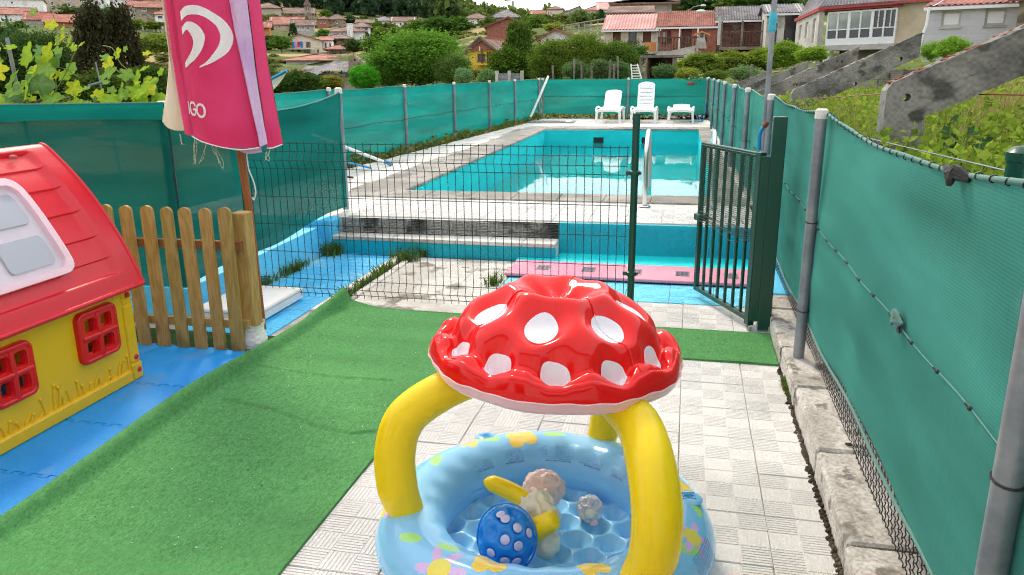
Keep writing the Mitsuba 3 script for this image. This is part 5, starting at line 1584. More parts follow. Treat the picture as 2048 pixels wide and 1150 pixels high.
nv = len(gy)
I, J = np.meshgrid(np.arange(len(gx) - 1), np.arange(nv - 1), indexing='ij')
cx, cy = (gx[I] + gx[I + 1]) / 2, (gy[J] + gy[J + 1]) / 2
keep = ~((cx > -4.4) & (cx < 1.2) & (cy > -3) & (cy < 20.6))
a = (I * nv + J)[keep]
b = ((I + 1) * nv + J)[keep]
F = np.concatenate([np.stack([a, b, b + 1], 1), np.stack([a, b + 1, a + 1], 1)])
struct('hillside', trimesh.Trimesh(np.stack([GX, GY, GZ], -1).reshape(-1, 3), F, process=False), 'terrain_mat', smooth=True)
struct('soil_edge', cat_([box(-5.6, -4.15, 4.45, 6.2, -.5, .12), box(-5.2, -3.7, 6.2, 20.8, -.5, .22), box(-5.2, 1.4, 20.7, 21.6, -.5, .26)]), 'dark_soil')


# ------------------------------------------------------------------ leaves
def quads(C, s, up=.35, seed=0, asp=1.5):
    """leaf-sized bent quads at the centres C, with random directions leaning upwards"""
    g = np.random.default_rng(seed)
    n = len(C)
    N = g.normal(size=(n, 3)) + [0, 0, up]
    N /= np.linalg.norm(N, axis=1, keepdims=True)
    A = np.cross(N, g.normal(size=(n, 3)))
    A /= np.linalg.norm(A, axis=1, keepdims=True)
    B = np.cross(N, A)
    s = np.asarray(s) * g.uniform(.7, 1.3, n)
    A, B = A * (s * asp / 2)[:, None], B * (s / 2)[:, None]
    V = np.stack([C - A, C + B + N * s[:, None] * .12, C + A, C - B + N * s[:, None] * .12], 1).reshape(-1, 3)
    i = np.arange(n)[:, None] * 4
    F = np.concatenate([i + [[0, 1, 2]], i + [[0, 2, 3]]])
    return V, F


def crown(nclump, per, leaf, seed, shape_='round', spread=.30):
    """leaf clumps through a unit crown (radius 1, centred at 0): points and faces"""
    g = np.random.default_rng(seed)
    d = g.normal(size=(nclump, 3))
    d /= np.linalg.norm(d, axis=1, keepdims=True)
    r = g.uniform(.35, .92, nclump) ** .6
    c = d * r[:, None]
    if shape_ == 'cone':
        z = g.uniform(-1, 1, nclump)
        w = .25 + .75 * (1 - (z + 1) / 2)
        a = g.uniform(0, 6.28, nclump)
        c = np.stack([np.cos(a) * w * .85, np.sin(a) * w * .85, z], 1)
    if shape_ == 'dome':
        c[:, 2] = np.abs(c[:, 2]) * 1.3 - .5
    c *= 1 + .35 * (meshkit.fbm(c * 1.7 + seed) - .5)[:, None]
    rad = spread * g.uniform(.55, 1.25, nclump)
    P = (c[:, None] + g.normal(size=(nclump, per, 3)) * (rad[:, None, None] * [.62, .62, .45])).reshape(-1, 3)
    tint = np.repeat(g.uniform(.72, 1.22, nclump), per) * g.uniform(.85, 1.15, nclump * per)
    V, F = quads(P, leaf, .5, seed)
    return V, F, np.repeat(tint, 4)


CROWNS = {}


def leafy(kind, col, col2=None):
    """shape dict of a crown variant in a colour (cached)"""
    key = (kind, tuple(col))
    if key not in CROWNS:
        n, per, leaf, seed, shp, spread = KINDS[kind]
        V, F, t = crown(n, per, leaf, seed, shp, spread)
        g = np.random.default_rng(seed + 5)
        c1, c2 = np.array(col), np.array(col2 if col2 is not None else np.array(col) * [1.35, 1.2, .9])
        m = np.repeat(g.uniform(0, 1, len(V) // 4) ** 1.6, 4)[:, None]
        C = 1.7 * (c1 * (1 - m) + c2 * m) * t[:, None]
        CROWNS[key] = mikit.ply((V, F), 'leaf', smooth=False, color=np.clip(C, 0, 1))
    return CROWNS[key]


KINDS = {'far_a': (60, 16, .20, 1, 'round', .34), 'far_b': (60, 16, .20, 2, 'round', .34), 'far_c': (50, 16, .22, 3, 'round', .38), 'far_cone': (70, 14, .17, 4, 'cone', .22),
         'mid_a': (150, 45, .085, 5, 'round', .26), 'mid_b': (150, 45, .085, 6, 'round', .26), 'mid_c': (130, 45, .09, 7, 'round', .30), 'mid_cone': (170, 40, .075, 8, 'cone', .20),
         'big': (260, 90, .042, 9, 'round', .24), 'big_b': (240, 90, .045, 10, 'round', .26), 'dome': (140, 60, .07, 11, 'dome', .22), 'tight': (260, 60, .05, 12, 'round', .16)}


def tree(label, x, y, zb, rx, rz_, kind, col, cat='tree', name='tree', group=None, trunk=True, col2=None, ry=None):
    """zb: height of the crown's foot; rx, rz_: crown radii"""
    k = thing(name, label, cat, group)
    obj('crown', leafy(kind, col, col2), None, k, to_world=T().translate([x, y, zb + rz_]).rotate([0, 0, 1], rnd.uniform(0, 360)).scale([rx, ry or rx, rz_]))
    if trunk:
        gz = float(ground_z(x, y))
        zt = zb + rz_ * .9
        r0 = max(.05, rx * .055)
        ms = [tube(smooth_path([(x, y, gz - .3), (x + r0, y, (gz + zb) / 2), (x - r0, y, zb + rz_ * .4), (x, y, zt)], 8), np.linspace(r0, r0 * .35, 8), 7)]
        for q in range(5):
            a = q * 1.26 + rnd.random()
            ms.append(tube([(x, y, zb + rz_ * (.15 + .1 * q)), (x + rx * .35 * math.cos(a), y + rx * .35 * math.sin(a), zb + rz_ * (.55 + .1 * q)), (x + rx * .62 * math.cos(a), y + rx * .62 * math.sin(a), zb + rz_ * (.75 + .12 * q))], [r0 * .5, r0 * .3, r0 * .12], 5))
        obj('trunk', cat_(ms), 'bark', k, smooth=60)
    return k


# ------------------------------------------------------------------ houses
def corr(p00, p10, p01, p11, n, amp, th_=.05, rows=0, nv=None):
    """roof slope between the eave (p00-p10) and the ridge (p01-p11), with n rounded ribs running up it and overlapping courses"""
    A = [np.array(q, float) for q in (p00, p10, p01, p11)]
    nrm = np.cross(A[1] - A[0], A[2] - A[0])
    nrm /= np.linalg.norm(nrm)
    if nrm[2] < 0:
        nrm = -nrm

    def f(u, v):
        e = A[0] + (A[1] - A[0]) * u[..., None]
        t = A[2] + (A[3] - A[2]) * u[..., None]
        o = amp * np.cos(u * n * 2 * math.pi)
        if rows:
            o = o + amp * .9 * (1 - (v * rows) % 1)
        return tuple(np.moveaxis(e + (t - e) * v[..., None] + nrm * o[..., None], -1, 0))
    top = grid(f, max(int(n * 6) + 1, 3), nv or (rows * 3 + 2 if rows else 3))
    lo = [q - nrm * th_ for q in A]
    under = trimesh.Trimesh(np.array([A[0], A[1], A[3], A[2]] + [lo[0], lo[1], lo[3], lo[2]]) - nrm * amp, BOXF, process=False)
    return cat_([top, under])


def house(label, x, y, z0, w, d, h, wall='wall_white', roof=('side', 1.2, .3, 'roof_red'), wins=(), rot=0.0, cat='house', side=None, name='house', ribs=0, gable=None):
    """x: middle of the front wall, which faces -y before rotation; wins: (u0, u1, v0, v1, pane, frame) as shares of the wall"""
    k = thing(name, label, cat)
    A = lambda m: move(m, x, y, z0, rz=rot)
    kind, rh, ov, rm = roof
    low = 2.5
    P = sbox(-w / 2, -low, w / 2, h)
    if kind == 'front':
        P = P.union(Polygon([(-w / 2, h - .01), (w / 2, h - .01), (w * (gable or 0), h + rh)]))
    rects = [(-w / 2 + w * a, -w / 2 + w * b, h * c, h * e, p, f) for a, b, c, e, p, f in wins]
    for r in rects:
        P = P.difference(sbox(*r[:1], r[2], r[1], r[3]))
    body = [upright(extrude(P, .3))]
    body += [box(-w / 2, -w / 2 + .3, .3, d, -low, h), box(w / 2 - .3, w / 2, .3, d, -low, h), box(-w / 2 + .3, w / 2 - .3, d - .3, d, -low, h)]
    if kind == 'side':
        for s in (-1, 1):
            body.append(move(upright(extrude(Polygon([(0, h), (d, h), (d / 2, h + rh)]), .3)), s * (w / 2 - .15) + .15, 0, 0, rz=math.pi / 2))
    obj('wall', A(cat_(body)), wall, k)
    # roof
    if kind == 'side':
        ms = [corr((-w / 2 - ov, -ov, h - ov * rh / (d / 2)), (w / 2 + ov, -ov, h - ov * rh / (d / 2)), (-w / 2 - ov, d / 2, h + rh), (w / 2 + ov, d / 2, h + rh), ribs or 1, .03 if ribs else 0, .12, rows=10 if ribs and 'slate' not in rm else 0),
              corr((-w / 2 - ov, d + ov, h - ov * rh / (d / 2)), (w / 2 + ov, d + ov, h - ov * rh / (d / 2)), (-w / 2 - ov, d / 2, h + rh), (w / 2 + ov, d / 2, h + rh), 1, 0, .12)]
        if not ribs:
            ms.append(tube([(-w / 2 - ov, d / 2, h + rh + .02), (w / 2 + ov, d / 2, h + rh + .02)], .11, 6))
    elif kind == 'front':
        g0 = w * (gable or 0)
        ms = [corr((-w / 2 - ov, -ov, h - ov * .4), (-w / 2 - ov, d, h - ov * .4), (g0, -ov, h + rh + .05), (g0, d, h + rh + .05), ribs or 1, .03 if ribs else 0, .14),
              corr((w / 2 + ov, -ov, h - ov * .4), (w / 2 + ov, d, h - ov * .4), (g0, -ov, h + rh + .05), (g0, d, h + rh + .05), ribs or 1, .03 if ribs else 0, .14)]
    elif kind == 'hip':
        a = min(d / 2, w * .42)
        e = [(-w / 2 - ov, -ov), (w / 2 + ov, -ov), (w / 2 + ov, d + ov), (-w / 2 - ov, d + ov)]
        V = np.array([[*q, h - .05] for q in e] + [[-w / 2 + a, d / 2, h + rh], [w / 2 - a, d / 2, h + rh]] + [[*q, h - .20] for q in e])
        F = [[0, 1, 5], [0, 5, 4], [1, 2, 5], [2, 3, 4], [2, 4, 5], [3, 0, 4], [0, 6, 7], [0, 7, 1], [1, 7, 8], [1, 8, 2], [2, 8, 9], [2, 9, 3], [3, 9, 6], [3, 6, 0], [6, 8, 7], [6, 9, 8]]
        ms = [trimesh.Trimesh(V, np.array(F), process=False)]
        ms += [tube([V[i], V[j]], .09, 5) for i, j in ((0, 4), (1, 5), (4, 5))]
    elif kind == 'shed':
        ms = [corr((-w / 2 - ov, -ov, h), (w / 2 + ov, -ov, h), (-w / 2 - ov, d, h + rh), (w / 2 + ov, d, h + rh), ribs or 1, .03 if ribs else 0, .12, rows=8 if ribs and 'slate' not in rm else 0)]
    else:
        ms = [box(-w / 2 - ov, w / 2 + ov, -ov, d + ov, h - .02, h + .18)]
    r_ = obj('roof', A(cat_(ms)), rm, k, smooth=30)
    if ribs:
        obj('gutter', A(box(-w / 2 - ov, w / 2 + ov, -ov - .12, -ov - .01, h - ov * .5 - .12, h - ov * .5 + .0)), 'shutter_white', k)
    # windows: recessed panes with frames
    for x0, x1, zz0, zz1, pane, frame in rects:
        t = min(.09, (x1 - x0) * .12)
        wk = obj('window', A(cat_([box(x0, x0 + t, .08, .16, zz0, zz1), box(x1 - t, x1, .08, .16, zz0, zz1), box(x0 + t, x1 - t, .08, .16, zz0, zz0 + t), box(x0 + t, x1 - t, .08, .16, zz1 - t, zz1), box(x0 - .04, x1 + .04, -.06, .08, zz0 - .08, zz0)])), frame, k)
        obj('pane', A(box(x0 + t, x1 - t, .11, .13, zz0 + t, zz1 - t)), pane, wk)
    return k, A


pri('wall_tilewhite', proc(lambda p, n, uv: mix((.47, .465, .50), (.54, .53, .565), cell_rand(dr.floor(p.x / .6), dr.floor(p.z / .28), 3)) * dr.select((p.z / .28 - dr.floor(p.z / .28)) < .05, .82, 1.0)), .5, .4)


def round_windows(x, y, z, w, h):
    k = thing('facade_trim', 'grey corner strips and round windows on the white church front', 'church trim')
    for dz, r in ((h * .42, .50), (h * .12, .62)):
        q = obj('round_window', cat_([tube([(x + r * math.cos(t), y - .05, z + dz + r * math.sin(t)) for t in np.linspace(0, 2 * math.pi, 24, endpoint=False)], .16, 6, closed=True)]), 'wall_grey', k)
        obj('pane', upright(extrude(Point(x, z + dz).buffer(r, 12), .08)).apply_translation([0, y - .09, 0]), 'pane_dark', q)
    for s in (-1, 1):
        obj('corner_strip', box(x + s * w * .46 - .18, x + s * w * .46 + .18, y - .12, y - .01, z - 1, z + h), 'wall_grey', k)


def chimney(x, y, z, w, h, mat, label):
    k = thing('chimney', label, 'chimney')
    obj('stack', box(x - w / 2, x + w / 2, y - .5, y + .4, z, z + h), mat, k)
    obj('cowl', box(x - w / 2 - .1, x + w / 2 + .1, y - .6, y + .5, z + h, z + h + .15), mat, k)


def laundry(x0, x1, y, z, xs):
    k = thing('balcony', 'long balcony slab with thin railing on the cream laundry house', 'balcony')
    obj('slab', box(x0, x1, y - 1.5, y - .02, z - .25, z), 'wall_cream', k)
    obj('railing', cat_([box(x0, x1, y - 1.48, y - 1.44, z + .9, z + .95)] + [box(x0 + (x1 - x0) * q / 24 - .02, x0 + (x1 - x0) * q / 24 + .02, y - 1.47, y - 1.45, z, z + .9) for q in range(25)]), 'wall_grey', k)
    cols = ['wall_white', 'wall_white', 'vinyl_blue', 'fabric_lilac', 'fabric_red', 'vinyl_blue']
    nm = ['white', 'second white', 'blue', 'lilac', 'red', 'dark blue']
    for q, xx in enumerate(xs):
        w = .45
        obj('laundry', grid(lambda u, v: (xx - w / 2 + w * u, y - 1.56 + .05 * np.sin(u * 6 + q), z + .96 - v * (.75 + .1 * (q % 3))), 8, 6), cols[q], None, label=f'{nm[q]} cloth hung over the balcony of the cream house', cat='laundry')


def ruin(x, y, z, w, h):
    k = thing('ruined_house', 'ruined stone house with collapsing slate roof and bare gable', 'ruin')
    g = .24 * w
    P = Polygon([(-w / 2, -2), (w / 2 + .1, -2), (w / 2 + .1, h * .95), (w * .40, h * 1.18), (w * .29, h * 1.62), (w * .22, h * 1.86), (w * .155, h * 1.80), (w * .15, h * 1.2), (w * .12, h * 1.02), (0, h * .98), (-w / 2, h * .95)])
    P = P.difference(sbox(-w * .34, .1, -w * .24, h * .78)).difference(sbox(w * .40, -.5, w * .455, h * .8)).difference(Point(w * .225, h * 1.62).buffer(w * .013))
    m = upright(extrude(P, .5).subdivide_to_size(1.0))
    obj('wall', move(cat_([m, box(-w / 2, -w / 2 + .5, .5, 6, -2, h), box(w / 2 - .4, w / 2 + .1, .5, 6, -2, h), box(-w / 2 + .5, w / 2 - .4, 5.5, 6, -2, h * 1.0)]), x, y, z), 'wall_stone', k)
    def sl(u, v):
        X = -w * .56 + u * w * .72
        zz = h * .93 + v * h * .62 * (1 - .35 * np.clip(1 - u * 2.2, 0, 1)) - .35 * np.sin(u * 5 + .6) * (1 - v) + .35 * (fb(np.stack([u * 6, v * 4, u * 0], -1)) - .5)
        return x + X, y - .6 + v * 3.9, z + zz
    rf_ = obj('roof', grid(sl, 60, 14), 'roof_slate', k, smooth=20)
    obj('roof_patch', grid(lambda u, v: (x - w * .54 + u * w * .20, y - .72 + v * 1.0, z + h * .93 + v * .28 - .35 * np.sin(u * 1.6 + .6) * (1 - v) + .1), 12, 4), 'roof_dull', rf_)
    obj('roof', grid(lambda u, v: (x + w * (.27 + .26 * u), y + .3 + v * 3.5, z + h * (1.62 - .52 * u) + .25 * (fb(np.stack([u * 6, v * 4, u * 0], -1)) - .5)), 12, 10), 'roof_slate', k, smooth=20)
    bm = []
    for q in range(26):
        xx = rnd.uniform(-.08, .16) * w
        bm.append(tube([(x + xx, y - .55, z + h * rnd.uniform(.75, .98)), (x + xx + rnd.uniform(-.8, .8), y + rnd.uniform(-.3, .2), z + h * rnd.uniform(.95, 1.12))], rnd.uniform(.03, .07), 5))
    for q in range(5):
        bm.append(tube([(x + w * .47, y - .3 - .02 * q, z + h * (.98 + .02 * q)), (x + w * (.30 - .01 * q), y - .2, z + h * (1.32 + .06 * q))], .06, 5))
    obj('broken_rafters', cat_(bm), 'wood_grey', k, kind='stuff')
    obj('shed_door', move(box(-w * .36, -w * .22, -.05, .05, -.5, h * .80), x, y, z), 'old_wood', k)
    for q in range(5):
        obj('door_plank', box(x - w * .36 + q * w * .028, x - w * .36 + (q + .9) * w * .028, y - .10, y - .052, z - .5, z + h * .79), 'wood_grey', k)


def brick_gable(x, y, z, w, h, zt):
    k = thing('brick_gable', 'raw red brick gable end with white lamp above the yellow wall', 'gable wall')
    H = zt - z
    obj('bricks', move(upright(extrude(Polygon([(-w * .50, h * .96), (w * .42, h * 1.08), (w * .06, H), (-w * .06, H * .985)]), .14)), x, y - .16, z), 'wall_brick', k)
    obj('verge', cat_([tube([(x - w * .56, y - .3, z + h * .93), (x + w * .0, y - .3, z + H + .12)], .12, 5), tube([(x + w * .0, y - .3, z + H + .12), (x + w * .5, y - .3, z + h * 1.04)], .12, 5)]), 'roof_brown', k)
    obj('antenna', box(x - w * .02, x + w * .005, y - .4, y - .3, z + h * 1.0, z + h * 1.25), 'wall_white', k)
    obj('balcony', box(x - w * .1, x + w * .48, y - .9, y - .02, z + .25 * h, z + .33 * h), 'wall_yellow', k)
    for q in (.02, .22, .30):
        obj('beam', box(x + w * q, x + w * (q + .025), y - .24, y - .01, z + h * .3, z + h * .98), 'old_wood', k)


def row_details(bx0, bx1, bz, bzr, ox0, ox1, oz0, oz1, cx0, cx1, cz0, cz1, tx0, tx1, tz0, tz1):
    k = thing('balcony', 'roofed balcony of the brick row house with dark bars and posts', 'balcony')
    obj('slab', box(bx0, bx1 - 1, 58.4, 59.98, bz - .2, bz), 'wall_grey', k)
    for q in range(16):
        xx = bx0 + .15 + q * .2
        obj('baluster', box(xx - .045, xx + .045, 58.45, 58.53, bz, bz + .85), 'old_wood', k)
    obj('handrail', box(bx0, bx0 + 3.4, 58.42, 58.56, bz + .85, bz + .93), 'old_wood', k)
    for xx in (bx0 + .05, bx0 + 1.45, bx0 + 2.7):
        obj('post', box(xx, xx + .09, 58.44, 58.54, bz, bz + 1.5), 'wood_grey' if xx < bx0 + 1 else 'frame_white', k)
    k = thing('balcony', 'small orange brick balcony front under the pink roofed house', 'balcony')
    obj('parapet', box(ox0, ox1, 58.6, 58.8, oz0, oz1), 'wall_orange', k)
    obj('slab', box(ox0 - .1, ox1 + .1, 58.55, 59.98, oz0 - .15, oz0), 'wall_grey', k)
    k = thing('chimney', 'grey chimney with little tiled cap in front of the brick house', 'chimney')
    cz = (cz1 - cz0)
    obj('stack', hullbox([[cx0 - .25, 57.2, cz0], [cx1 + .15, 57.2, cz0], [cx1 + .15, 57.8, cz0], [cx0 - .25, 57.8, cz0], [cx0, 57.3, cz0 + cz * .62], [cx1, 57.3, cz0 + cz * .62], [cx1, 57.7, cz0 + cz * .62], [cx0, 57.7, cz0 + cz * .62]]), 'wall_grey', k)
    obj('smoke_opening', box(cx0 + .12, cx1 - .12, 57.36, 57.64, cz0 + cz * .62, cz0 + cz * .86), 'pane_dark', k)
    obj('pillar', cat_([box(cx0, cx0 + .10, 57.3, 57.7, cz0 + cz * .62, cz0 + cz * .86), box(cx1 - .10, cx1, 57.3, 57.7, cz0 + cz * .62, cz0 + cz * .86)]), 'wall_grey', k)
    mid = (cx0 + cx1) / 2
    for s in (-1, 1):
        obj('cap_tile', hullbox([[mid, 57.1, cz1 - .10], [mid + s * .55, 57.1, cz1 - .32], [mid + s * .55, 57.9, cz1 - .32], [mid, 57.9, cz1 - .10], [mid, 57.1, cz1], [mid + s * .55, 57.1, cz1 - .22], [mid + s * .55, 57.9, cz1 - .22], [mid, 57.9, cz1]]), 'wall_orange', k)
    k = thing('balcony', 'dark wooden gallery railing of the timber row house', 'balcony')
    obj('slab', box(tx0, tx1, 58.2, 59.98, tz0 - .2, tz0), 'wall_stone', k)
    obj('rail', cat_([box(tx0, tx1, 58.25, 58.33, tz0 + .95, tz0 + 1.03), box(tx0, tx1, 58.25, 58.31, tz0 + .1, tz0 + .16)]), 'old_wood', k)
    for q in range(14):
        xx = tx0 + (tx1 - tx0) * q / 13
        obj('baluster', box(xx - .04, xx + .04, 58.26, 58.32, tz0, tz0 + .95), 'shutter_wood', k)
    for q in range(3):
        xx = tx0 + (tx1 - tx0) * (q + .0) / 2
        obj('post', box(xx - .07, xx + .07, 58.2, 58.34, tz0, tz0 + 1.7), 'wood_grey', k)


def shed_group(a, b, c, d, e, f):
    k = thing('ramp_wall', 'grey concrete ramp wall below the brick row house', 'wall')
    obj('wall_body', hullbox([[a[0], 57, a[2] - 1.2], [b[0], 57, b[2] - 1.6], [b[0], 57.4, b[2] - 1.6], [a[0], 57.4, a[2] - 1.2], [a[0], 57, a[2] - .1], [b[0], 57, b[2] + .1], [b[0], 57.4, b[2] + .1], [a[0], 57.4, a[2] - .1]]), 'wall_grey', k)
    k = thing('dark_shed', 'open dark garden shed with white cut-outs inside, behind the far fence', 'shed')
    x0, x1, z0, z1 = d[0], e[0], d[2] - .6, f[2]
    obj('wall', cat_([box(x0, x1, 46.5, 46.7, z0, z1), box(x0, x0 + .15, 44.2, 46.5, z0, z1)]), 'old_wood', k)
    obj('roof', box(x0 - .3, x1 + .4, 43.9, 46.8, z1, z1 + .12), 'wood_grey', k)
    for xx in (x0 - .25, x0 + (x1 - x0) * .95):
        obj('post', box(xx - .09, xx + .09, 44.0, 44.18, z0 - .5, z1), 'wood_grey', k)
    for q in range(5):
        obj('plank', box(x1 + .0 + q * .22, x1 + .2 + q * .22, 44.1, 44.15, z0 - .3, z1 - .5), 'wood_grey', k)
    for dx, dz in ((.62, .60), (.88, .36)):
        t = thing('white_flower', 'white flower shaped cut-out on the dark shed wall, ' + ('upper one' if dz > .5 else 'lower one'), 'ornament')
        ps = [Point(.16 * math.cos(q * 1.2566), .16 * math.sin(q * 1.2566)).buffer(.10, 6) for q in range(5)]
        P = ps[0]
        for q in ps[1:]:
            P = P.union(q)
        obj('petals', move(upright(extrude(P.union(Point(0, 0).buffer(.1)), .03)), x0 + (x1 - x0) * dx, 45.0, z0 + (z1 - z0) * dz), 'wall_white', t)


def gallery_house(a, b, tl, tr, l, lt, r, rt, gb, gt, base):
    k = thing('gallery_house', 'grey house with long white glazed gallery and red eaves on the right', 'house')
    A, B = np.array(a), np.array(b)
    d = (B - A)[:2] / np.linalg.norm((B - A)[:2])
    ang = math.atan2(d[1], d[0])
    L = np.linalg.norm((B - A)[:2])
    top = tl[2] - a[2]
    fl = gb[2] - a[2]
    gh = gt[2] - gb[2]
    Q = lambda m: move(m, a[0], a[1], a[2], rz=ang)
    # upper floor behind the gallery, stone ground floor below it
    obj('wall', Q(box(-.15, L + .1, .55, 6, -.3, top)), 'wall_grey', k)
    obj('ground_floor', Q(cat_([box(.1, L + .1, 1.2, 6, -3.5, -.3)])), 'wall_stone', k)
    obj('ground_door', Q(box(L * .80, L * .90, 1.1, 1.2, -3.0, -.4)), 'trim_red', k)
    obj('pillar', Q(box(-.05, .30, .0, .35, -3.5, -.12)), 'wall_white', k)
    obj('floor_slab', Q(box(-.2, L + .05, -.05, 1.3, -.28, -.02)), 'wall_grey', k)
    obj('parapet', Q(box(0, L, 0, .10, -.02, fl + .02)), 'frame_white', k)
    g = obj('gallery', Q(cat_([box(0, L, .0, .09, fl + gh, fl + gh + .08), box(0, L, .0, .09, fl + gh * .38, fl + gh * .38 + .05), box(0, L, -.01, .10, fl + .02, fl + .10)])), 'frame_white', k)
    n = 6
    for q in range(n + 1):
        x = L * q / n
        wd = .075 if q % 2 == 0 else .035
        obj('mullion', Q(box(max(x - wd, 0), min(x + wd, L), -.015, .105, fl + .1, fl + gh)), 'frame_white', g)
    for q in range(n):
        x0, x1 = L * q / n, L * (q + 1) / n
        obj('pane', Q(box(x0 + .03, x1 - .03, .04, .055, fl + gh * .40, fl + gh)), 'pane_shade' if q < 4 else 'pane_dark', g)
        obj('pane', Q(box(x0 + .03, x1 - .03, .04, .055, fl + .1, fl + gh * .38)), 'pane_dark', g)
        if q >= 4:
            obj('mullion', Q(box((x0 + x1) / 2 - .02, (x0 + x1) / 2 + .02, -.01, .1, fl + gh * .42, fl + gh)), 'frame_white', g)
    obj('blind', Q(box(.1, L * .66, .18, .2, fl + gh * .5, fl + gh)), 'wall_beige', g)
    obj('fascia', Q(cat_([box(-.3, L + .3, -.28, -.10, top + .02, top + .18), box(-.2, L + .2, -.10, .0, fl + gh + .12, fl + gh + .28)])), 'trim_red', k)
    obj('soffit', Q(box(-.2, L + .2, -.1, .6, top - .02, top + .05)), 'trim_red', k)
    # left wing runs back
    l = np.array(l)
    dl = (l - A)[:2]
    al = math.atan2(dl[1], dl[0])
    LL = np.linalg.norm(dl)
    Z = lambda m: move(m, a[0] - .15, a[1] + .05, a[2], rz=al)
    zt = lt[2] - a[2]
    P = sbox(0, -3.5, LL, top)
    ws = [(LL * .10, LL * .22, top * .10, top * .82), (LL * .42, LL * .54, top * .30, top * .80), (LL * .70, LL * .82, top * .28, top * .78)]
    for x0, x1, z0, z1 in ws:
        P = P.difference(sbox(x0, z0, x1, z1))
    m = upright(extrude(P, .25))
    obj('side_wall', Z(m).apply_translation([0, 0, 0]), 'wall_grey', k)
    for x0, x1, z0, z1 in ws:
        w_ = obj('window', Z(box(x0, x1, .10, .14, z0, z1)), 'shutter_white', k)
    obj('side_fascia', Z(box(-.2, LL + .3, -.1, .35, top - .05, top + .12)), 'trim_red', k)
    obj('roof', cat_([corr((*(Q(box(-.3, -.29, -.3, -.29, 0, .01)).vertices[0][:2]), a[2] + top + .15), (*(Q(box(L + .4, L + .41, -.3, -.29, 0, .01)).vertices[0][:2]), a[2] + top + .15),
                           (a[0] + .9, a[1] + 4.5, a[2] + top + 1.5), (a[0] + d[0] * L, a[1] + 4.5, a[2] + top + 1.5), 24, .035, .1, rows=0),
                      corr((l[0] - .35, l[1] + .3, a[2] + top + .05), (*(Q(box(-.3, -.29, -.3, -.29, 0, .01)).vertices[0][:2]), a[2] + top + .15), (l[0] + .5, l[1] + 1.2, a[2] + top + 1.5), (a[0] + .9, a[1] + 4.5, a[2] + top + 1.5), 18, .035, .1)]), 'roof_slate', k, smooth=40)
    # tan wing to the right
    r_ = np.array(r)
    k2 = thing('tan_wing', 'plain tan rendered house block between the gallery and the white house', 'house')
    obj('wall', hullbox([[b[0] + .03, b[1] + .12, b[2] - 3], [r_[0] + .4, r_[1] + .0, b[2] - 3], [r_[0] + .4, r_[1] + 5, b[2] - 3], [b[0] + .03, b[1] + 4, b[2] - 3], [b[0] + .03, b[1] + .12, tr[2]], [r_[0] + .4, r_[1], rt[2] + .1], [r_[0] + .4, r_[1] + 5, rt[2] + .1], [b[0] + .03, b[1] + 4, tr[2]]]), 'wall_tan', k2)
    obj('roof', hullbox([[b[0] - .2, b[1] - .25, tr[2] + .002], [r_[0] + .5, r_[1] - .3, rt[2] + .12], [r_[0] + .5, r_[1] + 5, rt[2] + 1.2], [b[0] - .2, b[1] + 4, tr[2] + 1.1], [b[0] - .2, b[1] - .25, tr[2] + .14], [r_[0] + .5, r_[1] - .3, rt[2] + .26], [r_[0] + .5, r_[1] + 5, rt[2] + 1.4], [b[0] - .2, b[1] + 4, tr[2] + 1.3]]), 'roof_slate', k2)
    obj('fascia', hullbox([[b[0] - .2, b[1] - .28, tr[2] + .0], [r_[0] + .5, r_[1] - .33, rt[2] + .11], [r_[0] + .5, r_[1] - .31, rt[2] + .11], [b[0] - .2, b[1] - .26, tr[2] + .0], [b[0] - .2, b[1] - .28, tr[2] + .10], [r_[0] + .5, r_[1] - .33, rt[2] + .22], [r_[0] + .5, r_[1] - .31, rt[2] + .22], [b[0] - .2, b[1] - .26, tr[2] + .10]]), 'trim_red', k2)


def downpipes(x0, x1, y, z0, z1):
    for x, n in ((x0, 'left'), (x1, 'right')):
        k = thing('downpipe', f'white downpipe at the {n} edge of the white tiled house', 'downpipe')
        obj('pipe', tube([(x + .12, y, z1), (x + .10, y, z1 - .7), (x, y - .05, z1 - 1.0), (x - .06, y - .05, z0)], .055, 8), 'frame_white', k, smooth=50)



# each house and tree at its place: x, y, foot, size
house('white flat house high at the upper left, above a long red roof', -158.70, 170.00, 16.26, 9.13, 12.00, 3.06, 'wall_white', ('hip', 1.21, 0.35, 'roof_brown'), [(0.25, 0.312, 0.593, 0.778, 'pane_dark', 'frame_white')], rot=0.68)
house('low house with long bright red roof at the left edge of the picture', -144.62, 150.00, 12.79, 10.98, 12.00, 1.52, 'wall_white', ('side', 1.67, 0.35, 'roof_red'), [(0.744, 0.779, -0.133, 0.333, 'pane_dark', 'frame_white'), (0.872, 0.907, -0.133, 0.333, 'pane_dark', 'frame_white'), (0.953, 0.988, -0.133, 0.333, 'pane_dark', 'frame_white')], rot=0.69)
house('low house with dull red roof next to the long red one', -129.10, 142.00, 11.46, 5.22, 10.00, 0.95, 'wall_grey', ('side', 1.66, 0.35, 'roof_dull'), [], rot=0.66)
house('long ochre stone convent building with a row of small windows, upper left', -162.70, 190.00, 18.43, 12.24, 14.00, 3.49, 'wall_beige', ('side', 1.52, 0.35, 'roof_brown'), [(0.165, 0.215, 0.25, 0.5, 'pane_dark', 'frame_white'), (0.481, 0.544, 0.179, 0.429, 'pane_dark', 'frame_white'), (0.772, 0.848, 0.143, 0.429, 'pane_dark', 'frame_white'), (0.468, 0.544, 0.571, 0.821, 'pane_dark', 'frame_white'), (0.747, 0.835, 0.571, 0.786, 'pane_dark', 'frame_white')], rot=0.64)
house('white church front with two round windows, upper left', -149.20, 184.00, 17.70, 4.87, 20.00, 3.60, 'wall_white', ('front', 1.43, 0.35, 'roof_brown'), [], rot=0.61, cat='church', name='village_church')
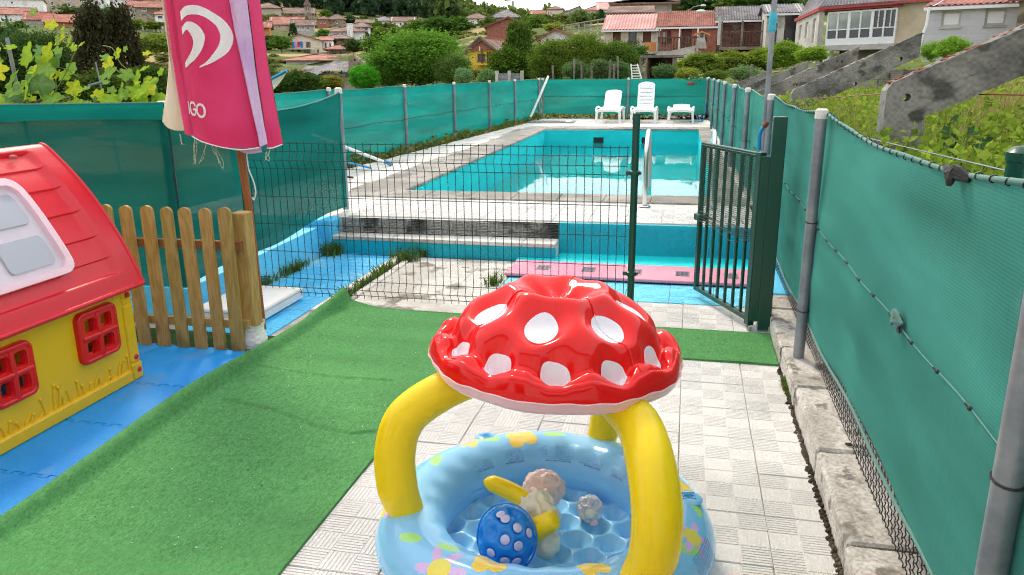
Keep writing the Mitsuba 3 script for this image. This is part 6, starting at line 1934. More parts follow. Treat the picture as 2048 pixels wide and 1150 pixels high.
round_windows(-149.20, 184.00, 17.70, 4.87, 3.60)
house('long white building right of the white church front', -152.61, 196.00, 19.12, 7.29, 10.00, 2.16, 'wall_white', ('side', 1.15, 0.35, 'roof_brown'), [(0.085, 0.17, 0.412, 0.706, 'pane_dark', 'frame_white'), (0.298, 0.383, 0.412, 0.706, 'pane_dark', 'frame_white'), (0.617, 0.702, -0.059, 0.176, 'pane_dark', 'frame_white'), (0.766, 0.851, -0.059, 0.176, 'pane_dark', 'frame_white')], rot=0.6)
house('grey house with red hip roof below the long white building', -124.55, 165.00, 13.87, 4.03, 9.00, 2.79, 'wall_grey', ('hip', 1.40, 0.6, 'roof_red'), [(0.452, 0.581, 0.308, 0.615, 'pane_dark', 'frame_white'), (0.161, 0.258, -0.038, 0.115, 'pane_dark', 'frame_white'), (0.581, 0.677, 0.0, 0.192, 'pane_dark', 'frame_white')], rot=0.58)
house('brown stone house with red roof just left of the parasol', -113.30, 158.00, 12.71, 8.71, 9.00, 2.86, 'wall_stone', ('side', 1.44, 0.6, 'roof_red'), [(0.155, 0.268, 0.679, 0.893, 'pane_dark', 'frame_white'), (0.577, 0.634, 0.714, 0.929, 'pane_dark', 'frame_white'), (0.394, 0.451, 0.286, 0.5, 'pane_dark', 'trim_red')], rot=0.56)
house('small white annex below the brown stone house, beside the parasol', -106.09, 150.00, 11.33, 3.49, 5.00, 2.04, 'wall_white', ('shed', 0.80, 0.2, 'roof_dull'), [(0.133, 0.433, 0.524, 0.857, 'pane_dark', 'frame_white')], rot=0.55)
house('low shed with blue grey roof below the white church front', -122.76, 150.00, 13.44, 5.07, 9.00, 0.39, 'wall_grey', ('side', 1.28, 0.35, 'roof_blue'), [], rot=0.62)
house('rust red shed roof among the trees at the upper left', -115.62, 132.00, 10.67, 5.23, 9.00, 0.35, 'wall_brick', ('shed', 1.97, 0.35, 'roof_dull'), [], rot=0.65)
house('pale stone house with brown hip roof left of the bell tower church', -116.30, 210.00, 15.56, 8.12, 12.00, 3.55, 'wall_beige', ('hip', 1.71, 0.35, 'roof_brown'), [(0.132, 0.189, 0.222, 0.444, 'pane_dark', 'frame_white')], rot=0.46)
house('long stone church nave with brown roof below the bell tower', -110.18, 215.00, 15.18, 10.81, 12.00, 2.68, 'wall_stone', ('side', 1.83, 0.35, 'roof_brown'), [(0.414, 0.471, 0.4, 0.75, 'pane_dark', 'frame_white')], rot=0.43, cat='church', name='church_nave')
house('stone bell tower with pointed roof in the hillside village', -104.69, 212.00, 15.70, 1.66, 2.20, 4.07, 'wall_stone', ('hip', 1.54, 0.15, 'roof_brown'), [(0.227, 0.409, 0.677, 0.903, 'pane_dark', 'wall_stone'), (0.636, 0.818, 0.677, 0.903, 'pane_dark', 'wall_stone')], rot=0.41, cat='church tower', name='bell_tower')
house('orange house with arched balcony right behind the parasol', -85.14, 150.00, 8.53, 4.31, 8.00, 2.00, 'wall_orange', ('side', 1.22, 0.6, 'roof_red'), [(0.333, 0.436, 0.476, 0.952, 'pane_dark', 'shutter_wood'), (0.564, 0.667, 0.524, 0.952, 'pane_dark', 'shutter_wood')], rot=0.46)
house('tan gable house with orange roof below the stone church', -89.27, 170.00, 10.86, 7.25, 12.00, 1.28, 'wall_tan', ('side', 1.92, 0.35, 'roof_red'), [(0.254, 0.305, 0.333, 0.833, 'pane_dark', 'frame_white')], rot=0.44)
house('tiny white house front beside the orange balcony house', -96.65, 175.00, 11.88, 1.66, 6.00, 1.32, 'wall_white', ('front', 0.44, 0.2, 'roof_brown'), [(0.231, 0.462, 0.417, 0.833, 'pane_dark', 'frame_white')], rot=0.45)
house('dark roofed house with pale glazed gallery in the hillside village', -82.83, 165.00, 9.89, 4.50, 8.00, 1.76, 'wall_grey', ('side', 1.20, 0.6, 'roof_brown'), [(0.158, 0.342, 0.353, 0.882, 'pane_shade', 'frame_white'), (0.395, 0.579, 0.353, 0.882, 'pane_shade', 'frame_white'), (0.632, 0.816, 0.353, 0.882, 'pane_shade', 'frame_white')], rot=0.42)
house('small square red brick house in the hillside village', -89.84, 190.00, 12.49, 2.42, 8.00, 2.01, 'wall_brick', ('hip', 0.75, 0.35, 'roof_brown'), [(0.167, 0.306, 0.471, 0.765, 'pane_dark', 'frame_white'), (0.556, 0.694, 0.471, 0.765, 'pane_dark', 'frame_white')], rot=0.4)
house('brown roofed house right of the small brick house', -87.69, 193.00, 13.08, 4.61, 10.00, 1.43, 'wall_stone', ('hip', 1.43, 0.35, 'roof_brown'), [(0.471, 0.588, 0.25, 0.75, 'pane_dark', 'frame_white')], rot=0.38)
house('slate roofed grey house at the forest edge above the village', -86.80, 200.00, 13.66, 3.90, 10.00, 0.99, 'wall_grey', ('hip', 1.21, 0.35, 'roof_slate'), [], rot=0.37)
house('low house with long brown roof below the forest edge', -77.99, 188.00, 12.17, 4.16, 9.00, 1.04, 'wall_stone', ('side', 0.99, 0.35, 'roof_brown'), [], rot=0.35)
house('upper white house with brown roof in the middle of the village', -68.49, 162.00, 8.11, 4.51, 9.00, 2.71, 'wall_white', ('hip', 1.08, 0.5, 'roof_brown'), [(0.4, 0.55, 0.778, 0.963, 'pane_dark', 'frame_white'), (0.725, 0.9, 0.704, 0.963, 'pane_dark', 'frame_white'), (0.75, 0.95, 0.148, 0.519, 'pane_dark', 'frame_white')], rot=0.36)
house('large white house with dark roof and white chimney, village centre', -66.17, 150.00, 7.47, 7.16, 9.00, 1.87, 'wall_white', ('hip', 1.10, 0.5, 'roof_brown'), [(0.676, 0.824, 0.55, 0.85, 'shutter_white', 'frame_white'), (0.353, 0.412, 0.6, 0.8, 'pane_dark', 'frame_white'), (0.985, 0.993, 0.2, 0.6, 'pane_dark', 'frame_white')], rot=0.37)
chimney(-65.24, 149.70, 7.47, .9, 3.07, 'wall_white', 'white chimney stack on the front of the large white village house')
house('small grey hip roofed stone hut below the large white house', -63.59, 140.00, 6.22, 4.35, 8.00, 1.40, 'wall_stone', ('hip', 0.89, 0.8, 'roof_brown'), [(0.318, 0.455, 0.125, 0.75, 'pane_dark', 'old_wood'), (0.727, 0.818, 0.125, 0.625, 'pane_dark', 'old_wood')], rot=0.38)
house('cream gable house with laundry hung on its balcony', -62.87, 125.00, 4.45, 5.78, 11.00, 2.38, 'wall_cream', ('front', 0.87, 0.4, 'roof_red'), [(0.086, 0.203, 0.567, 0.867, 'shutter_wood', 'shutter_wood'), (0.383, 0.469, 0.667, 0.867, 'pane_dark', 'shutter_wood'), (0.562, 0.688, 0.467, 0.867, 'shutter_wood', 'shutter_wood'), (0.141, 0.211, 0.1, 0.333, 'pane_dark', 'frame_white'), (0.312, 0.391, 0.0, 0.333, 'shutter_wood', 'shutter_wood'), (0.5, 0.672, 0.1, 0.333, 'pane_dark', 'shutter_wood'), (0.852, 0.922, 0.067, 0.333, 'pane_dark', 'frame_white')], rot=0.42, gable=-0.11)
laundry(-67.13, -60.85, 125.0, 5.48, [-64.96, -64.52, -63.98, -63.53, -63.0, -62.46])
house('stone and white annex right of the cream laundry house', -60.36, 128.00, 4.55, 2.10, 9.00, 2.26, 'wall_white', ('shed', 0.97, 0.3, 'roof_red'), [(0.435, 0.565, 0.464, 0.821, 'pane_dark', 'shutter_wood'), (0.783, 0.913, 0.5, 0.786, 'pane_dark', 'shutter_wood')], rot=0.4)
house('stone house with red hip roof and dark openings right of the laundry house', -51.87, 118.00, 4.12, 6.32, 9.00, 0.96, 'wall_stone', ('hip', 0.90, 0.7, 'roof_red'), [(0.105, 0.184, 0.231, 0.769, 'pane_dark', 'old_wood'), (0.289, 0.447, 0.077, 0.846, 'pane_dark', 'old_wood'), (0.684, 0.763, 0.154, 0.769, 'pane_dark', 'old_wood')], rot=0.37)
house('long low white house with wide red hip roof below the laundry house', -48.29, 100.00, 2.30, 8.49, 10.00, 0.89, 'wall_white', ('hip', 0.82, 0.6, 'roof_red'), [], rot=0.4)
house('white hillside house with slate hip roof near the forest', -78.08, 200.00, 12.76, 5.61, 9.00, 1.59, 'wall_white', ('hip', 1.29, 0.4, 'roof_slate'), [(0.171, 0.244, 0.385, 0.769, 'pane_dark', 'frame_white'), (0.707, 0.829, 0.308, 0.769, 'shutter_white', 'frame_white')], rot=0.33)
house('white hillside house with brown roof and balconies near the forest', -71.80, 198.00, 12.06, 6.04, 9.00, 1.93, 'wall_white', ('side', 1.27, 0.4, 'roof_brown'), [(0.111, 0.2, 0.375, 0.812, 'pane_dark', 'frame_white'), (0.356, 0.444, 0.375, 0.812, 'pane_dark', 'frame_white'), (0.511, 0.622, 0.375, 0.875, 'pane_dark', 'frame_white'), (0.822, 0.933, 0.5, 0.812, 'pane_dark', 'frame_white')], rot=0.31)
ruin(-26.68, 58.00, -0.02, 7.26, 1.50)
house('white house with brown roof and one small window before the forest', -45.20, 170.00, 11.08, 4.86, 9.00, 1.42, 'wall_white', ('hip', 1.22, 0.4, 'roof_brown'), [(0.545, 0.648, 0.5, 0.893, 'pane_dark', 'frame_white')], rot=0.23)
house('modern house with steep dark slate roof behind the brick building', -31.94, 140.00, 9.78, 4.57, 9.00, 0.83, 'wall_grey', ('hip', 1.48, 0.5, 'roof_slate'), [], rot=0.2)
house('tall plain red brick building with sloping gable beside the dark tree', -19.31, 85.00, 4.50, 4.10, 10.00, 1.72, 'wall_brick', ('front', 0.85, 0.35, 'roof_red'), [], rot=0.2, gable=0.07)
house('yellow house with raw brick gable and grey shuttered window', -15.59, 60.00, 1.61, 2.29, 6.00, 1.39, 'wall_yellow', ('front', 0.87, 0.35, 'roof_brown'), [(0.371, 0.638, 0.474, 0.842, 'shutter_grey', 'shutter_grey')], gable=0.05)
brick_gable(-15.59, 60.00, 1.61, 2.29, 1.39, 3.86)
house('house with low dull red roof right of the yellow house', -15.15, 66.00, 2.48, 3.16, 5.00, 0.84, 'wall_grey', ('side', 0.77, 0.5, 'roof_dull'), [], rot=0.2)
house('white walled house with brown gable roof behind the centre bushes', -11.26, 70.00, 3.57, 3.07, 8.00, 0.66, 'wall_white', ('front', 0.78, 0.4, 'roof_dull'), [(0.143, 0.214, 0.5, 0.938, 'pane_dark', 'frame_white')], rot=0.14, gable=-0.08)
house('pale cream row house on the skyline, left of three', -42.62, 230.00, 15.45, 4.62, 10.00, 1.75, 'wall_cream', ('side', 1.16, 0.35, 'roof_red'), [(0.094, 0.188, 0.615, 0.923, 'pane_dark', 'frame_white'), (0.312, 0.406, 0.615, 0.923, 'pane_dark', 'frame_white'), (0.531, 0.625, 0.615, 0.923, 'pane_dark', 'frame_white')], rot=0.16)
house('pale cream flat fronted house on the skyline, middle of three', -37.19, 225.00, 14.79, 4.48, 12.00, 3.14, 'wall_cream', ('hip', 1.11, 0.35, 'roof_brown'), [(0.062, 0.125, 0.458, 0.75, 'pane_dark', 'frame_white'), (0.219, 0.281, 0.458, 0.75, 'pane_dark', 'frame_white')], rot=0.15)
house('pale grey gable house on the skyline, right of three', -32.02, 222.00, 14.52, 6.03, 12.00, 2.06, 'wall_grey', ('front', 1.79, 0.35, 'roof_brown'), [], rot=0.13, gable=0.35)
house('white house with red roof on the skyline beside the pink roof', -24.29, 215.00, 13.72, 7.07, 10.00, 2.97, 'wall_white', ('hip', 1.49, 0.35, 'roof_red'), [(0.13, 0.185, 0.583, 0.833, 'pane_dark', 'frame_white')], rot=0.1)
house('pale house with tilted pink roof at the top behind the pink corrugated roof', -18.94, 190.00, 12.69, 5.29, 10.00, 2.39, 'wall_white', ('side', 1.91, 0.35, 'roof_pink'), [(0.13, 0.196, 0.545, 0.818, 'pane_dark', 'frame_white')], rot=0.09)
house('big grey house with brown roof behind the pink corrugated roof', -4.81, 84.00, 6.37, 5.39, 12.00, 1.67, 'wall_grey', ('hip', 0.92, 0.8, 'roof_brown'), [], rot=0.05)
house('lower brown lean-to roof between the grey house and the pink roof', -5.23, 72.00, 5.70, 3.44, 4.00, 0.62, 'wall_grey', ('shed', 0.83, 0.35, 'roof_brown'), [], rot=0.07)
house('beige row house with pink corrugated roof and three dark windows', -4.31, 60.00, 2.64, 3.88, 6.50, 1.77, 'wall_beige', ('side', 1.17, 0.2, 'roof_pink'), [(0.159, 0.308, 0.471, 0.902, 'shutter_wood', 'shutter_wood'), (0.449, 0.603, 0.471, 0.902, 'pane_dark', 'shutter_wood'), (0.72, 0.869, 0.49, 0.902, 'shutter_wood', 'shutter_wood')], ribs=19)
house('brick row house with red tiled roof, door and roofed balcony', -0.30, 60.00, 2.80, 4.08, 6.50, 1.74, 'wall_brick', ('side', 1.20, 0.2, 'roof_red'), [(0.06, 0.121, 0.353, 0.784, 'pane_shade', 'shutter_wood'), (0.147, 0.216, 0.353, 0.824, 'shutter_wood', 'shutter_wood'), (0.397, 0.569, 0.078, 0.922, 'shutter_wood', 'shutter_wood'), (0.793, 0.836, 0.431, 0.745, 'pane_dark', 'shutter_wood')], ribs=30)
house('dark timber row house with wooden gallery below a red and slate roof', 3.56, 60.00, 2.89, 3.59, 6.50, 2.02, 'old_wood', ('side', 1.09, 0.2, 'roof_slate'), [(0.105, 0.276, 0.533, 0.8, 'shutter_wood', 'shutter_wood'), (0.524, 0.695, 0.1, 0.8, 'shutter_wood', 'shutter_wood')], ribs=22)
house('low dark house with slate roof between the timber house and the grey house', 5.86, 56.00, 2.95, 2.25, 6.00, 2.11, 'wall_grey', ('side', 0.71, 0.2, 'roof_slate'), [(0.111, 0.306, 0.029, 0.676, 'pane_dark', 'shutter_wood'), (0.5, 0.972, 0.088, 0.912, 'pane_dark', 'old_wood')], ribs=14)
row_details(-2.34, 1.68, 2.79, 3.40, -3.28, -2.44, 2.77, 3.41, 0.45, 0.88, 2.90, 4.04, 1.97, 4.73, 3.00, 3.80)
shed_group((-2.39, 57.00, 2.66), (0.25, 57.00, 2.99), (0.28, 57.00, 2.40), (-2.35, 44.00, 1.25), (-0.77, 44.00, 1.24), (-1.60, 44.00, 2.14))
gallery_house(a=(6.79, 45.00, 2.68), b=(9.55, 42.50, 2.74), tl=(6.63, 45.00, 4.41), tr=(9.39, 42.50, 4.45), l=(6.75, 54.00, 3.00), lt=(6.60, 54.00, 4.73), r=(10.47, 41.00, 2.52), rt=(10.25, 41.00, 4.31), gb=(6.77, 45.00, 2.88), gt=(6.65, 45.00, 4.21), base=(6.87, 45.00, 1.88))
house('white tiled house with two white shuttered windows at the right', 10.88, 36.00, 1.95, 3.27, 7.00, 1.97, 'wall_tilewhite', ('side', 0.46, 0.12, 'roof_red'), [(0.169, 0.382, 0.583, 0.883, 'shutter_white', 'wall_grey'), (0.635, 0.854, 0.583, 0.893, 'shutter_white', 'wall_grey')], rot=-0.36, ribs=16)
house('dark stone house corner at the far right edge of the picture', 12.17, 33.00, 2.09, 1.35, 5.00, 1.89, 'wall_stone', ('side', 0.55, 0.35, 'roof_dull'), [], rot=-0.4)
downpipes(9.07, 12.04, 35.75, 2.00, 3.83)
tree('broad dark green tree at the far left, below the red roofs', -64.88, 70.00, -1.72, 4.52, 3.74, 'big', (0.03, 0.06, 0.018))
tree('second dark tree mass at the left edge behind the vine', -74.39, 75.00, -1.96, 4.01, 4.63, 'mid_a', (0.03, 0.07, 0.022))
tree('tall brownish black cypress like tree, left of two', -50.97, 62.00, -1.34, 2.54, 4.24, 'mid_cone', (0.028, 0.03, 0.016), col2=(0.045, 0.042, 0.02))
tree('tall brownish black cypress like tree, right of two', -49.69, 64.00, -0.76, 2.15, 3.88, 'mid_cone', (0.027, 0.029, 0.016), col2=(0.05, 0.045, 0.02))
tree('blue green tree between the two blackish trees', -63.56, 80.00, 3.62, 2.20, 2.44, 'mid_b', (0.035, 0.075, 0.03))
tree('rounded olive green thicket on the dry slope left of the parasol', -65.50, 90.00, 3.51, 3.38, 1.64, 'dome', (0.11, 0.16, 0.025), cat='bush', name='bush', trunk=False, col2=(0.16, 0.2, 0.04))
tree('low dark bush in front of the blackish trees behind the vine', -28.04, 34.00, -0.30, 1.39, 1.01, 'mid_c', (0.045, 0.08, 0.018), cat='bush', name='bush')
tree('dark bush under the dry slope left of the parasol', -36.03, 48.00, -0.36, 1.52, 1.23, 'mid_a', (0.04, 0.075, 0.018), cat='bush', name='bush')
tree('dark hedge trees below the ochre stone convent', -126.90, 150.00, 11.65, 4.23, 1.89, 'far_a', (0.04, 0.07, 0.02))
tree('round garden tree in front of the grey house with red hip roof', -110.05, 140.00, 11.73, 2.25, 1.19, 'far_b', (0.04, 0.085, 0.028))
tree('dark tree above the white house at the upper left', -192.56, 200.00, 19.56, 3.52, 2.14, 'far_c', (0.03, 0.06, 0.018))
tree('dark tree left of the ochre convent, behind the white house', -178.68, 200.00, 18.98, 2.38, 2.38, 'far_cone', (0.03, 0.06, 0.018))
tree('bush row under the brown stone house, left of two', -105.64, 140.00, 10.35, 1.89, 0.73, 'far_a', (0.09, 0.14, 0.02), cat='bush', name='bush', trunk=False)
tree('bush row under the brown stone house, right of two', -100.08, 138.00, 9.78, 1.94, 0.72, 'far_b', (0.1, 0.14, 0.025), cat='bush', name='bush', trunk=False)
tree('large rounded walnut tree in the centre left behind the pool fence', -16.58, 48.00, 0.65, 2.95, 1.70, 'big', (0.06, 0.145, 0.016), col2=(0.12, 0.24, 0.035))
tree('lower left part tree of the walnut group beside the ruin', -18.11, 47.00, 0.68, 1.34, 1.14, 'big_b', (0.055, 0.13, 0.016), col2=(0.11, 0.22, 0.035))
tree('right lower tree of the walnut group above the fence', -13.69, 46.00, 0.68, 1.15, 0.95, 'big_b', (0.055, 0.125, 0.018), col2=(0.14, 0.19, 0.06))
tree('clipped round bright green bush in front of the ruin', -18.47, 44.00, 0.45, 0.93, 0.77, 'tight', (0.045, 0.2, 0.014), cat='bush', name='bush', col2=(0.08, 0.3, 0.025))
tree('dark green shrub mass left of the ruin behind the white boat', -20.59, 40.00, 0.35, 1.28, 0.65, 'mid_b', (0.035, 0.075, 0.018), cat='bush', name='bush')
tree('yellowish shrub below the ruined wall', -21.71, 46.00, 0.41, 0.90, 0.48, 'mid_a', (0.15, 0.15, 0.025), cat='bush', name='bush', trunk=False, col2=(0.22, 0.2, 0.03))
tree('dark shrub at the left of the white boat beside the parasol', -23.16, 42.00, 0.29, 1.03, 0.72, 'mid_c', (0.04, 0.08, 0.018), cat='bush', name='bush')
tree('dark bush at the end of the orange house', -65.67, 120.00, 5.71, 2.25, 0.77, 'far_b', (0.03, 0.065, 0.02), cat='bush', name='bush', trunk=False)
tree('dark conifer between the tan gable house and the gallery house', -77.52, 150.00, 8.60, 1.07, 1.13, 'far_cone', (0.02, 0.05, 0.018))
tree('garden tree left of the white hillside houses', -71.74, 180.00, 10.78, 1.72, 0.99, 'far_a', (0.06, 0.12, 0.02))
tree('round tree right of the bell tower church', -105.55, 225.00, 17.02, 1.57, 1.11, 'far_c', (0.06, 0.12, 0.02))
tree('dark round tree left of the walnut top, below the white hillside houses', -37.53, 120.00, 6.92, 2.86, 1.34, 'far_b', (0.04, 0.09, 0.02))
tree('round dark green tree left of the white house before the forest', -37.41, 130.00, 7.94, 2.23, 1.13, 'far_a', (0.045, 0.1, 0.018))
tree('dark upright fruit tree in front of the red brick building', -10.53, 50.00, 0.96, 0.97, 1.86, 'mid_a', (0.04, 0.08, 0.014), col2=(0.075, 0.13, 0.02))
tree('lower dark tree left of the fruit tree beside the yellow house', -10.95, 49.00, 0.97, 1.40, 1.01, 'mid_b', (0.045, 0.09, 0.014), col2=(0.09, 0.15, 0.02))
tree('bushy green tree at the centre behind the far fence, left of three', -7.74, 46.00, 1.05, 1.36, 1.10, 'big_b', (0.065, 0.115, 0.016), col2=(0.12, 0.17, 0.03))
tree('bushy green tree at the centre behind the far fence, middle of three', -6.16, 47.00, 1.03, 1.44, 1.28, 'big', (0.07, 0.12, 0.016), col2=(0.13, 0.18, 0.03))
tree('bushy green tree at the centre behind the far fence, right of three', -4.37, 48.00, 1.23, 1.34, 0.96, 'big_b', (0.055, 0.105, 0.016), col2=(0.1, 0.16, 0.03))
tree('dark small tree beside the pink roofed house', -3.59, 50.00, 1.51, 0.95, 0.82, 'mid_c', (0.04, 0.085, 0.02))
tree('feathery pale tree on the road bank, left of the pink roof', -14.80, 110.00, 7.54, 1.41, 0.95, 'far_a', (0.1, 0.15, 0.05))
tree('dark conifer beside the pink corrugated roof', -13.01, 120.00, 8.45, 0.61, 0.76, 'far_cone', (0.02, 0.06, 0.03))
tree('shrubs on the bank behind the brick building', -22.46, 120.00, 6.95, 1.70, 1.20, 'far_c', (0.06, 0.11, 0.02), cat='bush', name='bush', trunk=False)
tree('pale yellow green shrub on the road bank', -16.53, 100.00, 6.00, 1.54, 0.61, 'far_b', (0.16, 0.2, 0.04), cat='bush', name='bush', trunk=False)
tree('leafy tree left of the laundry house balcony', -60.06, 112.00, 4.98, 1.77, 0.93, 'far_a', (0.055, 0.115, 0.02))
tree('small tree above the stone hut in the village', -67.37, 142.00, 7.59, 1.19, 0.89, 'far_b', (0.055, 0.115, 0.02))
tree('dark tree in front of the red hip roofed stone house', -48.51, 112.00, 4.40, 1.23, 0.91, 'far_c', (0.03, 0.06, 0.018))
tree('tree at the right end of the red hip roofed stone house', -43.97, 108.00, 3.86, 1.47, 1.28, 'far_a', (0.055, 0.115, 0.02))
tree('dark tree before the slate roofed house at the forest edge', -85.19, 196.00, 13.18, 1.62, 1.21, 'far_b', (0.03, 0.06, 0.018))
tree('leafy tree below the white hillside houses, right side', -51.13, 150.00, 8.71, 2.21, 1.18, 'far_c', (0.055, 0.115, 0.02))
tree('pale tree on the slope right above the walnut', -35.95, 110.00, 4.81, 1.90, 0.84, 'far_a', (0.07, 0.12, 0.02))
tree('low tree below the glazed gallery house', -69.46, 135.00, 6.86, 1.34, 0.51, 'far_b', (0.055, 0.115, 0.02))
tree('dark tree below the orange balcony house', -66.78, 118.00, 4.76, 1.71, 0.98, 'far_c', (0.03, 0.06, 0.018))
tree('tree right of the large white village house', -53.23, 135.00, 6.61, 1.47, 1.08, 'far_a', (0.06, 0.11, 0.02))
tree('dark leafy tree on the skyline behind the red tiled roof, left of four', -1.05, 100.00, 7.54, 2.16, 1.51, 'far_a', (0.03, 0.07, 0.022))
tree('dark leafy tree on the skyline behind the red tiled roof, second of four', 2.16, 104.00, 7.94, 2.37, 1.58, 'far_b', (0.03, 0.065, 0.02))
tree('lighter tree on the skyline behind the timber house, third of four', 5.12, 100.00, 8.07, 2.16, 0.94, 'far_c', (0.06, 0.11, 0.02))
tree('dark tree on the skyline behind the low slate house, fourth of four', 8.60, 95.00, 7.50, 2.78, 1.42, 'far_a', (0.03, 0.07, 0.02))
tree('vine covered bush below the brick row house, left of three', 0.40, 38.00, 1.09, 1.01, 0.59, 'mid_a', (0.085, 0.13, 0.018), cat='bush', name='bush', trunk=False, col2=(0.14, 0.19, 0.03))
tree('vine covered bush below the timber row house, middle of three', 1.85, 40.00, 1.10, 1.11, 0.63, 'mid_b', (0.095, 0.14, 0.02), cat='bush', name='bush', trunk=False, col2=(0.16, 0.2, 0.035))
tree('vine covered bush below the low slate house, right of three', 3.61, 40.00, 1.46, 1.22, 0.51, 'mid_c', (0.1, 0.16, 0.02), cat='bush', name='bush', trunk=False, col2=(0.18, 0.24, 0.03))
tree('small bright bush beside the gallery house post', 4.67, 34.00, 1.74, 0.65, 0.31, 'mid_a', (0.11, 0.2, 0.02), cat='bush', name='bush', trunk=False, col2=(0.2, 0.29, 0.04))
tree('bright leafy bush in front of the glazed gallery', 3.87, 36.00, 1.56, 0.78, 0.54, 'mid_b', (0.1, 0.18, 0.02), cat='bush', name='bush', trunk=False, col2=(0.18, 0.27, 0.04))
tree('bright green shrub at the white house foot, right of two', 5.15, 18.00, 1.65, 0.31, 0.23, 'mid_b', (0.11, 0.22, 0.02), cat='bush', name='bush', trunk=False, col2=(0.2, 0.32, 0.05))
tree('bright green shrub at the white house foot, left of two', 5.03, 19.00, 1.66, 0.21, 0.19, 'mid_c', (0.09, 0.19, 0.02), cat='bush', name='bush', trunk=False, col2=(0.17, 0.28, 0.04))
tree('pale blue green cabbage plants behind the left fence', -9.68, 34.00, 0.89, 0.40, 0.39, 'mid_a', (0.1, 0.19, 0.09), cat='plants', name='garden_plants', trunk=False)
tree('big leaved cabbage plant behind the fence, right of the first', -8.31, 33.00, 0.91, 0.43, 0.35, 'mid_b', (0.09, 0.17, 0.07), cat='plants', name='garden_plants', trunk=False)
tree('tall staked vegetable plants behind the far fence, left', -5.04, 36.00, 1.10, 0.55, 0.43, 'mid_c', (0.075, 0.13, 0.05), cat='plants', name='garden_plants', trunk=False)
tree('tall staked vegetable plants behind the far fence, centre', -3.81, 35.00, 1.10, 0.53, 0.44, 'mid_a', (0.07, 0.12, 0.05), cat='plants', name='garden_plants', trunk=False)
tree('tall staked vegetable plants behind the far fence beside the ladder', -3.04, 36.00, 1.09, 0.50, 0.40, 'mid_b', (0.07, 0.13, 0.05), cat='plants', name='garden_plants', trunk=False)
tree('leafy vegetables in front of the dark shed', -1.08, 36.00, 1.07, 0.50, 0.34, 'mid_c', (0.06, 0.12, 0.05), cat='plants', name='garden_plants', trunk=False)
tree('yellowish leafy plants by the far right fence corner', -0.09, 33.00, 1.11, 0.50, 0.24, 'mid_a', (0.16, 0.2, 0.04), cat='plants', name='garden_plants', trunk=False)
tree('low mixed plants behind the far right fence corner', 0.88, 30.00, 1.10, 0.45, 0.19, 'mid_b', (0.08, 0.13, 0.03), cat='plants', name='garden_plants', trunk=False)
tree('blue green plants beside the farthest beams', 2.03, 32.00, 1.01, 0.53, 0.32, 'mid_c', (0.1, 0.17, 0.07), cat='plants', name='garden_plants', trunk=False)

# ------------------------------------------------------------------ wooded hill: past counting, one mass
fv, ff, fc, nn = [], [], [], 0
g = np.random.default_rng(21)
base = [crown(17, 11, .34, s, 'round', .36) for s in (31, 32, 33, 34)]
spots = []
for q in range(1800):
    D = g.uniform(255, 440)
    x = g.uniform(-.95, .95) * D
    spots.append((x, D))
for x, D in spots:
    zg = float(ground_z(x, D))
    if zg < 14 and x < -30:
        continue
    V, F_, t = base[int(g.integers(0, 4))]
    r = g.uniform(3.0, 5.6) * (.9 if x / D < -.30 else .52)
    hh = r * g.uniform(.9, 1.5)
    sun_tint = np.clip((x / D + .37) * 6.5 + (g.uniform() - .5) * .5, 0, 1)  # sunlit look of the right-hand slope, painted into the leaf colours
    col = np.array([.055, .105, .055]) * (1 - sun_tint) + np.array([.19, .27, .06]) * sun_tint
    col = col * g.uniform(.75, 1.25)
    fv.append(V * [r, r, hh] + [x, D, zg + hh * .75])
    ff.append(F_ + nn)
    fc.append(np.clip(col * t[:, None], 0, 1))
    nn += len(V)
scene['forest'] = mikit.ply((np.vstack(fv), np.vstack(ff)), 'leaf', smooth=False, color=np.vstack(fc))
tag('forest', 'dense wooded hill rising behind the whole village', 'forest', kind='stuff')
used.add('forest')
# scrub and hedges that cover the slopes between the houses
fv, ff, fc, nn = [], [], [], 0
for q in range(2500):
    D = g.uniform(128, 235)
    x = g.uniform(-.95, .75) * D
    if x > -6 and D < 110:
        continue
    cov = meshkit.fbm(np.array([x * .045, D * .03, 2.0]))
    if cov < .54 or any(abs(x - hx * D / hy) < hw_ / 2 + 1 and hy - 14 < D < hy + 8 for hx, hy, hz, hw_ in FEET):
        continue
    V, F_, t = base[int(g.integers(0, 4))]
    r = g.uniform(.5, 1.2) * (.6 + D / 200)
    m = meshkit.fbm(np.array([x * .08, D * .06, 9.0]))
    c = np.array([.07, .12, .03]) * (1 - m) + np.array([.17, .22, .05]) * m
    fv.append(V * [r * 1.3, r * 1.3, r * .8] + [x, D, float(ground_z(x, D)) + r * .35])
    ff.append(F_ + nn)
    fc.append(np.clip(c * g.uniform(.75, 1.25) * t[:, None], 0, 1))
    nn += len(V)
for q in range(1500):                                        # tall grass and young scrub on the near slopes
    D = g.uniform(52, 130)
    x = g.uniform(-.95, -.16) * D
    if meshkit.fbm(np.array([x * .09, D * .05, 5.0])) < .46 or any(abs(x - hx * D / hy) < hw_ / 2 + 1 and hy - 40 < D < hy + 8 for hx, hy, hz, hw_ in FEET):
        continue
    V, F_, t = base[int(g.integers(0, 4))]
    r = g.uniform(.22, .60)
    m = meshkit.fbm(np.array([x * .08, D * .06, 9.0])) + g.normal(0, .15)
    c = np.array([.09, .14, .035]) * (1 - m) + np.array([.26, .26, .08]) * m
    fv.append(V * [r * 1.5, r * 1.5, r * .7] + [x, D, float(ground_z(x, D)) + r * .2])
    ff.append(F_ + nn)
    fc.append(np.clip(c * g.uniform(.75, 1.25) * t[:, None], 0, 1))
    nn += len(V)
scene['scrub'] = mikit.ply((np.vstack(fv), np.vstack(ff)), 'leaf', smooth=False, color=np.vstack(fc))
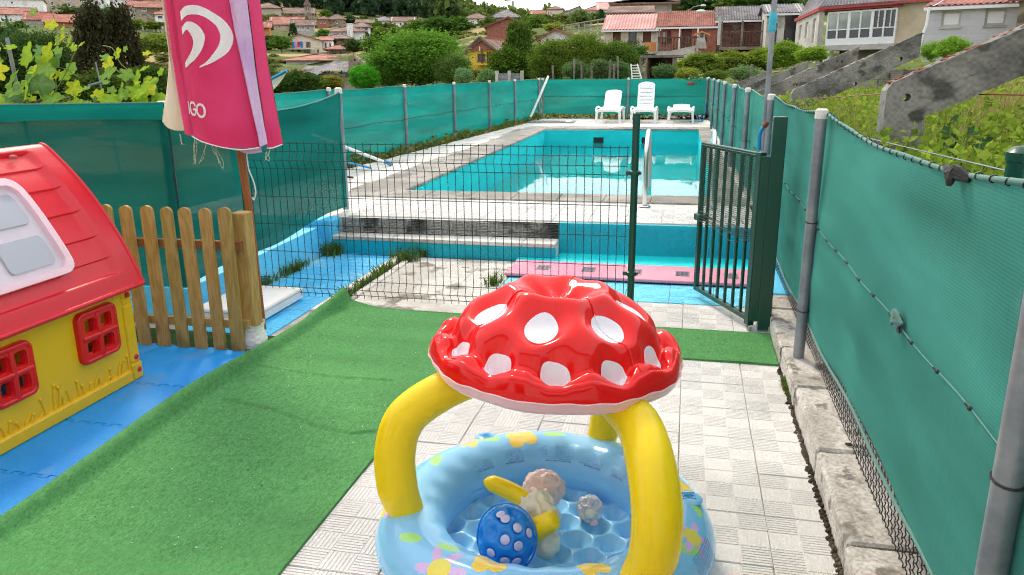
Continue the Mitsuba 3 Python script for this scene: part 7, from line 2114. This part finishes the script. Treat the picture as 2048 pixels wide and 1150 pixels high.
tag('scrub', 'low green scrub and hedges covering the slopes between the houses', 'scrub', kind='stuff')
used.add('scrub')


# ------------------------------------------------------------------ grass and weeds
def blades(n, fn, h, w, col, seed, bend=.35):
    g = np.random.default_rng(seed)
    P = fn(g, n)
    n = len(P)
    a = g.uniform(0, 6.28, n)
    H_ = h * g.uniform(.5, 1.3, n)
    d = np.stack([np.cos(a), np.sin(a), 0 * a], 1)
    s = np.stack([-np.sin(a), np.cos(a), 0 * a], 1) * (w * g.uniform(.6, 1.3, n))[:, None]
    b = g.uniform(.1, bend, n)
    m = P + d * (H_ * b * .4)[:, None] + np.array([0, 0, 1.0]) * (H_ * .6)[:, None]
    t = P + d * (H_ * b * 1.5)[:, None] + np.array([0, 0, 1.0]) * H_[:, None]
    V = np.stack([P - s, P + s, m + s * .7, m - s * .7, t], 1).reshape(-1, 3)
    i = np.arange(n)[:, None] * 5
    F_ = np.concatenate([i + [[0, 1, 2]], i + [[0, 2, 3]], i + [[3, 2, 4]]])
    C_ = np.array(col[0]) + (np.array(col[1]) - np.array(col[0])) * g.uniform(0, 1, n)[:, None]
    return V, F_, np.repeat(C_ * g.uniform(.8, 1.2, n)[:, None], 5, 0)


def stuff(name, parts, label, cat, parent=None):
    vs, fs, cs, n = [], [], [], 0
    for V, F_, C_ in parts:
        vs.append(V)
        fs.append(F_ + n)
        cs.append(C_)
        n += len(V)
    key = num(f'{parent}__{name}' if parent else name)
    scene[key] = mikit.ply((np.vstack(vs), np.vstack(fs)), 'leaf', smooth=False, color=np.clip(np.vstack(cs), 0, 1))
    tag(key, label, cat, kind='stuff')


def broad(n, fn, s, col, seed, up=.9, asp=1.2):
    g = np.random.default_rng(seed)
    P = fn(g, n)
    V, F_ = quads(P, s, up, seed, asp)
    C_ = np.array(col[0]) + (np.array(col[1]) - np.array(col[0])) * g.uniform(0, 1, len(P))[:, None]
    return V, F_, np.repeat(C_ * g.uniform(.75, 1.25, len(P))[:, None], 4, 0)


def on_ground(x0, x1, y0, y1, hmax, clump=.6, cut=.4, sd=0.0, skew=1.0):
    def f(g, n):
        x, y = g.uniform(x0, x1, n), y0 + (y1 - y0) * g.uniform(0, 1, n) ** skew
        c = meshkit.fbm(np.stack([x / clump, y / clump, x * 0 + sd], -1))
        k = c > cut
        x, y, c = x[k], y[k], c[k]
        z = ground_z(x, y) + np.clip((c - cut) / .3, 0, 1) * hmax * g.uniform(0, 1, len(x)) ** .6
        return np.stack([x, y, z], 1)
    return f


YG = ((.15, .26, .03), (.32, .43, .06))
GN = ((.05, .12, .02), (.12, .20, .04))
DRY = ((.30, .24, .10), (.46, .37, .19))
ground0 = lambda f: (lambda g, n: f(g, n) - 0)
stuff('weeds', [broad(46000, on_ground(.98, 5.5, 2.6, 12, .55, .55, .36, 1), .040, YG, 41), broad(14000, on_ground(1.0, 7, 3, 14, .42, .8, .44, 4), .055, GN, 42), broad(11000, on_ground(1.0, 9, 12, 26, .55, .9, .36, 5), .075, YG, 43),
                blades(16000, on_ground(.98, 4.5, 3.0, 12, .05, .9, .40, 2), .42, .0045, ((.18, .27, .05), (.36, .40, .12)), 44)], 'bright green weeds and creepers on the bank behind the right fence', 'weeds')
stuff('dry_grass', [blades(4500, on_ground(2.2, 4.5, 3.8, 7.5, .05, .6, .49, 7), .55, .0045, DRY, 45, .5), blades(1800, on_ground(1.3, 3.4, 7, 10.5, .05, .6, .46, 8), .50, .005, DRY, 46, .5)], 'dry straw coloured grass among the weeds behind the right fence', 'grass')
mul = []
for q in range(7):                                             # tall branching mullein like weed stalks
    x, y = 1.55 + .33 * q + rnd.uniform(-.1, .1), 4.6 + rnd.uniform(-.3, 1.2)
    c = np.array([x, y, float(ground_z(x, y)) + .25])
    P = c + g.normal(size=(90, 3)) * [.07, .07, .14]
    V, F_ = quads(P, .048, .8, 60 + q, 1.6)
    mul.append((V, F_, np.repeat(np.array([[.07, .15, .06]]) * g.uniform(.7, 1.3, (90, 1)), 4, 0)))
stuff('leafy_weeds', mul, 'darker broad leaved weeds in a row behind the right fence', 'weeds')
# strips of weeds under the fences, tufts in the joints of the blue corner
stuff('fence_weeds', [broad(5200, lambda g, n: (lambda y: np.stack([LX(y) + g.normal(-.02, .07, n), y, ZD - .12 + .26 * g.uniform(0, 1, n) ** 1.3 * (.45 + meshkit.fbm(np.stack([y * 1.5, y * 0, y * 0], -1)))], 1))(g.uniform(7.6, 20.6, n)), .055, ((.09, .14, .025), (.30, .30, .07)), 51),
                      broad(1500, lambda g, n: np.stack([g.uniform(-3.7, .4, n), 20.82 + g.normal(0, .05, n), ZD - .1 + .22 * g.uniform(0, 1, n)], 1), .05, ((.10, .13, .03), (.30, .26, .09)), 52)], 'low weeds growing along the foot of the pool fences', 'weeds')


def tuft(label, x, y, z, n, h, seed, spread):
    k = num('grass_tuft')
    V, F_, C_ = blades(n, lambda g, m: np.stack([x + g.normal(0, spread[0], m), y + g.normal(0, spread[1], m), np.full(m, z)], 1), h, .006, ((.06, .13, .02), (.17, .24, .05)), seed, .9)
    scene[k] = mikit.ply((V, F_), 'leaf', smooth=False, color=np.clip(C_, 0, 1))
    tag(k, label, 'grass', kind='stuff')


tuft('grass tuft in the corner between blue wall and step', -2.90, 6.02, .0, 110, .11, 71, (.05, .05))
tuft('grass tuft half way along the foot of the blue wall', -2.95, 5.42, .0, 110, .075, 72, (.02, .10))
tuft('small grass tuft nearest the pickets at the foot of the blue wall', -2.96, 4.95, .0, 60, .08, 73, (.015, .08))
tuft('grass tuft at the far end of the gutter below the step', -2.24, 5.95, .0, 110, .09, 74, (.06, .06))
tuft('grass tuft in the middle of the gutter', -2.25, 5.50, .0, 90, .08, 75, (.015, .14))
tuft('brownish tuft at the near end of the gutter', -2.25, 4.78, .0, 130, .07, 76, (.018, .10))
tuft('small tuft in the gutter between the near and the middle one', -2.25, 5.15, .0, 60, .06, 77, (.012, .08))
tuft('dark tuft against the blue step riser', -2.12, 6.07, .0, 30, .11, 78, (.02, .015))
tuft('tuft beside the foot bath at the left end of the pink mat', -1.33, 5.35, .0, 70, .07, 79, (.03, .05))
tuft('green moss tuft in the crack of the kerb by the carpet', .534, 3.72, .0, 120, .03, 80, (.006, .05))


# ------------------------------------------------------------------ grape vine behind the near left netting
def vine_leaf():
    a = np.linspace(0, 2 * math.pi, 41)[:-1]
    r = .5 * (1 + .16 * np.cos(5 * a) + .05 * np.cos(15 * a + 1)) * (1 - .45 * np.exp(-((a - math.pi) / .22) ** 2))
    x, y = r * np.cos(a), r * np.sin(a)
    z = .10 * (x * x + y * y) * 2 - .06 * np.abs(y) + .03 * np.sin(5 * a)
    V = np.vstack([np.stack([x, y, z], 1), np.stack([x * .5, y * .5, z * .35 + .02], 1), [[0, 0, 0]]])
    F_ = []
    for i in range(40):
        j = (i + 1) % 40
        F_ += [[i, j, 40 + j], [i, 40 + j, 40 + i], [40 + i, 40 + j, 80]]
    return V, np.array(F_)


VL = vine_leaf()
VCOL = [(.32, .50, .04), (.22, .38, .07), (.44, .54, .03), (.15, .28, .10), (.54, .58, .04)]
_an = np.arctan2(VL[0][:, 1], VL[0][:, 0])
_vein = (np.cos(5 * _an) > .93)[:, None] * (np.arange(len(VL[0])) >= 40)[:, None]
VD = [mikit.ply(VL, 'leaf', smooth=True, color=np.clip(np.tile(np.array([c]), (len(VL[0]), 1)) * (.85 + .35 * meshkit.noise(VL[0] * 7 + i)[:, None]) + .06 * _vein, 0, 1)) for i, c in enumerate(VCOL)]
vn = thing('grape_vine', 'yellow green grape vine growing above the near left netting', 'vine')
stems = [[(-4.14, 4.58, 1.29), (-4.10, 4.58, 1.50), (-4.07, 4.58, 1.63), (-4.04, 4.58, 1.78), (-4.05, 4.58, 1.89)], [(-4.03, 4.58, 1.78), (-3.98, 4.58, 1.81), (-3.90, 4.58, 1.79)], [(-4.04, 4.58, 1.70), (-3.96, 4.58, 1.75), (-3.93, 4.58, 1.80)], [(-4.51, 4.58, 1.29), (-4.42, 4.58, 1.50), (-4.44, 4.58, 1.63), (-4.49, 4.58, 1.71)], [(-3.46, 4.58, 1.31), (-3.53, 4.58, 1.50), (-3.60, 4.58, 1.57), (-3.64, 4.58, 1.66), (-3.71, 4.58, 1.68)], [(-3.61, 4.58, 1.31), (-3.57, 4.58, 1.43), (-3.64, 4.58, 1.53), (-3.73, 4.58, 1.45)], [(-4.23, 4.58, 1.29), (-4.03, 4.58, 1.50), (-3.93, 4.58, 1.64), (-3.86, 4.58, 1.70)], [(-4.35, 4.58, 1.29), (-4.32, 4.58, 1.40), (-4.34, 4.58, 1.50)], [(-4.08, 4.58, 1.55), (-4.00, 4.58, 1.53), (-3.94, 4.58, 1.49)]]
for s in stems:
    obj('stem', tube(smooth_path(s, 14), .0032, 5), 'leaf_stem', vn, smooth=60)
for i, (x, z, s, c) in enumerate([(-4.44, 1.68, 0.076, 0), (-4.43, 1.64, 0.092, 4), (-4.38, 1.65, 0.076, 2), (-4.42, 1.58, 0.109, 1), (-4.37, 1.53, 0.126, 4), (-4.31, 1.51, 0.118, 2), (-4.39, 1.45, 0.143, 1), (-4.30, 1.46, 0.109, 0), (-4.38, 1.39, 0.109, 0), (-4.24, 1.47, 0.126, 0), (-4.21, 1.49, 0.101, 2), (-4.11, 1.62, 0.160, 0), (-4.05, 1.63, 0.143, 2), (-4.09, 1.57, 0.168, 1), (-4.02, 1.59, 0.134, 3), (-4.14, 1.59, 0.118, 1), (-4.00, 1.53, 0.101, 1), (-4.09, 1.50, 0.109, 0), (-4.19, 1.44, 0.168, 3), (-4.25, 1.41, 0.151, 1), (-4.30, 1.36, 0.134, 3), (-4.39, 1.32, 0.126, 0), (-4.45, 1.34, 0.109, 1), (-4.14, 1.40, 0.126, 0), (-4.07, 1.41, 0.109, 2), (-4.06, 1.35, 0.134, 1), (-4.17, 1.34, 0.118, 4), (-4.23, 1.32, 0.126, 0), (-4.06, 1.72, 0.092, 4), (-4.03, 1.71, 0.076, 2), (-4.01, 1.81, 0.076, 4), (-4.03, 1.79, 0.059, 2), (-4.04, 1.32, 0.076, 0), (-4.00, 1.73, 0.050, 1), (-3.92, 1.65, 0.059, 1), (-3.89, 1.67, 0.050, 0), (-4.04, 1.88, 0.050, 1), (-3.68, 1.68, 0.050, 0), (-3.64, 1.66, 0.042, 1), (-3.61, 1.63, 0.076, 2), (-3.60, 1.60, 0.076, 1), (-3.56, 1.55, 0.109, 4), (-3.53, 1.50, 0.126, 1), (-3.51, 1.53, 0.084, 0), (-3.46, 1.47, 0.109, 0), (-3.43, 1.44, 0.126, 0), (-3.47, 1.42, 0.151, 1), (-3.50, 1.37, 0.109, 1), (-3.46, 1.39, 0.118, 0), (-3.74, 1.38, 0.084, 4), (-3.70, 1.37, 0.084, 2), (-3.77, 1.32, 0.109, 4), (-3.72, 1.34, 0.092, 2), (-3.53, 1.35, 0.126, 4), (-3.58, 1.35, 0.092, 0), (-3.62, 1.34, 0.067, 2), (-3.34, 1.39, 0.134, 0), (-3.38, 1.40, 0.101, 4), (-3.33, 1.34, 0.101, 0), (-3.80, 1.35, 0.076, 1), (-3.84, 1.32, 0.067, 1), (-3.66, 1.40, 0.059, 1), (-3.69, 1.45, 0.050, 1), (-3.66, 1.43, 0.042, 0), (-3.43, 1.32, 0.101, 0), (-4.00, 1.31, 0.067, 1), (-4.25, 1.60, 0.084, 1)] + [(x + rnd.gauss(0, .09), min(z, 1.75) + rnd.gauss(-.02, .07), s * rnd.uniform(.35, .7), rnd.randrange(5)) for x, z, s, c in [(-4.44, 1.68, 0.076, 0), (-4.43, 1.64, 0.092, 4), (-4.38, 1.65, 0.076, 2), (-4.42, 1.58, 0.109, 1), (-4.37, 1.53, 0.126, 4), (-4.31, 1.51, 0.118, 2), (-4.39, 1.45, 0.143, 1), (-4.30, 1.46, 0.109, 0), (-4.38, 1.39, 0.109, 0), (-4.24, 1.47, 0.126, 0), (-4.21, 1.49, 0.101, 2), (-4.11, 1.62, 0.160, 0), (-4.05, 1.63, 0.143, 2), (-4.09, 1.57, 0.168, 1), (-4.02, 1.59, 0.134, 3), (-4.14, 1.59, 0.118, 1), (-4.00, 1.53, 0.101, 1), (-4.09, 1.50, 0.109, 0), (-4.19, 1.44, 0.168, 3), (-4.25, 1.41, 0.151, 1), (-4.30, 1.36, 0.134, 3), (-4.39, 1.32, 0.126, 0), (-4.45, 1.34, 0.109, 1), (-4.14, 1.40, 0.126, 0), (-4.07, 1.41, 0.109, 2), (-4.06, 1.35, 0.134, 1), (-4.17, 1.34, 0.118, 4), (-4.23, 1.32, 0.126, 0), (-4.06, 1.72, 0.092, 4), (-4.03, 1.71, 0.076, 2), (-4.01, 1.81, 0.076, 4), (-4.03, 1.79, 0.059, 2), (-4.04, 1.32, 0.076, 0), (-4.00, 1.73, 0.050, 1), (-3.92, 1.65, 0.059, 1), (-3.89, 1.67, 0.050, 0), (-4.04, 1.88, 0.050, 1), (-3.68, 1.68, 0.050, 0), (-3.64, 1.66, 0.042, 1), (-3.61, 1.63, 0.076, 2), (-3.60, 1.60, 0.076, 1), (-3.56, 1.55, 0.109, 4), (-3.53, 1.50, 0.126, 1), (-3.51, 1.53, 0.084, 0), (-3.46, 1.47, 0.109, 0), (-3.43, 1.44, 0.126, 0), (-3.47, 1.42, 0.151, 1), (-3.50, 1.37, 0.109, 1), (-3.46, 1.39, 0.118, 0), (-3.74, 1.38, 0.084, 4), (-3.70, 1.37, 0.084, 2), (-3.77, 1.32, 0.109, 4), (-3.72, 1.34, 0.092, 2), (-3.53, 1.35, 0.126, 4), (-3.58, 1.35, 0.092, 0), (-3.62, 1.34, 0.067, 2), (-3.34, 1.39, 0.134, 0), (-3.38, 1.40, 0.101, 4), (-3.33, 1.34, 0.101, 0), (-3.80, 1.35, 0.076, 1), (-3.84, 1.32, 0.067, 1), (-3.66, 1.40, 0.059, 1), (-3.69, 1.45, 0.050, 1), (-3.66, 1.43, 0.042, 0), (-3.43, 1.32, 0.101, 0), (-4.00, 1.31, 0.067, 1), (-4.25, 1.60, 0.084, 1)] if z < 1.62]):
    y = 4.45 + rnd.uniform(-.10, .25)
    a, b_, c_ = rnd.uniform(0, 360), rnd.uniform(25, 80), rnd.uniform(-40, 40)
    obj('leaf', VD[c], None, vn, to_world=T().translate([x, y, z]).rotate([0, 0, 1], c_).rotate([1, 0, 0], b_).rotate([0, 0, 1], a).scale(s))
vb = thing('vine_stake', 'thin grey stake leaning behind the vine at the left edge', 'stake')
obj('stake', tube([(-4.53, 4.75, .2), (-4.60, 4.75, 1.75)], .013, 8), 'galv', vb, smooth=50)
vb = thing('vine_stake', 'thin bare antenna like stick behind the vine leaves', 'stake')
obj('stake', cat_([tube([(-3.72, 4.6, .8), (-3.80, 4.6, 1.58)], .005, 5), tube([(-3.88, 4.6, 1.43), (-3.74, 4.6, 1.46)], .008, 5)]), 'galv', vb)

# things that poke up beyond the fences
bo = thing('boat', 'white curved boat bow with blue rim beyond the left fence', 'boat')
BX, BY, BZ = (-7.65, 13.00, 1.18)
hull = grid(lambda u, v: (BX + (u - .5) * 1.5, BY + .25 * np.sin(v * math.pi) * (1 - u ** 3), BZ + .34 * u ** 2.2 + (.0 - .26 * np.sin((1 - v) * 1.57) * (1.02 - u ** 4))), 30, 12)
obj('hull', hull, 'white_plastic', bo, smooth=True)
obj('rim', tube([(BX + (u - .5) * 1.5, BY - .01, BZ + .34 * u ** 2.2 + .02) for u in np.linspace(0, 1, 20)], .028, 6), 'hose_blue', bo, smooth=60)
ld = thing('ladder', 'small white stepladder standing among the plants behind the far fence', 'ladder')
(lx, ly, lz0, lz1) = (-2.22, 34.00, 1.10, 1.75)
for s in (-1, 1):
    obj('rail', tube([(lx + s * .20 + .08, ly, lz0), (lx + s * .13 - .08, ly + .3, lz1)], .028, 6), 'frame_white', ld)
for q in range(6):
    t = (q + .5) / 6
    obj('rung', box(lx - .18 + .08 - .16 * t, lx + .18 + .08 - .16 * t, ly - .03 + .3 * t, ly + .05 + .3 * t, lz0 + (lz1 - lz0) * t - .02, lz0 + (lz1 - lz0) * t + .02), 'frame_white', ld)
STAKE_LABELS = ['garden stake left of the tallest pair behind the far fence', 'second garden stake from the left behind the far fence', 'garden stake in the middle of the row behind the far fence', 'garden stake right of the middle one behind the far fence', 'tall garden stake nearest the white stepladder', 'short garden stake beside the tall one near the stepladder', 'garden stake at the left post of the dark shed', 'garden stake beside the farthest concrete beam', 'garden stake left of the farthest concrete beam', 'leftmost garden stake behind the far fence', 'low garden stake between the middle ones behind the far fence']
for i, (x, y, z0, z1) in enumerate([(-4.93, 35.00, 1.15, 1.99), (-4.56, 35.00, 1.15, 1.90), (-3.90, 35.00, 1.14, 1.98), (-3.31, 34.00, 1.15, 1.92), (-2.91, 34.00, 1.15, 2.07), (-3.01, 33.00, 1.16, 1.75), (-2.24, 43.00, 1.05, 2.21), (2.11, 30.00, 1.16, 1.68), (1.90, 33.00, 1.13, 1.66), (-5.65, 34.00, 1.16, 1.74), (-4.02, 34.00, 1.16, 1.72)]):
    k = thing('garden_stake', STAKE_LABELS[i], 'stake', 'garden stakes behind the far fence')
    obj('stake', tube([(x, y, z0 - .4), (x + rnd.uniform(-.08, .08), y, z1)], .045, 5), 'wood_grey', k)
for lab, (x, y, z0, z1), arm in [('street lamp with white head standing before the brick row house', (1.76, 56.0, 3.07, 5.12), -1.1), ('small street lamp on the skyline above the red tiled roof', (-0.48, 90.0, 6.62, 7.94), 1.3)]:
    k = thing('street_lamp', lab, 'street lamp')
    obj('pole', tube([(x, y, z0), (x, y, z1 - .2)], .10, 8), 'wall_grey', k, smooth=50)
    obj('arm', tube([(x, y, z1 - .4), (x + arm * .4, y - .2, z1), (x + arm, y - .4, z1 + .1)], .045, 6), 'wall_grey', k, smooth=50)
    obj('lamp_head', trimesh.Trimesh(np.asarray(trimesh.creation.icosphere(subdivisions=2).vertices) * [.30, .16, .10] + [x + arm * 1.15, y - .45, z1 + .08], trimesh.creation.icosphere(subdivisions=2).faces, process=False), 'frame_white', k, smooth=True)
k = thing('guard_rail', 'long sloping road edge with dark railing left of the pink roof', 'railing')
(a_, b_) = ((-16.03, 100.00, 6.75), (-8.10, 78.00, 6.19))
for q in range(9):
    t = q / 8
    p = np.array(a_) + (np.array(b_) - a_) * t
    obj('post', box(p[0] - .06, p[0] + .06, p[1] - .05, p[1] + .05, p[2] - 1.6, p[2] + .1), 'wall_grey', k)
obj('rail', cat_([tube([np.array(a_), np.array(b_)], .09, 6), tube([np.array(a_) - [0, 0, .5], np.array(b_) - [0, 0, .5]], .06, 6)]), 'wood_grey', k)
obj('road_edge', hullbox([[a_[0], a_[1], a_[2] - 2.2], [b_[0], b_[1], b_[2] - 2.2], [b_[0], b_[1] + 3, b_[2] - 2.2], [a_[0], a_[1] + 3, a_[2] - 2.2], [a_[0], a_[1], a_[2] - 1.5], [b_[0], b_[1], b_[2] - 1.5], [b_[0], b_[1] + 3, b_[2] - 1.5], [a_[0], a_[1] + 3, a_[2] - 1.5]]), 'wall_grey', k)
k = thing('pergola', 'small vine pergola with pale posts below the brown stone house', 'pergola')
(x0, x1, y, z0, z1) = (-103.31, -97.68, 139.00, 9.65, 10.74)
for q in range(7):
    xx = x0 + (x1 - x0) * q / 6
    obj('post', box(xx - .12, xx + .12, y, y + .2, z0 - 1, z1), 'wall_grey', k)
obj('beam', box(x0 - .3, x1 + .3, y - .1, y + .3, z1, z1 + .25), 'wood_grey', k)
k = thing('garden_fence', 'low grey wire garden fence behind the left pool fence corner', 'fence')
(x0, x1, y, z0, z1) = (-6.47, -5.59, 27.00, 1.16, 1.42)
for q in range(3):
    xx = x0 + (x1 - x0) * q / 2
    obj('post', box(xx - .05, xx + .05, y - .05, y + .05, z0 - .5, z1 + .1), 'wall_grey', k)
obj('wires', cat_([box(x0, x1, y - .01, y + .01, z0 + (z1 - z0) * q / 6 - .008, z0 + (z1 - z0) * q / 6 + .008) for q in range(7)] + [box(x0 + (x1 - x0) * q / 30 - .008, x0 + (x1 - x0) * q / 30 + .008, y - .01, y + .01, z0, z1) for q in range(31)]), 'galv', k, kind='stuff')
k = thing('tower_crane', 'tiny pale crane jib on the skyline', 'crane')
(x, y, z0, z1) = (-87.45, 400.00, 28.38, 34.93)
obj('mast', box(x - .5, x + .5, y, y + 1, z0, z1), 'wall_grey', k)
obj('jib', tube([(x - 4, y, z1 + .5), (x + 9, y, z1 + 1.5)], .45, 5), 'wall_grey', k)
